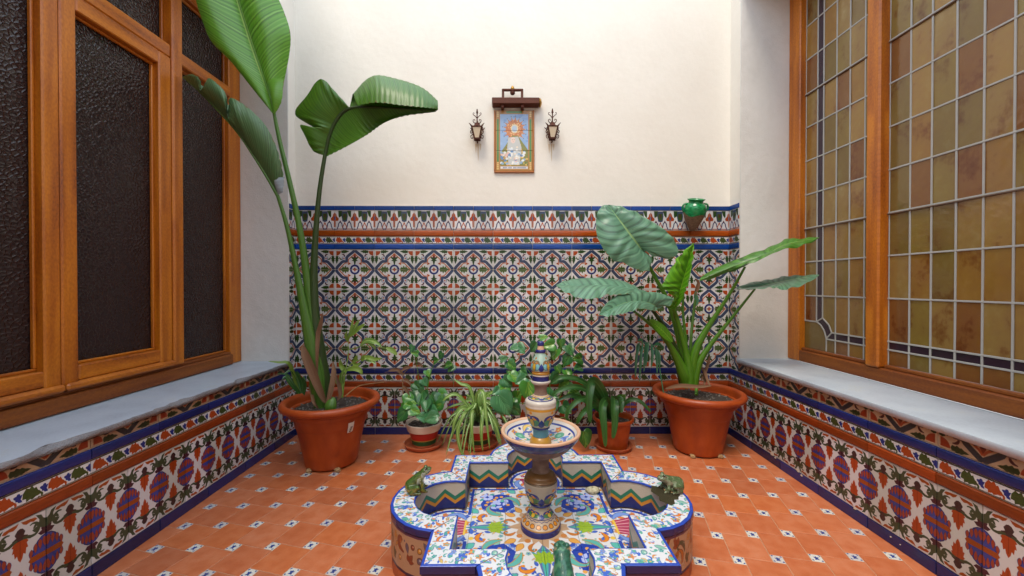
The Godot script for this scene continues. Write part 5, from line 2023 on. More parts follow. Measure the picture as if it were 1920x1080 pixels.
func lantern(at: Vector3, label: String) -> void:
	var o := thing("wall_lantern", at, label, "lantern", "iron lanterns beside the tile picture")
	var z := 0.055
	var T := func(called: String, pts: Array, r0: float, r1: float) -> void:
		var m := MB.new()
		var q := through(pts, maxi(pts.size() * 4, 4)) if pts.size() > 2 else pts
		m.tube(q, ramp_of([r0, r1], q.size()), 6, 1.0, Vector3(0.3, 0.2, 1).normalized())
		put(o, called, m.mesh(), mats.rust_iron)
	var a := 0.034
	var b := 0.017
	for sx in [-1.0, 1.0]:
		for sz in [-1.0, 1.0]:
			T.call("cage_bar", [Vector3(sx * b, 0.006, z + sz * b), Vector3(sx * a, 0.083, z + sz * a)], 0.0055, 0.0055)
			T.call("corner_spike", [Vector3(sx * a, 0.083, z + sz * a), Vector3(sx * (a + 0.008), 0.092, z + sz * (a + 0.006)), Vector3(sx * (a + 0.019), 0.103, z + sz * (a + 0.008))], 0.0065, 0.0015)
		T.call("scroll", [Vector3(sx * 0.035, 0.07, z + 0.01), Vector3(sx * 0.046, 0.056, z + 0.01), Vector3(sx * 0.041, 0.043, z + 0.01), Vector3(sx * 0.034, 0.05, z + 0.01), Vector3(sx * 0.038, 0.056, z + 0.01)], 0.0032, 0.002)
		T.call("scroll", [Vector3(sx * 0.027, 0.036, z + 0.01), Vector3(sx * 0.043, 0.026, z + 0.01), Vector3(sx * 0.039, 0.008, z + 0.01), Vector3(sx * 0.028, 0.012, z + 0.01), Vector3(sx * 0.033, 0.02, z + 0.01)], 0.0032, 0.002)
		T.call("crest_scroll", [Vector3(0, 0.112, z), Vector3(sx * 0.022, 0.122, z), Vector3(sx * 0.028, 0.138, z), Vector3(sx * 0.017, 0.143, z), Vector3(sx * 0.015, 0.132, z)], 0.0032, 0.002)
		T.call("crest_scroll", [Vector3(0, 0.15, z), Vector3(sx * 0.014, 0.168, z), Vector3(sx * 0.027, 0.178, z), Vector3(sx * 0.026, 0.190, z), Vector3(sx * 0.017, 0.186, z)], 0.003, 0.0018)
	for e in [[0.083, a, 0.009], [0.006, b, 0.012]]:
		var m := MB.new()
		for s in [-1.0, 1.0]:
			m.box(Vector3(0, e[0], z + s * e[1]), Vector3(e[1] * 2 + 0.012, e[2], 0.008), 0.001)
			m.box(Vector3(s * e[1], e[0], z), Vector3(0.008, e[2] * 0.96, e[1] * 2 - 0.009), 0.001)
		put(o, "ring_frame", m.mesh(), mats.rust_iron)
	var r := MB.new()
	r.lathe(Vector3(0, 0, z), [[a * 1.25, 0.086], [0.028, 0.094], [0.02, 0.104], [0.018, 0.116], [0.012, 0.12], [0.0, 0.12]], 12)
	put(o, "roof", r.mesh(), mats.rust_iron)
	T.call("stem", [Vector3(0, 0.11, z), Vector3(0, 0.19, z)], 0.0045, 0.004)
	T.call("stem_tip", [Vector3(0, 0.188, z), Vector3(0, 0.202, z), Vector3(0, 0.217, z)], 0.0085, 0.003)
	T.call("wall_arm", [Vector3(0, 0.13, z), Vector3(0, 0.14, z * 0.4), Vector3(0, 0.13, 0.002)], 0.005, 0.006)
	T.call("wall_arm", [Vector3(0, 0.004, z), Vector3(0, -0.004, z * 0.4), Vector3(0, 0.0, 0.002)], 0.004, 0.005)
	for s in 4:
		var g := MB.new()
		var t := Basis(Vector3.UP, PI / 2 * s)
		var q := [Vector3(-b + 0.004, 0.012, b), Vector3(b - 0.004, 0.012, b), Vector3(a - 0.004, 0.079, a), Vector3(-a + 0.004, 0.079, a)]
		for side in [1.0, -1.0]:
			var pts := []
			for k in q:
				pts.append(t * (k + Vector3(0, 0, 0.0008 * side)) + Vector3(0, 0, z))
			g.quad(pts[0], pts[1], pts[2], pts[3], Vector2.ZERO, Vector2.RIGHT, Vector2.ONE, Vector2.DOWN, t * Vector3(0, 0, side))
		put(o, "lantern_pane", g.mesh(), mats.lantern_glass)


# ---------------------------------------------------------------- pots
func soil(parent: Node3D, y: float, r: float, sd: int, stones: int) -> void:
	var nz := FastNoiseLite.new()
	nz.seed = sd
	nz.frequency = 14.0
	var m := MB.new()
	var p := []
	var t := []
	for i in 33:
		var a := TAU * i / 32
		var row := []
		var tt := []
		for j in 9:
			var q := Vector2(cos(a), sin(a)) * r * j / 8.0
			row.append(Vector3(q.x, y + 0.014 * nz.get_noise_2d(q.x, q.y) + 0.006 * (1.0 - j / 8.0), -q.y))
			tt.append(q * 4.0)
		p.append(row)
		t.append(tt)
	m.grid(p, t, true, true)
	put(parent, "soil", m.mesh(), mats.soil)
	if stones == 0:
		return
	var s := MB.new()
	var rr := RandomNumberGenerator.new()
	rr.seed = sd
	for k in stones:
		var a := rr.randf() * TAU
		var d := sqrt(rr.randf()) * r * 0.95
		var z := rr.randf_range(0.003, 0.0075)
		s.lathe(Vector3(cos(a) * d, y + 0.004 + 0.014 * nz.get_noise_2d(cos(a) * d, -sin(a) * d), sin(a) * d), [[0.0, -z], [z, -z * 0.2], [z * 0.7, z * 0.6], [0.0, z * 0.8]], 5, 1.0, Vector3(1.0, rr.randf_range(0.5, 1.0), rr.randf_range(0.6, 1.1)), rr.randf(), TAU + rr.randf() * 0.01)
	var o := put(parent, "grit", s.mesh(), mats.pumice)
	o.set_meta("kind", "stuff")


func big_pot(at: Vector3, label: String, sd: int) -> Node3D:
	var o := thing("terracotta_pot", at, label, "plant pot", "two large terracotta coloured pots")
	var m := MB.new()
	m.lathe(Vector3.ZERO, [[0.0, 0.006], [0.13, 0.006], [0.141, 0.009], [0.147, 0.018], [0.158, 0.08], [0.1735, 0.16], [0.188, 0.232], [0.1925, 0.243], [0.1965, 0.247], [0.204, 0.285], [0.213, 0.326], [0.217, 0.336]], 56, 2.0)
	put(o, "body", m.mesh(), mats.pot)
	var r := MB.new()
	r.lathe(Vector3.ZERO, [[0.217, 0.334], [0.232, 0.338], [0.256, 0.345], [0.272, 0.353], [0.2785, 0.364], [0.2785, 0.374], [0.273, 0.384], [0.262, 0.389], [0.250, 0.388], [0.241, 0.381], [0.236, 0.366], [0.228, 0.31]], 64, 2.0)
	put(o, "rim", r.mesh(), mats.pot)
	soil(o, 0.330, 0.2325, sd, 240)
	return o


func chocks(at: Vector3, angles: Array, label: Array) -> void:
	for k in angles.size():
		var a: float = angles[k]
		var o := thing("stone_chock", at + Vector3(cos(a) * 0.15, 0, -sin(a) * 0.15), label[k], "stone", "small stones under the big pots")
		var m := MB.new()
		m.box(Vector3(0, 0.011, 0), Vector3(0.034, 0.022, 0.028), 0.006, Basis(Vector3.UP, a + 0.4))
		for i in m.v.size():
			m.v[i] += Vector3(sin(m.v[i].y * 200.0 + k), cos(m.v[i].x * 150.0), sin(m.v[i].x * 170.0)) * 0.0018
		put(o, "stone", m.mesh(), mats.stone_tan)


func saucer(at: Vector3, r: float, label: String) -> void:
	var o := thing("saucer", at, label, "saucer", "clay saucers under the small pots")
	var m := MB.new()
	m.lathe(Vector3.ZERO, [[0.0, 0.001], [r * 0.82, 0.001], [r * 0.9, 0.006], [r * 0.97, 0.022], [r, 0.028], [r * 0.985, 0.031], [r * 0.955, 0.030], [r * 0.9, 0.014], [r * 0.86, 0.009], [0.0, 0.008]], 40, 1.0)
	put(o, "dish", m.mesh(), mats.clay)


func striped_pot(at: Vector3, label: String, sd: int, streak: bool) -> Node3D:
	var o := thing("striped_pot", at, label, "plant pot", "small pots with painted stripes")
	var L := func(called: String, prof: Array, mt: Material) -> void:
		var m := MB.new()
		m.lathe(Vector3.ZERO, prof, 40)
		put(o, called, m.mesh(), mt)
	L.call("clay_foot", [[0.0, 0.010], [0.072, 0.010], [0.0745, 0.013], [0.0765, 0.026]], mats.clay)
	L.call("green_band", [[0.0768, 0.026], [0.0838, 0.056]], mats.green_paint)
	L.call("gold_line", [[0.0842, 0.056], [0.0856, 0.0625]], mats.gold_paint)
	L.call("red_band", [[0.0858, 0.0625], [0.0975, 0.112]], mats.red_paint)
	L.call("rim_band", [[0.0975, 0.112], [0.105, 0.1125], [0.1075, 0.115], [0.1185, 0.155], [0.1195, 0.161], [0.1165, 0.165], [0.112, 0.163], [0.104, 0.13]], mats.cream_paint)
	soil(o, 0.142, 0.1085, sd, 60)
	if streak:
		for k in 5:
			var m := MB.new()
			var a := -2.45 + k * 0.13
			var p := []
			var u := []
			for i in 3:
				var row := []
				var r2 := []
				for h in [[0.0765, 0.020 + 0.008 * (k % 3)], [0.0855, 0.060], [0.0985, 0.1105], [0.1092, 0.1155], [0.1203, 0.159 - 0.012 * (k % 2)]]:
					var aa: float = a + (i - 1) * 0.055
					row.append(Vector3(cos(aa) * (h[0] + 0.0008), h[1], -sin(aa) * (h[0] + 0.0008)))
					r2.append(Vector2(i, h[1]))
				p.append(row)
				u.append(r2)
			m.grid(p, u)
			put(o, "brown_streak", m.mesh(), mats.brown_streak)
	return o


const POT_L := Vector3(-1.069, 0, -2.40)
const POT_R := Vector3(1.218, 0, -2.565)


func build_pots() -> void:
	var l := big_pot(POT_L, "large terracotta coloured pot with a torn white sticker, holding the tall banana plant", 51)
	var st := MB.new()
	var p := []
	var t := []
	for i in 5:
		var a := -0.72 + i * 0.045
		var row := []
		var r2 := []
		for h in [[0.1905, 0.222], [0.1955, 0.239], [0.2003, 0.256], [0.2048, 0.281]]:
			row.append(Vector3(cos(a) * (h[0] + 0.003), h[1] + (0.006 if i == 4 else 0.0), -sin(a) * (h[0] + 0.003)))
			r2.append(Vector2(i / 4.0, h[1]))
		p.append(row)
		t.append(r2)
	st.grid(p, t)
	put(l, "sticker", st.mesh(), mats.sticker)
	for k in 3:
		var ik := MB.new()
		var q := []
		var w := []
		for i in 3:
			var a := -0.69 + i * 0.03 + k * 0.018
			var row := []
			var r2 := []
			for h in [[0.1985 + 0.0022 * (k - 1), 0.2395 + 0.011 * (k - 1)], [0.2003 + 0.0022 * (k - 1), 0.2465 + 0.011 * (k - 1)]]:
				row.append(Vector3(cos(a) * (h[0] + 0.0046), h[1], -sin(a) * (h[0] + 0.0046)))
				r2.append(Vector2.ZERO)
			q.append(row)
			w.append(r2)
		ik.grid(q, w)
		put(l, "sticker_print", ik.mesh(), mats.ink)
	big_pot(POT_R, "large terracotta coloured pot without a sticker, holding the elephant ear plant", 52)
	chocks(POT_L, [-2.05, -0.95], ["small tan stone under the left front of the banana plant's pot", "small tan stone under the right front of the banana plant's pot"])
	chocks(POT_R, [-2.2, -1.0], ["small tan stone under the left front of the elephant ear's pot", "small tan stone under the right front of the elephant ear's pot"])
	saucer(Vector3(-0.565, 0, -2.64), 0.130, "clay saucer under the striped pot that shows its red and green bands")
	striped_pot(Vector3(-0.565, 0, -2.64), "small pot striped cream, red and green, holding a pothos", 53, false)
	saucer(Vector3(-0.205, 0, -2.655), 0.130, "clay saucer half hidden by the trailing spider plant")
	striped_pot(Vector3(-0.205, 0, -2.655), "small striped pot streaked with brown drips, holding the spider plant", 54, true)
	saucer(Vector3(0.68, 0, -2.60), 0.122, "clay saucer under the plain pot of strap leaves")
	var c := thing("clay_pot", Vector3(0.68, 0, -2.60), "plain terracotta pot holding a strap-leaved plant, right of the fountain column", "plant pot")
	var m := MB.new()
	m.lathe(Vector3.ZERO, [[0.0, 0.009], [0.085, 0.009], [0.089, 0.013], [0.113, 0.175], [0.116, 0.178], [0.125, 0.182], [0.131, 0.190], [0.1325, 0.202], [0.129, 0.209], [0.121, 0.208], [0.116, 0.196], [0.106, 0.14]], 44, 1.0)
	put(c, "body", m.mesh(), mats.pot)
	soil(c, 0.172, 0.112, 55, 50)
	var d := thing("clay_pot", Vector3(0.25, 0, -2.60), "terracotta pot behind the fountain bowl holding the climbing pothos", "plant pot")
	var m2 := MB.new()
	m2.lathe(Vector3.ZERO, [[0.0, 0.002], [0.08, 0.002], [0.105, 0.15], [0.12, 0.156], [0.122, 0.185], [0.114, 0.187], [0.104, 0.14]], 40, 1.0)
	put(d, "body", m2.mesh(), mats.pot)
	soil(d, 0.16, 0.107, 56, 0)


# ---------------------------------------------------------------- leaves
# half a leaf between its midrib and its margin
func half(m: MB, mid: Array, edge: Array, bulge := Vector3.ZERO, nt := 40, ns := 8, ripple := 0.0, waves := 24.0, flip := false) -> void:
	var a := through(mid, nt)
	var b := through(edge, nt)
	var p := []
	var t := []
	for i in nt:
		var f := float(i) / (nt - 1)
		var row := []
		var tt := []
		var along_: Vector3 = (a[mini(i + 1, nt - 1)] - a[maxi(i - 1, 0)]).normalized()
		var nrm := along_.cross(b[i] - a[i]).normalized()
		var env := sin(PI * clampf(f * 0.94 + 0.03, 0.0, 1.0))
		for j in ns + 1:
			var s := float(j) / ns
			var q: Vector3 = a[i].lerp(b[i], s) + bulge * 4.0 * s * (1.0 - s) * env
			q += nrm * ripple * s * sin(f * waves * TAU - s * 2.0) * (0.5 + 0.5 * sin(f * 17.0))
			row.append(q)
			tt.append(Vector2(s, f))
		p.append(row)
		t.append(tt)
	m.grid(p, t, false, flip)


# surface through several lines, each running from base to tip
func loft(m: MB, lines: Array, nt: int, ns: int, ripple := 0.0) -> void:
	var c := []
	for l in lines:
		c.append(through(l, nt))
	var p := []
	var t := []
	for i in nt:
		var q := []
		for l in c:
			q.append(l[i])
		var row := through(q, ns + 1)
		var tt := []
		for j in ns + 1:
			row[j] += Vector3(0.3, 0.6, 0.6) * ripple * sin(i * 1.9 + j * 0.4) * j / ns
			tt.append(Vector2(float(j) / ns, float(i) / (nt - 1)))
		p.append(row)
		t.append(tt)
	m.grid(p, t)


func rod(parent: Node3D, called: String, pts: Array, rad: Array, m: Material, flat := 1.0, n := 28, nu := 10) -> void:
	var b := MB.new()
	b.tube(through(pts, n), ramp_of(rad, n), nu, flat)
	put(parent, called, b.mesh(), m)


# long narrow leaf about a centre line
func ribbon(parent: Node3D, called: String, pts: Array, width: float, m: Material, face := Vector3(0, 0.5, 0.85), fold := 0.25, n := 18, blunt := 0.5) -> void:
	var b := MB.new()
	var c := through(pts, n)
	var le := []
	var ri := []
	for i in n:
		var f := float(i) / (n - 1)
		var d: Vector3 = (c[mini(i + 1, n - 1)] - c[maxi(i - 1, 0)]).normalized()
		var sd := d.cross(face).normalized()
		if sd.length_squared() < 0.5:
			sd = Vector3.RIGHT
		var up := sd.cross(d).normalized()
		var w := width * 0.5 * pow(clampf(sin(PI * pow(f, 0.8)), 0.0, 1.0), blunt) * (0.55 + 0.45 * minf(1.0, f * 4.0)) + 0.0008
		le.append(c[i] + sd * w + up * w * fold)
		ri.append(c[i] - sd * w + up * w * fold)
	var p := []
	var t := []
	for i in n:
		var f := float(i) / (n - 1)
		p.append([ri[i], c[i].lerp(ri[i], 0.5), c[i], c[i].lerp(le[i], 0.5), le[i]])
		t.append([Vector2(1, f), Vector2(0.5, f), Vector2(0, f), Vector2(0.5, f), Vector2(1, f)])
	b.grid(p, t)
	put(parent, called, b.mesh(), m)


func build_banana_plant() -> void:
	var base := POT_L + Vector3(0, 0.33, 0)
	var o := thing("banana_plant", Vector3.ZERO, "tall banana-like plant with three huge leaves on long stalks", "plant")
	# sunny leaf that rises out of the frame
	var m := MB.new()
	var mid := [Vector3(-1.353, 2.055, -2.310), Vector3(-1.374, 2.156, -2.300), Vector3(-1.402, 2.268, -2.280), Vector3(-1.441, 2.408, -2.260), Vector3(-1.488, 2.599, -2.230), Vector3(-1.524, 2.785, -2.200), Vector3(-1.558, 2.964, -2.170), Vector3(-1.601, 3.148, -2.150)]
	half(m, mid, [Vector3(-1.359, 2.049, -2.310), Vector3(-1.448, 2.172, -2.270), Vector3(-1.534, 2.296, -2.220), Vector3(-1.612, 2.384, -2.180), Vector3(-1.641, 2.487, -2.150), Vector3(-1.650, 2.580, -2.120), Vector3(-1.654, 2.735, -2.100), Vector3(-1.650, 2.940, -2.110), Vector3(-1.601, 3.148, -2.150)], Vector3(0, -0.01, 0.045), 64, 10, 0.004, 30.0)
	half(m, mid, [Vector3(-1.346, 2.049, -2.310), Vector3(-1.318, 2.134, -2.320), Vector3(-1.296, 2.258, -2.320), Vector3(-1.263, 2.392, -2.310), Vector3(-1.246, 2.500, -2.290), Vector3(-1.272, 2.612, -2.270), Vector3(-1.309, 2.711, -2.240), Vector3(-1.350, 2.830, -2.220), Vector3(-1.428, 2.973, -2.180), Vector3(-1.601, 3.148, -2.150)], Vector3(0, -0.01, 0.05), 64, 10, 0.004, 30.0, true)
	half(m, [Vector3(-1.350, 2.053, -2.305), Vector3(-1.368, 2.153, -2.295), Vector3(-1.387, 2.237, -2.280)], [Vector3(-1.338, 2.037, -2.290), Vector3(-1.292, 2.109, -2.280), Vector3(-1.275, 2.232, -2.270)], Vector3(0, 0, 0.03), 20, 6, 0.003, 8.0, true)
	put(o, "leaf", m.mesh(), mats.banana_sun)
	rod(o, "leaf_midrib", mid, [0.009, 0.0065, 0.004, 0.002], mats.stem_lime, 0.8, 40)
	# folded leaf leaning left
	m = MB.new()
	var mid2 := [Vector3(-1.346, 1.584, -2.330), Vector3(-1.396, 1.681, -2.320), Vector3(-1.461, 1.799, -2.300), Vector3(-1.539, 1.927, -2.280), Vector3(-1.632, 2.040, -2.260), Vector3(-1.722, 2.139, -2.240), Vector3(-1.799, 2.210, -2.220)]
	half(m, mid2, [Vector3(-1.327, 1.603, -2.330), Vector3(-1.295, 1.676, -2.300), Vector3(-1.296, 1.777, -2.270), Vector3(-1.321, 1.879, -2.250), Vector3(-1.356, 1.955, -2.230), Vector3(-1.403, 2.012, -2.210), Vector3(-1.462, 2.061, -2.200), Vector3(-1.508, 2.083, -2.190), Vector3(-1.539, 2.083, -2.210), Vector3(-1.576, 2.006, -2.250), Vector3(-1.540, 2.098, -2.190), Vector3(-1.583, 2.157, -2.180), Vector3(-1.626, 2.186, -2.180), Vector3(-1.651, 2.168, -2.190), Vector3(-1.692, 2.130, -2.220), Vector3(-1.676, 2.180, -2.180), Vector3(-1.722, 2.207, -2.180), Vector3(-1.799, 2.213, -2.220)], Vector3(0.02, 0.0, 0.05), 110, 9, 0.004, 34.0, true)
	half(m, mid2, [Vector3(-1.354, 1.603, -2.360), Vector3(-1.370, 1.696, -2.400), Vector3(-1.412, 1.818, -2.400), Vector3(-1.480, 1.955, -2.380), Vector3(-1.593, 2.073, -2.360), Vector3(-1.706, 2.180, -2.320), Vector3(-1.799, 2.213, -2.220)], Vector3(0, 0, -0.03), 50, 6, 0.004, 20.0)
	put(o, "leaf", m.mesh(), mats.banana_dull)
	rod(o, "leaf_midrib", mid2, [0.010, 0.007, 0.005, 0.002], mats.stem, 0.8, 36)
	m = MB.new()
	half(m, [Vector3(-1.337, 1.588, -2.320), Vector3(-1.352, 1.636, -2.315), Vector3(-1.368, 1.682, -2.310)], [Vector3(-1.295, 1.591, -2.290), Vector3(-1.283, 1.628, -2.280), Vector3(-1.272, 1.677, -2.270)], Vector3(0, 0, 0.012), 14, 6, 0.006, 5.0, true)
	put(o, "dry_margin", m.mesh(), mats.dry_leaf)
	# dark leaf that bends over to the right
	m = MB.new()
	half(m, [Vector3(-1.068, 1.830, -2.330), Vector3(-1.049, 1.896, -2.315), Vector3(-1.015, 1.971, -2.300), Vector3(-0.968, 2.035, -2.285), Vector3(-0.907, 2.068, -2.270)], [Vector3(-1.072, 1.818, -2.330), Vector3(-1.135, 1.842, -2.320), Vector3(-1.175, 1.928, -2.300), Vector3(-1.196, 1.983, -2.300), Vector3(-1.127, 1.972, -2.310), Vector3(-1.222, 2.041, -2.290), Vector3(-1.134, 2.126, -2.250), Vector3(-1.042, 2.204, -2.220), Vector3(-0.961, 2.133, -2.240), Vector3(-0.907, 2.072, -2.270)], Vector3(0, 0.0, 0.03), 90, 9, 0.004, 16.0)
	half(m, [Vector3(-1.068, 1.827, -2.330), Vector3(-0.999, 1.986, -2.300), Vector3(-0.904, 2.062, -2.270), Vector3(-0.764, 2.055, -2.240), Vector3(-0.574, 2.032, -2.200), Vector3(-0.396, 2.006, -2.160)], [Vector3(-1.062, 1.811, -2.330), Vector3(-0.928, 1.857, -2.290), Vector3(-0.797, 1.909, -2.250), Vector3(-0.692, 1.963, -2.220), Vector3(-0.565, 1.995, -2.190), Vector3(-0.396, 2.000, -2.160)], Vector3(0, -0.02, -0.02), 70, 9, 0.004, 24.0, true)
	loft(m, [[Vector3(-0.904, 2.065, -2.270), Vector3(-0.797, 2.063, -2.250), Vector3(-0.638, 2.043, -2.220), Vector3(-0.482, 2.022, -2.185), Vector3(-0.384, 2.008, -2.160)], [Vector3(-0.895, 2.105, -2.270), Vector3(-0.825, 2.173, -2.260), Vector3(-0.656, 2.152, -2.230), Vector3(-0.491, 2.102, -2.200), Vector3(-0.391, 2.040, -2.165)], [Vector3(-0.864, 2.124, -2.220), Vector3(-0.750, 2.211, -2.200), Vector3(-0.609, 2.181, -2.170), Vector3(-0.469, 2.125, -2.150), Vector3(-0.384, 2.053, -2.145)], [Vector3(-0.825, 2.056, -2.150), Vector3(-0.702, 2.108, -2.110), Vector3(-0.573, 2.078, -2.090), Vector3(-0.450, 2.042, -2.090), Vector3(-0.377, 2.016, -2.120)], [Vector3(-0.806, 2.018, -2.130), Vector3(-0.687, 2.012, -2.080), Vector3(-0.559, 1.990, -2.060), Vector3(-0.440, 1.983, -2.070), Vector3(-0.377, 1.997, -2.120)]], 60, 16, 0.0025)
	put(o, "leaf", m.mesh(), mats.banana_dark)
	rod(o, "leaf_midrib", [Vector3(-1.068, 1.830, -2.330), Vector3(-1.035, 1.929, -2.310), Vector3(-0.980, 2.019, -2.290), Vector3(-0.904, 2.065, -2.270), Vector3(-0.765, 2.060, -2.245), Vector3(-0.574, 2.032, -2.200), Vector3(-0.390, 2.006, -2.160)], [0.011, 0.009, 0.006, 0.002], mats.stem_dark, 0.8, 40)
	# stalks
	rod(o, "stalk", [Vector3(-1.353, 2.058, -2.310), Vector3(-1.333, 1.905, -2.330), Vector3(-1.285, 1.661, -2.350), Vector3(-1.239, 1.397, -2.370), Vector3(-1.208, 1.112, -2.390), Vector3(-1.178, 0.791, -2.400), Vector3(-1.145, 0.534, -2.400), Vector3(-1.133, 0.326, -2.400)], [0.009, 0.012, 0.015, 0.018, 0.024, 0.034, 0.042, 0.036], mats.stem, 0.8, 40)
	rod(o, "stalk", [Vector3(-1.346, 1.587, -2.330), Vector3(-1.301, 1.409, -2.345), Vector3(-1.259, 1.174, -2.360), Vector3(-1.214, 0.922, -2.365), Vector3(-1.175, 0.699, -2.370), Vector3(-1.146, 0.492, -2.375), Vector3(-1.130, 0.332, -2.380)], [0.010, 0.013, 0.017, 0.026, 0.038, 0.044, 0.034], mats.stem, 0.7, 40)
	rod(o, "stalk", [Vector3(-1.068, 1.833, -2.330), Vector3(-1.109, 1.645, -2.350), Vector3(-1.141, 1.428, -2.370), Vector3(-1.166, 1.176, -2.390), Vector3(-1.171, 0.919, -2.400), Vector3(-1.153, 0.661, -2.410), Vector3(-1.129, 0.465, -2.420), Vector3(-1.123, 0.320, -2.420)], [0.011, 0.013, 0.016, 0.022, 0.030, 0.046, 0.048, 0.036], mats.stem_dark, 0.8, 40)
	rod(o, "side_shoot", [Vector3(-1.050, 0.316, -2.330), Vector3(-1.044, 0.357, -2.330), Vector3(-1.042, 0.391, -2.340), Vector3(-1.047, 0.409, -2.345)], [0.024, 0.036, 0.026, 0.006], mats.stem, 0.7, 14)
	var husks := [
		[[Vector3(-1.220, 0.712, -2.360), Vector3(-1.186, 0.656, -2.330), Vector3(-1.140, 0.557, -2.320), Vector3(-1.095, 0.443, -2.320), Vector3(-1.072, 0.377, -2.330)], 0.05],
		[[Vector3(-1.092, 0.903, -2.340), Vector3(-1.106, 0.838, -2.350), Vector3(-1.127, 0.773, -2.360), Vector3(-1.124, 0.667, -2.340), Vector3(-1.131, 0.525, -2.350)], 0.025],
		[[Vector3(-1.060, 0.608, -2.400), Vector3(-1.040, 0.546, -2.370), Vector3(-1.041, 0.463, -2.340), Vector3(-1.053, 0.402, -2.330), Vector3(-1.070, 0.355, -2.320)], 0.03],
		[[Vector3(-1.215, 0.462, -2.420), Vector3(-1.166, 0.419, -2.360), Vector3(-1.133, 0.380, -2.320), Vector3(-1.113, 0.345, -2.330)], 0.018],
		[[Vector3(-1.050, 0.522, -2.420), Vector3(-1.022, 0.461, -2.400), Vector3(-1.011, 0.411, -2.390), Vector3(-1.027, 0.375, -2.380)], 0.022]]
	for h in husks:
		ribbon(o, "dry_sheath", h[0], h[1], mats.husk, Vector3(0.1, 0.2, 1), 0.4, 18, 0.6)
	# thin weeds growing in the same pot
	var w := thing("wispy_plant", Vector3.ZERO, "wispy yellowing plant with narrow drooping leaves beside the banana stalks", "plant")
	rod(w, "stem", [Vector3(-1.017, 0.383, -2.420), Vector3(-1.019, 0.451, -2.440), Vector3(-1.007, 0.526, -2.460), Vector3(-0.975, 0.582, -2.480), Vector3(-0.922, 0.599, -2.500)], [0.012, 0.008, 0.004, 0.003, 0.002], mats.grass_blade, 1.0, 20, 6)
	rod(w, "stem", [Vector3(-1.011, 0.403, -2.420), Vector3(-1.031, 0.490, -2.500), Vector3(-1.030, 0.617, -2.550), Vector3(-1.039, 0.710, -2.580), Vector3(-1.015, 0.800, -2.600)], [0.006, 0.004, 0.003, 0.002, 0.0015], mats.grass_blade, 1.0, 20, 6)
	rod(w, "stem", [Vector3(-0.989, 0.395, -2.400), Vector3(-0.943, 0.435, -2.450), Vector3(-0.908, 0.442, -2.500), Vector3(-0.817, 0.432, -2.600)], [0.004, 0.003, 0.003, 0.002], mats.twig, 1.0, 16, 6)
	var bl := [
		[Vector3(-1.039, 0.710, -2.580), Vector3(-1.021, 0.774, -2.580), Vector3(-1.007, 0.858, -2.580)], [Vector3(-1.035, 0.724, -2.580), Vector3(-0.986, 0.797, -2.560), Vector3(-0.957, 0.846, -2.550)], [Vector3(-1.039, 0.731, -2.580), Vector3(-0.979, 0.776, -2.560), Vector3(-0.919, 0.819, -2.550)], [Vector3(-1.041, 0.696, -2.580), Vector3(-1.045, 0.741, -2.560), Vector3(-1.034, 0.770, -2.550)],
		[Vector3(-0.975, 0.582, -2.480), Vector3(-0.947, 0.606, -2.460), Vector3(-0.933, 0.635, -2.450)], [Vector3(-0.954, 0.673, -2.550), Vector3(-0.905, 0.714, -2.530), Vector3(-0.840, 0.708, -2.500), Vector3(-0.799, 0.681, -2.500)], [Vector3(-0.947, 0.680, -2.550), Vector3(-0.898, 0.704, -2.530), Vector3(-0.854, 0.678, -2.520), Vector3(-0.847, 0.657, -2.520)], [Vector3(-0.922, 0.599, -2.500), Vector3(-0.881, 0.616, -2.480), Vector3(-0.830, 0.605, -2.470), Vector3(-0.786, 0.616, -2.460)],
		[Vector3(-0.929, 0.592, -2.500), Vector3(-0.901, 0.613, -2.480), Vector3(-0.881, 0.609, -2.480)], [Vector3(-0.915, 0.602, -2.500), Vector3(-0.857, 0.598, -2.470), Vector3(-0.823, 0.580, -2.460)], [Vector3(-1.007, 0.526, -2.460), Vector3(-1.034, 0.566, -2.460), Vector3(-1.037, 0.608, -2.450)], [Vector3(-1.001, 0.539, -2.460), Vector3(-0.957, 0.555, -2.450), Vector3(-0.913, 0.544, -2.440), Vector3(-0.900, 0.517, -2.440)],
		[Vector3(-0.975, 0.582, -2.480), Vector3(-0.940, 0.573, -2.460), Vector3(-0.910, 0.588, -2.450)], [Vector3(-1.019, 0.457, -2.440), Vector3(-1.017, 0.508, -2.420), Vector3(-0.989, 0.565, -2.400)], [Vector3(-0.803, 0.658, -2.600), Vector3(-0.760, 0.637, -2.600), Vector3(-0.732, 0.609, -2.600)], [Vector3(-1.015, 0.433, -2.430), Vector3(-1.044, 0.482, -2.420), Vector3(-1.050, 0.522, -2.420)]]
	rod(w, "stem", [Vector3(-1.031, 0.650, -2.560), Vector3(-0.979, 0.664, -2.560), Vector3(-0.930, 0.678, -2.560), Vector3(-0.867, 0.668, -2.580), Vector3(-0.796, 0.651, -2.600), Vector3(-0.746, 0.623, -2.600)], [0.003, 0.003, 0.0025, 0.002, 0.002, 0.0015], mats.grass_blade, 1.0, 16, 6)
	for k in bl.size():
		ribbon(w, "leaf", bl[k], 0.02 + 0.006 * (k % 3), mats.grass_blade if k % 4 != 1 else mats.spider0, Vector3(0.1, 0.4, 0.9), 0.3, 12, 0.8)
	# narrow leaves over the left sill
	var g := thing("grassy_plant", Vector3.ZERO, "few narrow green blades poking out between sill and banana pot", "plant")
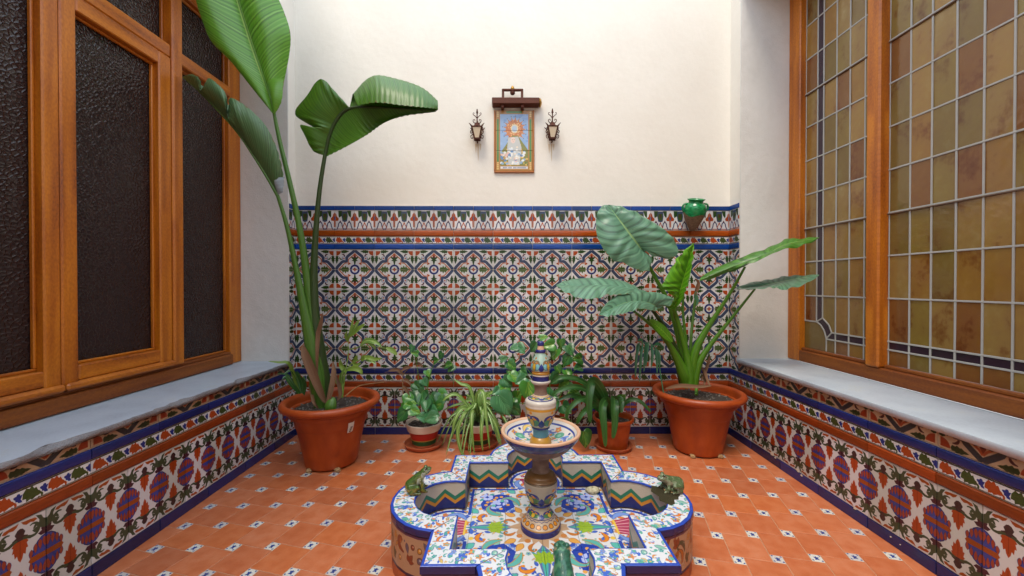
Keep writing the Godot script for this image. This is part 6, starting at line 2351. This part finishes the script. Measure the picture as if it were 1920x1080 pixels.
	var gb := [[Vector3(-1.296, 0.367, -2.500), Vector3(-1.351, 0.449, -2.500), Vector3(-1.391, 0.504, -2.500), Vector3(-1.424, 0.522, -2.450)], [Vector3(-1.296, 0.367, -2.500), Vector3(-1.323, 0.476, -2.500), Vector3(-1.348, 0.537, -2.470), Vector3(-1.378, 0.517, -2.440)], [Vector3(-1.289, 0.367, -2.500), Vector3(-1.296, 0.449, -2.500), Vector3(-1.306, 0.508, -2.480), Vector3(-1.314, 0.537, -2.470)], [Vector3(-1.306, 0.362, -2.520), Vector3(-1.337, 0.463, -2.500), Vector3(-1.347, 0.582, -2.450), Vector3(-1.393, 0.597, -2.420), Vector3(-1.447, 0.608, -2.400)], [Vector3(-1.286, 0.367, -2.500), Vector3(-1.276, 0.436, -2.500), Vector3(-1.279, 0.495, -2.480), Vector3(-1.249, 0.472, -2.460)], [Vector3(-1.296, 0.367, -2.500), Vector3(-1.336, 0.446, -2.460), Vector3(-1.365, 0.504, -2.440), Vector3(-1.373, 0.492, -2.420)]]
	for k in gb.size():
		ribbon(g, "leaf", gb[k], 0.016 + 0.004 * (k % 2), mats.grass_blade if k == 3 else mats.strap, Vector3(0.1, 0.6, 0.8), 0.3, 14, 0.8)


func build_elephant_ear() -> void:
	var o := thing("elephant_ear", Vector3.ZERO, "elephant ear plant with big grey green heart-shaped leaves on thick lime stalks", "plant")
	# great heart-shaped leaf standing against the tiles
	var m := MB.new()
	var mid := [Vector3(0.844, 1.284, -2.520), Vector3(0.826, 1.298, -2.510), Vector3(0.773, 1.361, -2.500), Vector3(0.714, 1.446, -2.510), Vector3(0.670, 1.515, -2.530), Vector3(0.636, 1.579, -2.560)]
	half(m, mid, [Vector3(0.847, 1.280, -2.520), Vector3(0.891, 1.221, -2.500), Vector3(0.870, 1.157, -2.470), Vector3(0.815, 1.154, -2.460), Vector3(0.761, 1.172, -2.460), Vector3(0.703, 1.206, -2.470), Vector3(0.648, 1.216, -2.470), Vector3(0.604, 1.263, -2.480), Vector3(0.569, 1.323, -2.490), Vector3(0.549, 1.390, -2.510), Vector3(0.549, 1.461, -2.530), Vector3(0.560, 1.520, -2.540), Vector3(0.590, 1.569, -2.550), Vector3(0.636, 1.580, -2.560)], Vector3(0, 0, 0.03), 80, 12, 0.010, 9.0)
	half(m, mid, [Vector3(0.848, 1.285, -2.520), Vector3(0.878, 1.265, -2.500), Vector3(0.920, 1.241, -2.480), Vector3(0.986, 1.228, -2.460), Vector3(1.033, 1.254, -2.450), Vector3(1.040, 1.296, -2.460), Vector3(1.014, 1.358, -2.470), Vector3(0.976, 1.401, -2.480), Vector3(0.924, 1.443, -2.490), Vector3(0.866, 1.481, -2.500), Vector3(0.810, 1.522, -2.520), Vector3(0.751, 1.548, -2.530), Vector3(0.694, 1.572, -2.550), Vector3(0.636, 1.580, -2.560)], Vector3(0, 0.01, 0.03), 80, 12, 0.010, 9.0, true)
	put(o, "leaf", m.mesh(), mats.ear_blue)
	# flat leaf reaching left, behind
	m = MB.new()
	var m2 := [Vector3(0.782, 1.026, -2.360), Vector3(0.706, 1.044, -2.340), Vector3(0.583, 1.053, -2.310), Vector3(0.427, 1.058, -2.270), Vector3(0.321, 1.062, -2.240), Vector3(0.261, 1.062, -2.220)]
	half(m, m2, [Vector3(0.791, 1.028, -2.380), Vector3(0.767, 1.057, -2.460), Vector3(0.699, 1.084, -2.500), Vector3(0.601, 1.093, -2.480), Vector3(0.507, 1.096, -2.440), Vector3(0.400, 1.090, -2.380), Vector3(0.320, 1.080, -2.310), Vector3(0.261, 1.063, -2.220)], Vector3(0, 0.03, 0), 60, 9, 0.006, 8.0)
	half(m, m2, [Vector3(0.776, 1.023, -2.340), Vector3(0.693, 1.015, -2.260), Vector3(0.599, 1.012, -2.200), Vector3(0.537, 1.011, -2.170), Vector3(0.453, 0.993, -2.130), Vector3(0.377, 0.996, -2.120), Vector3(0.307, 1.024, -2.140), Vector3(0.261, 1.061, -2.220)], Vector3(0, 0.03, 0), 60, 9, 0.006, 8.0, true)
	put(o, "leaf", m.mesh(), mats.ear_blue)
	# flat leaf reaching left, in front
	m = MB.new()
	var m3 := [Vector3(0.876, 0.929, -2.360), Vector3(0.842, 0.949, -2.330), Vector3(0.756, 0.970, -2.280), Vector3(0.659, 0.968, -2.220), Vector3(0.569, 0.943, -2.170), Vector3(0.478, 0.907, -2.120)]
	half(m, m3, [Vector3(0.878, 0.927, -2.360), Vector3(0.940, 0.941, -2.360), Vector3(0.976, 0.979, -2.360), Vector3(0.930, 1.008, -2.380), Vector3(0.848, 1.022, -2.380), Vector3(0.753, 1.029, -2.340), Vector3(0.666, 1.026, -2.280), Vector3(0.593, 1.003, -2.220), Vector3(0.518, 0.958, -2.160), Vector3(0.478, 0.908, -2.120)], Vector3(0, 0.025, 0), 60, 10, 0.008, 8.0)
	half(m, m3, [Vector3(0.876, 0.924, -2.360), Vector3(0.844, 0.916, -2.300), Vector3(0.787, 0.925, -2.240), Vector3(0.726, 0.937, -2.190), Vector3(0.667, 0.929, -2.140), Vector3(0.603, 0.916, -2.100), Vector3(0.556, 0.910, -2.080), Vector3(0.514, 0.902, -2.080), Vector3(0.478, 0.906, -2.120)], Vector3(0, 0.02, 0), 60, 9, 0.006, 8.0, true)
	put(o, "leaf", m.mesh(), mats.ear_blue)
	# lime folded leaf in the middle
	m = MB.new()
	var m4 := [Vector3(1.016, 0.918, -2.460), Vector3(1.037, 0.975, -2.460), Vector3(1.070, 1.067, -2.470), Vector3(1.111, 1.178, -2.490), Vector3(1.167, 1.331, -2.520)]
	half(m, m4, [Vector3(1.010, 0.908, -2.460), Vector3(0.964, 0.931, -2.440), Vector3(0.970, 0.959, -2.420), Vector3(0.995, 0.989, -2.410), Vector3(0.945, 1.026, -2.380), Vector3(0.909, 1.053, -2.370), Vector3(0.926, 1.090, -2.380), Vector3(0.962, 1.144, -2.400), Vector3(1.013, 1.211, -2.430), Vector3(1.082, 1.275, -2.470), Vector3(1.167, 1.333, -2.520)], Vector3(0, 0, 0.03), 70, 10, 0.012, 11.0)
	half(m, m4, [Vector3(1.023, 0.913, -2.460), Vector3(1.050, 0.958, -2.440), Vector3(1.060, 1.019, -2.420), Vector3(1.076, 1.067, -2.410), Vector3(1.104, 1.151, -2.430), Vector3(1.137, 1.238, -2.470), Vector3(1.167, 1.331, -2.520)], Vector3(0.01, 0, 0.02), 60, 8, 0.008, 9.0, true)
	put(o, "leaf", m.mesh(), mats.ear_lime)
	# two leaves seen edge on, out over the right sill
	m = MB.new()
	var m5 := [Vector3(1.425, 1.187, -2.380), Vector3(1.448, 1.205, -2.360), Vector3(1.511, 1.242, -2.330), Vector3(1.578, 1.290, -2.310), Vector3(1.655, 1.316, -2.290), Vector3(1.761, 1.335, -2.260)]
	half(m, m5, [Vector3(1.419, 1.182, -2.380), Vector3(1.264, 1.141, -2.300), Vector3(1.121, 1.100, -2.220), Vector3(1.051, 1.092, -2.200), Vector3(1.197, 1.139, -2.240), Vector3(1.319, 1.175, -2.240), Vector3(1.395, 1.204, -2.220), Vector3(1.477, 1.247, -2.210), Vector3(1.575, 1.273, -2.210), Vector3(1.670, 1.295, -2.220), Vector3(1.761, 1.334, -2.260)], Vector3(0, 0.01, 0.03), 70, 9, 0.008, 8.0)
	half(m, m5, [Vector3(1.419, 1.189, -2.380), Vector3(1.306, 1.169, -2.420), Vector3(1.152, 1.098, -2.400), Vector3(1.208, 1.137, -2.440), Vector3(1.351, 1.203, -2.460), Vector3(1.498, 1.249, -2.460), Vector3(1.570, 1.275, -2.440), Vector3(1.629, 1.302, -2.420), Vector3(1.663, 1.340, -2.400), Vector3(1.689, 1.332, -2.370), Vector3(1.734, 1.336, -2.320), Vector3(1.761, 1.336, -2.260)], Vector3(0, 0.02, 0), 70, 9, 0.008, 8.0, true)
	put(o, "leaf", m.mesh(), mats.ear_green)
	m = MB.new()
	var m6 := [Vector3(1.500, 1.045, -2.420), Vector3(1.532, 1.062, -2.400), Vector3(1.589, 1.081, -2.360), Vector3(1.665, 1.101, -2.320), Vector3(1.762, 1.124, -2.260)]
	half(m, m6, [Vector3(1.495, 1.043, -2.420), Vector3(1.390, 1.039, -2.360), Vector3(1.326, 1.043, -2.320), Vector3(1.399, 1.042, -2.280), Vector3(1.463, 1.049, -2.240), Vector3(1.494, 1.049, -2.220), Vector3(1.520, 1.038, -2.210), Vector3(1.557, 1.047, -2.200), Vector3(1.644, 1.073, -2.200), Vector3(1.754, 1.118, -2.250)], Vector3(0, 0.0, 0.02), 60, 9, 0.006, 9.0)
	half(m, m6, [Vector3(1.495, 1.048, -2.420), Vector3(1.413, 1.045, -2.440), Vector3(1.407, 1.051, -2.460), Vector3(1.497, 1.074, -2.500), Vector3(1.596, 1.089, -2.500), Vector3(1.644, 1.103, -2.460), Vector3(1.665, 1.117, -2.420), Vector3(1.722, 1.120, -2.350), Vector3(1.762, 1.125, -2.260)], Vector3(0, 0.012, 0), 60, 9, 0.006, 9.0, true)
	put(o, "leaf", m.mesh(), mats.ear_blue)
	# young leaf low on the left
	ribbon(o, "leaf", [Vector3(1.002, 0.716, -2.440), Vector3(0.946, 0.773, -2.420), Vector3(0.879, 0.829, -2.400), Vector3(0.836, 0.857, -2.380)], 0.06, mats.ear_lime, Vector3(-0.2, 0.4, 0.9), 0.2, 18, 0.8)
	# stalks
	var S := func(pts: Array, rad: Array, mt: Material) -> void:
		rod(o, "stalk", pts, rad.map(func(q): return q * 0.86), mt, 0.85, 34, 12)
	S.call([Vector3(0.837, 1.292, -2.525), Vector3(0.899, 1.187, -2.560), Vector3(0.954, 1.092, -2.570), Vector3(0.998, 1.016, -2.570), Vector3(1.056, 0.876, -2.570), Vector3(1.106, 0.698, -2.570), Vector3(1.145, 0.520, -2.570), Vector3(1.157, 0.411, -2.570)], [0.009, 0.012, 0.014, 0.016, 0.02, 0.028, 0.042, 0.044], mats.stem_lime)
	S.call([Vector3(0.691, 0.919, -2.200), Vector3(0.799, 0.858, -2.340), Vector3(0.906, 0.789, -2.440), Vector3(1.002, 0.695, -2.500), Vector3(1.077, 0.578, -2.530), Vector3(1.119, 0.488, -2.540), Vector3(1.142, 0.416, -2.550)], [0.008, 0.011, 0.014, 0.02, 0.034, 0.045, 0.042], mats.stem_lime)
	S.call([Vector3(0.782, 1.022, -2.360), Vector3(0.881, 0.910, -2.440), Vector3(0.977, 0.794, -2.500), Vector3(1.056, 0.664, -2.540), Vector3(1.102, 0.547, -2.560), Vector3(1.132, 0.411, -2.570)], [0.008, 0.012, 0.017, 0.024, 0.036, 0.036], mats.stem_dark)
	S.call([Vector3(1.015, 0.921, -2.460), Vector3(1.052, 0.856, -2.500), Vector3(1.091, 0.755, -2.520), Vector3(1.124, 0.641, -2.530), Vector3(1.146, 0.528, -2.530), Vector3(1.152, 0.422, -2.530)], [0.014, 0.017, 0.018, 0.022, 0.032, 0.034], mats.stem_lime)
	S.call([Vector3(1.414, 1.175, -2.385), Vector3(1.370, 1.030, -2.450), Vector3(1.306, 0.894, -2.490), Vector3(1.241, 0.767, -2.520), Vector3(1.189, 0.653, -2.530), Vector3(1.169, 0.526, -2.540), Vector3(1.167, 0.416, -2.550)], [0.008, 0.011, 0.015, 0.023, 0.030, 0.036, 0.034], mats.stem_lime)
	S.call([Vector3(1.500, 1.043, -2.425), Vector3(1.430, 0.920, -2.470), Vector3(1.349, 0.794, -2.500), Vector3(1.272, 0.680, -2.520), Vector3(1.208, 0.566, -2.530), Vector3(1.182, 0.419, -2.540)], [0.007, 0.010, 0.013, 0.018, 0.026, 0.030], mats.stem_lime)
	S.call([Vector3(1.139, 1.015, -2.600), Vector3(1.135, 0.899, -2.600), Vector3(1.141, 0.747, -2.580), Vector3(1.157, 0.520, -2.570)], [0.007, 0.009, 0.011, 0.016], mats.stem_lime)
	S.call([Vector3(1.215, 0.970, -2.600), Vector3(1.204, 0.874, -2.600), Vector3(1.180, 0.722, -2.580), Vector3(1.170, 0.520, -2.570)], [0.010, 0.010, 0.011, 0.016], mats.stem)
	S.call([Vector3(1.178, 0.429, -2.500), Vector3(1.154, 0.387, -2.450)], [0.012, 0.011], mats.stem_lime)
	ribbon(o, "leaf", [Vector3(1.215, 0.925, -2.600), Vector3(1.220, 0.970, -2.600), Vector3(1.212, 1.028, -2.600)], 0.03, mats.palm_leaf, Vector3(0, 0.2, 1), 0.5, 12, 0.7)
	ribbon(o, "withered_leaf", [Vector3(1.207, 0.989, -2.600), Vector3(1.225, 1.041, -2.600), Vector3(1.233, 1.080, -2.600), Vector3(1.207, 1.108, -2.590)], 0.024, mats.husk, Vector3(0, 0.2, 1), 0.5, 12, 0.7)
	for h in [[[Vector3(0.977, 0.411, -2.500), Vector3(1.059, 0.439, -2.460), Vector3(1.147, 0.439, -2.440), Vector3(1.244, 0.446, -2.440)], 0.026], [[Vector3(1.264, 0.517, -2.580), Vector3(1.262, 0.473, -2.550), Vector3(1.262, 0.429, -2.500)], 0.022], [[Vector3(1.323, 0.600, -2.620), Vector3(1.287, 0.513, -2.600), Vector3(1.235, 0.446, -2.560)], 0.02], [[Vector3(1.248, 0.539, -2.600), Vector3(1.270, 0.479, -2.580), Vector3(1.244, 0.419, -2.540)], 0.02]]:
		ribbon(o, "dry_sheath", h[0], h[1], mats.husk, Vector3(0.1, 0.6, 0.8), 0.5, 14, 0.6)
	# palm seedling at its side
	var s := thing("palm_seedling", Vector3.ZERO, "small palm seedling with drooping leaflets left of the elephant ear's stalks", "plant")
	rod(s, "stem", [Vector3(0.973, 0.372, -2.500), Vector3(0.960, 0.491, -2.520), Vector3(0.947, 0.612, -2.540), Vector3(0.910, 0.689, -2.550), Vector3(0.835, 0.695, -2.550), Vector3(0.822, 0.672, -2.550)], [0.004, 0.004, 0.003, 0.003, 0.002, 0.001], mats.palm_leaf, 1.0, 24, 6)
	for l in [[Vector3(0.835, 0.695, -2.550), Vector3(0.808, 0.607, -2.530), Vector3(0.798, 0.474, -2.520)], [Vector3(0.856, 0.699, -2.550), Vector3(0.832, 0.602, -2.520), Vector3(0.819, 0.452, -2.500)], [Vector3(0.876, 0.699, -2.550), Vector3(0.859, 0.626, -2.520), Vector3(0.846, 0.519, -2.500)], [Vector3(0.890, 0.695, -2.550), Vector3(0.873, 0.659, -2.520), Vector3(0.859, 0.546, -2.500)], [Vector3(0.910, 0.689, -2.550), Vector3(0.906, 0.626, -2.520), Vector3(0.896, 0.544, -2.510)], [Vector3(0.931, 0.672, -2.550), Vector3(0.937, 0.607, -2.530), Vector3(0.937, 0.501, -2.520)], [Vector3(0.944, 0.655, -2.550), Vector3(0.954, 0.614, -2.530), Vector3(0.953, 0.541, -2.520)], [Vector3(0.835, 0.695, -2.550), Vector3(0.825, 0.670, -2.560), Vector3(0.818, 0.622, -2.560)], [Vector3(0.856, 0.699, -2.550), Vector3(0.839, 0.717, -2.540), Vector3(0.815, 0.708, -2.530)], [Vector3(0.924, 0.678, -2.550), Vector3(0.962, 0.687, -2.560), Vector3(1.000, 0.651, -2.570)]]:
		ribbon(s, "leaflet", l, 0.018, mats.palm_leaf, Vector3(0.1, 0.2, 1), 0.3, 12, 0.8)


# heart-shaped leaf, base at the origin, tip along y, face along z, one unit long
func ivy_mesh(k: int) -> ArrayMesh:
	var m := MB.new()
	var w: float = [0.46, 0.4, 0.5][k]
	for s in [1.0, -1.0]:
		var mid := [Vector3(0, 0.02, 0), Vector3(0, 0.3, -0.05), Vector3(0, 0.65, -0.04), Vector3(0, 1, -0.14)]
		var e := [Vector3(0.02 * s, 0.0, 0), Vector3(w * 0.55 * s, -0.12, 0.03), Vector3(w * s, 0.1, 0.1), Vector3(w * 0.95 * s, 0.38, 0.07), Vector3(w * 0.55 * s, 0.72, 0.02), Vector3(0, 1, -0.14)]
		half(m, mid, e, Vector3(0, 0, 0.05), 14, 4, 0.02, 2.0, s > 0)
	for i in m.uv.size():
		m.uv[i] = Vector2(0.5 + m.v[i].x, clampf(m.v[i].y * 0.85 + 0.12, 0, 1))
	return m.mesh()


func ivy(o: Node3D, at: Vector3, size: float, r: RandomNumberGenerator, tip := Vector3.ZERO) -> void:
	var t := tip
	if t == Vector3.ZERO:
		t = Vector3(r.randf_range(-0.9, 0.9), r.randf_range(-1.0, 0.3), r.randf_range(-0.1, 0.6))
	t = t.normalized()
	var f := Vector3(r.randf_range(-0.5, 0.5), r.randf_range(0.2, 0.9), 1.0).normalized()
	f = (f - t * f.dot(t)).normalized()
	put(o, "leaf", cached("ivy%d" % (r.randi() % 3), ivy_mesh.bind(r.randi() % 3)), mats["ivy%d" % (r.randi() % 4)], at - t * size * 0.5, Basis(t.cross(f), t, f).scaled_local(Vector3.ONE * size))


func vine(o: Node3D, pts: Array, rad := 0.0028) -> void:
	rod(o, "vine", pts, [rad, rad * 0.6], mats.stem_lime, 1.0, pts.size() * 4, 5)


func build_small_plants() -> void:
	var r := RandomNumberGenerator.new()
	r.seed = 77
	# pothos in the striped pot
	var a := thing("pothos", Vector3.ZERO, "bushy variegated pothos in the red and green striped pot, with a trailing shoot", "plant", "pothos plants along the back wall")
	for q in [Vector3(-0.626, 0.351, -2.600), Vector3(-0.684, 0.235, -2.520), Vector3(-0.579, 0.329, -2.580), Vector3(-0.526, 0.299, -2.520), Vector3(-0.475, 0.262, -2.500), Vector3(-0.551, 0.238, -2.500), Vector3(-0.455, 0.286, -2.540), Vector3(-0.445, 0.315, -2.580), Vector3(-0.635, 0.272, -2.540), Vector3(-0.609, 0.398, -2.620), Vector3(-0.563, 0.344, -2.600), Vector3(-0.662, 0.315, -2.580), Vector3(-0.494, 0.235, -2.480), Vector3(-0.588, 0.272, -2.500), Vector3(-0.497, 0.309, -2.600), Vector3(-0.431, 0.331, -2.620), Vector3(-0.674, 0.276, -2.560), Vector3(-0.631, 0.307, -2.550)]:
		ivy(a, q, r.randf_range(0.06, 0.095), r)
	for q in [Vector3(-0.647, 0.602, -2.720), Vector3(-0.498, 0.551, -2.720), Vector3(-0.400, 0.496, -2.720), Vector3(-0.553, 0.460, -2.720), Vector3(-0.606, 0.367, -2.700), Vector3(-0.580, 0.300, -2.680), Vector3(-0.411, 0.522, -2.720), Vector3(-0.665, 0.627, -2.720), Vector3(-0.471, 0.578, -2.730), Vector3(-0.572, 0.400, -2.710)]:
		ivy(a, q, r.randf_range(0.05, 0.085), r)
	vine(a, [Vector3(-0.565, 0.163, -2.640), Vector3(-0.589, 0.278, -2.670), Vector3(-0.614, 0.378, -2.700), Vector3(-0.625, 0.482, -2.720), Vector3(-0.646, 0.589, -2.730)])
	vine(a, [Vector3(-0.547, 0.163, -2.640), Vector3(-0.555, 0.311, -2.680), Vector3(-0.540, 0.447, -2.710), Vector3(-0.500, 0.534, -2.730), Vector3(-0.401, 0.498, -2.730), Vector3(-0.382, 0.391, -2.720)])
	for q in [Vector3(-0.626, 0.351, -2.600), Vector3(-0.579, 0.329, -2.580), Vector3(-0.526, 0.299, -2.520), Vector3(-0.475, 0.262, -2.500), Vector3(-0.455, 0.286, -2.540), Vector3(-0.445, 0.315, -2.580), Vector3(-0.635, 0.272, -2.540), Vector3(-0.687, 0.242, -2.530), Vector3(-0.662, 0.315, -2.580), Vector3(-0.431, 0.331, -2.620)]:
		vine(a, [Vector3(-0.565, 0.15, -2.63), (Vector3(-0.565, 0.2, -2.62) + q) * 0.5 + Vector3(0, 0.03, 0), q], 0.0022)
	var dry := thing("dry_stalk", Vector3.ZERO, "dry brown stalk with withered leaves against the lower blue band", "plant")
	rod(dry, "stem", [Vector3(-0.725, 0.239, -2.740), Vector3(-0.738, 0.362, -2.760), Vector3(-0.733, 0.452, -2.770), Vector3(-0.669, 0.506, -2.780), Vector3(-0.639, 0.569, -2.780)], [0.003, 0.003, 0.0025, 0.002, 0.0015], mats.twig, 1.0, 20, 6)
	rod(dry, "stem", [Vector3(-0.737, 0.434, -2.770), Vector3(-0.789, 0.463, -2.770), Vector3(-0.863, 0.460, -2.770)], [0.002, 0.002, 0.001], mats.twig, 1.0, 12, 6)
	for l in [[Vector3(-0.733, 0.441, -2.770), Vector3(-0.775, 0.480, -2.760), Vector3(-0.835, 0.475, -2.750)], [Vector3(-0.737, 0.415, -2.770), Vector3(-0.699, 0.402, -2.750), Vector3(-0.670, 0.371, -2.740)], [Vector3(-0.741, 0.371, -2.770), Vector3(-0.702, 0.328, -2.750), Vector3(-0.692, 0.276, -2.740)], [Vector3(-0.688, 0.495, -2.780), Vector3(-0.720, 0.491, -2.760), Vector3(-0.746, 0.468, -2.750)], [Vector3(-0.669, 0.510, -2.780), Vector3(-0.627, 0.521, -2.760), Vector3(-0.596, 0.501, -2.750)]]:
		ribbon(dry, "withered_leaf", l, 0.022, mats.husk, Vector3(0.1, 0.3, 1), 0.4, 10, 0.8)
	# spider plant
	var sp := thing("spider_plant", Vector3.ZERO, "spider plant with arching striped blades spilling over its pot", "plant")
	var c := Vector3(-0.205, 0.15, -2.645)
	for k in 46:
		var az := TAU * k / 46.0 * 3.0 + r.randf_range(-0.3, 0.3)
		var l := r.randf_range(0.16, 0.27)
		var up := r.randf_range(0.02, 0.16)
		if sin(az) > 0.3:
			l *= 0.65
			up += 0.03
		var d := Vector3(cos(az), 0, -sin(az))
		var dip := r.randf_range(0.03, 0.26) if up < 0.11 else r.randf_range(-0.02, 0.1)
		var end := c + d * l + Vector3(0, up - dip, 0)
		end.y = maxf(end.y, 0.012)
		end.z = maxf(end.z, -2.82)
		var pts := [c + Vector3(0, 0, 0), c + d * l * 0.28 + Vector3(0, up * 0.8 + 0.02, 0), c + d * l * 0.66 + Vector3(0, up * 0.95, 0), end]
		pts[2].z = maxf(pts[2].z, -2.80)
		ribbon(sp, "leaf", pts, r.randf_range(0.013, 0.021), mats.spider0 if r.randf() < 0.55 else mats.spider1, Vector3(0.05, 0.8, 0.6), 0.35, 16, 0.7)
	for e in [[Vector3(-0.205, 0.219, -2.600), Vector3(-0.216, 0.342, -2.570), Vector3(-0.168, 0.390, -2.520), Vector3(-0.141, 0.225, -2.460), Vector3(-0.121, 0.062, -2.440)], [Vector3(-0.205, 0.212, -2.600), Vector3(-0.232, 0.272, -2.520), Vector3(-0.234, 0.192, -2.460), Vector3(-0.216, 0.025, -2.450)], [Vector3(-0.191, 0.212, -2.600), Vector3(-0.134, 0.262, -2.500), Vector3(-0.082, 0.192, -2.460), Vector3(-0.049, 0.067, -2.460)], [Vector3(-0.209, 0.212, -2.600), Vector3(-0.168, 0.272, -2.520), Vector3(-0.174, 0.159, -2.460), Vector3(-0.164, 0.038, -2.460)], [Vector3(-0.228, 0.205, -2.620), Vector3(-0.330, 0.344, -2.600), Vector3(-0.404, 0.339, -2.580), Vector3(-0.459, 0.270, -2.580)], [Vector3(-0.216, 0.212, -2.600), Vector3(-0.295, 0.279, -2.540), Vector3(-0.344, 0.211, -2.500), Vector3(-0.358, 0.104, -2.500)], [Vector3(-0.217, 0.205, -2.620), Vector3(-0.258, 0.375, -2.640), Vector3(-0.321, 0.411, -2.640), Vector3(-0.366, 0.434, -2.660)], [Vector3(-0.200, 0.205, -2.620), Vector3(-0.158, 0.328, -2.620), Vector3(-0.104, 0.368, -2.600), Vector3(-0.059, 0.393, -2.600)], [Vector3(-0.233, 0.212, -2.600), Vector3(-0.281, 0.252, -2.530), Vector3(-0.323, 0.148, -2.490), Vector3(-0.295, 0.019, -2.480), Vector3(-0.254, -0.003, -2.470)]]:
		ribbon(sp, "leaf", e, 0.022, mats.spider0, Vector3(0.05, 0.6, 0.8), 0.35, 18, 0.7)
	# climbing pothos behind the fountain
	var b := thing("pothos", Vector3.ZERO, "tall pothos climbing up the tiles behind the fountain column", "plant", "pothos plants along the back wall")
	for q in [Vector3(0.029, 0.641, -2.700), Vector3(0.079, 0.630, -2.700), Vector3(-0.032, 0.576, -2.660), Vector3(0.018, 0.526, -2.660), Vector3(0.007, 0.488, -2.640), Vector3(0.095, 0.485, -2.640), Vector3(0.038, 0.455, -2.600), Vector3(0.072, 0.446, -2.580), Vector3(-0.011, 0.423, -2.620), Vector3(-0.042, 0.379, -2.600), Vector3(0.121, 0.397, -2.520), Vector3(0.044, 0.262, -2.540), Vector3(0.235, 0.710, -2.700), Vector3(0.262, 0.659, -2.680), Vector3(0.167, 0.638, -2.720), Vector3(0.408, 0.626, -2.680), Vector3(0.455, 0.573, -2.660), Vector3(0.452, 0.516, -2.640), Vector3(0.326, 0.507, -2.620), Vector3(0.395, 0.466, -2.660), Vector3(0.302, 0.434, -2.660), Vector3(-0.086, 0.379, -2.560), Vector3(0.154, 0.259, -2.560), Vector3(0.366, 0.398, -2.660), Vector3(0.424, 0.347, -2.640), Vector3(0.279, 0.333, -2.640), Vector3(0.235, 0.504, -2.700), Vector3(0.383, 0.551, -2.680), Vector3(0.307, 0.594, -2.700), Vector3(0.350, 0.666, -2.700), Vector3(0.059, 0.347, -2.600), Vector3(0.198, 0.281, -2.600), Vector3(0.010, 0.292, -2.600), Vector3(0.254, 0.226, -2.600), Vector3(0.372, 0.254, -2.600), Vector3(0.298, 0.275, -2.620)]:
		ivy(b, q, r.randf_range(0.058, 0.095), r)
	ivy(b, Vector3(-0.030, 0.308, -2.500), 0.15, r, Vector3(0.6, -1, 0.1))
	ivy(b, Vector3(0.482, 0.083, -2.520), 0.11, r, Vector3(0.2, -1, 0.1))
	ivy(b, Vector3(0.123, 0.397, -2.480), 0.13, r, Vector3(0.1, -1, 0.1))
	var rt := Vector3(0.25, 0.16, -2.60)
	for e in [Vector3(0.029, 0.627, -2.720), Vector3(0.007, 0.477, -2.660), Vector3(-0.031, 0.306, -2.540), Vector3(0.253, 0.684, -2.700), Vector3(0.408, 0.616, -2.680), Vector3(0.455, 0.512, -2.660), Vector3(0.164, 0.627, -2.720), Vector3(0.479, 0.113, -2.540)]:
		vine(b, [rt, rt + (e - rt) * 0.4 + Vector3(0.02, 0.06, -0.02), rt + (e - rt) * 0.75 + Vector3(0, 0.03, -0.02), e])
	# strap leaves
	var st := thing("strap_leaf_plant", Vector3.ZERO, "glossy strap-leaved plant arching over the plain clay pot", "plant")
	var L := [
		[[Vector3(0.671, 0.184, -2.600), Vector3(0.606, 0.369, -2.560), Vector3(0.529, 0.457, -2.520), Vector3(0.495, 0.370, -2.470), Vector3(0.498, 0.215, -2.450)], 0.056], [[Vector3(0.666, 0.191, -2.580), Vector3(0.626, 0.330, -2.530), Vector3(0.578, 0.308, -2.470), Vector3(0.581, 0.193, -2.440), Vector3(0.588, 0.073, -2.430)], 0.048],
		[[Vector3(0.673, 0.191, -2.580), Vector3(0.666, 0.343, -2.530), Vector3(0.651, 0.307, -2.460), Vector3(0.646, 0.206, -2.440), Vector3(0.633, 0.125, -2.430)], 0.048], [[Vector3(0.664, 0.184, -2.600), Vector3(0.556, 0.324, -2.550), Vector3(0.448, 0.339, -2.520), Vector3(0.371, 0.278, -2.500), Vector3(0.358, 0.218, -2.500)], 0.032],
		[[Vector3(0.664, 0.184, -2.600), Vector3(0.567, 0.293, -2.540), Vector3(0.498, 0.295, -2.500), Vector3(0.441, 0.245, -2.480), Vector3(0.421, 0.198, -2.480)], 0.034], [[Vector3(0.669, 0.177, -2.620), Vector3(0.567, 0.334, -2.600), Vector3(0.438, 0.405, -2.580), Vector3(0.311, 0.383, -2.560), Vector3(0.257, 0.321, -2.560)], 0.034],
		[[Vector3(0.685, 0.184, -2.600), Vector3(0.755, 0.305, -2.580), Vector3(0.832, 0.321, -2.560), Vector3(0.907, 0.252, -2.540)], 0.028], [[Vector3(0.678, 0.171, -2.640), Vector3(0.582, 0.347, -2.640), Vector3(0.454, 0.441, -2.630), Vector3(0.340, 0.458, -2.620), Vector3(0.277, 0.416, -2.620)], 0.034],
		[[Vector3(0.678, 0.184, -2.600), Vector3(0.699, 0.324, -2.550), Vector3(0.705, 0.338, -2.500), Vector3(0.697, 0.271, -2.470)], 0.036], [[Vector3(0.669, 0.177, -2.620), Vector3(0.608, 0.306, -2.660), Vector3(0.520, 0.372, -2.680), Vector3(0.412, 0.365, -2.680)], 0.03], [[Vector3(0.669, 0.177, -2.620), Vector3(0.543, 0.275, -2.620), Vector3(0.417, 0.344, -2.600), Vector3(0.310, 0.315, -2.580)], 0.03]]
	for l in L:
		ribbon(st, "leaf", l[0], l[1], mats.strap, Vector3(0.05, 0.35, 0.95), 0.25, 24, 0.45)
	ivy(st, Vector3(0.746, 0.324, -2.620), 0.06, r, Vector3(0.3, 0.4, 0.2))
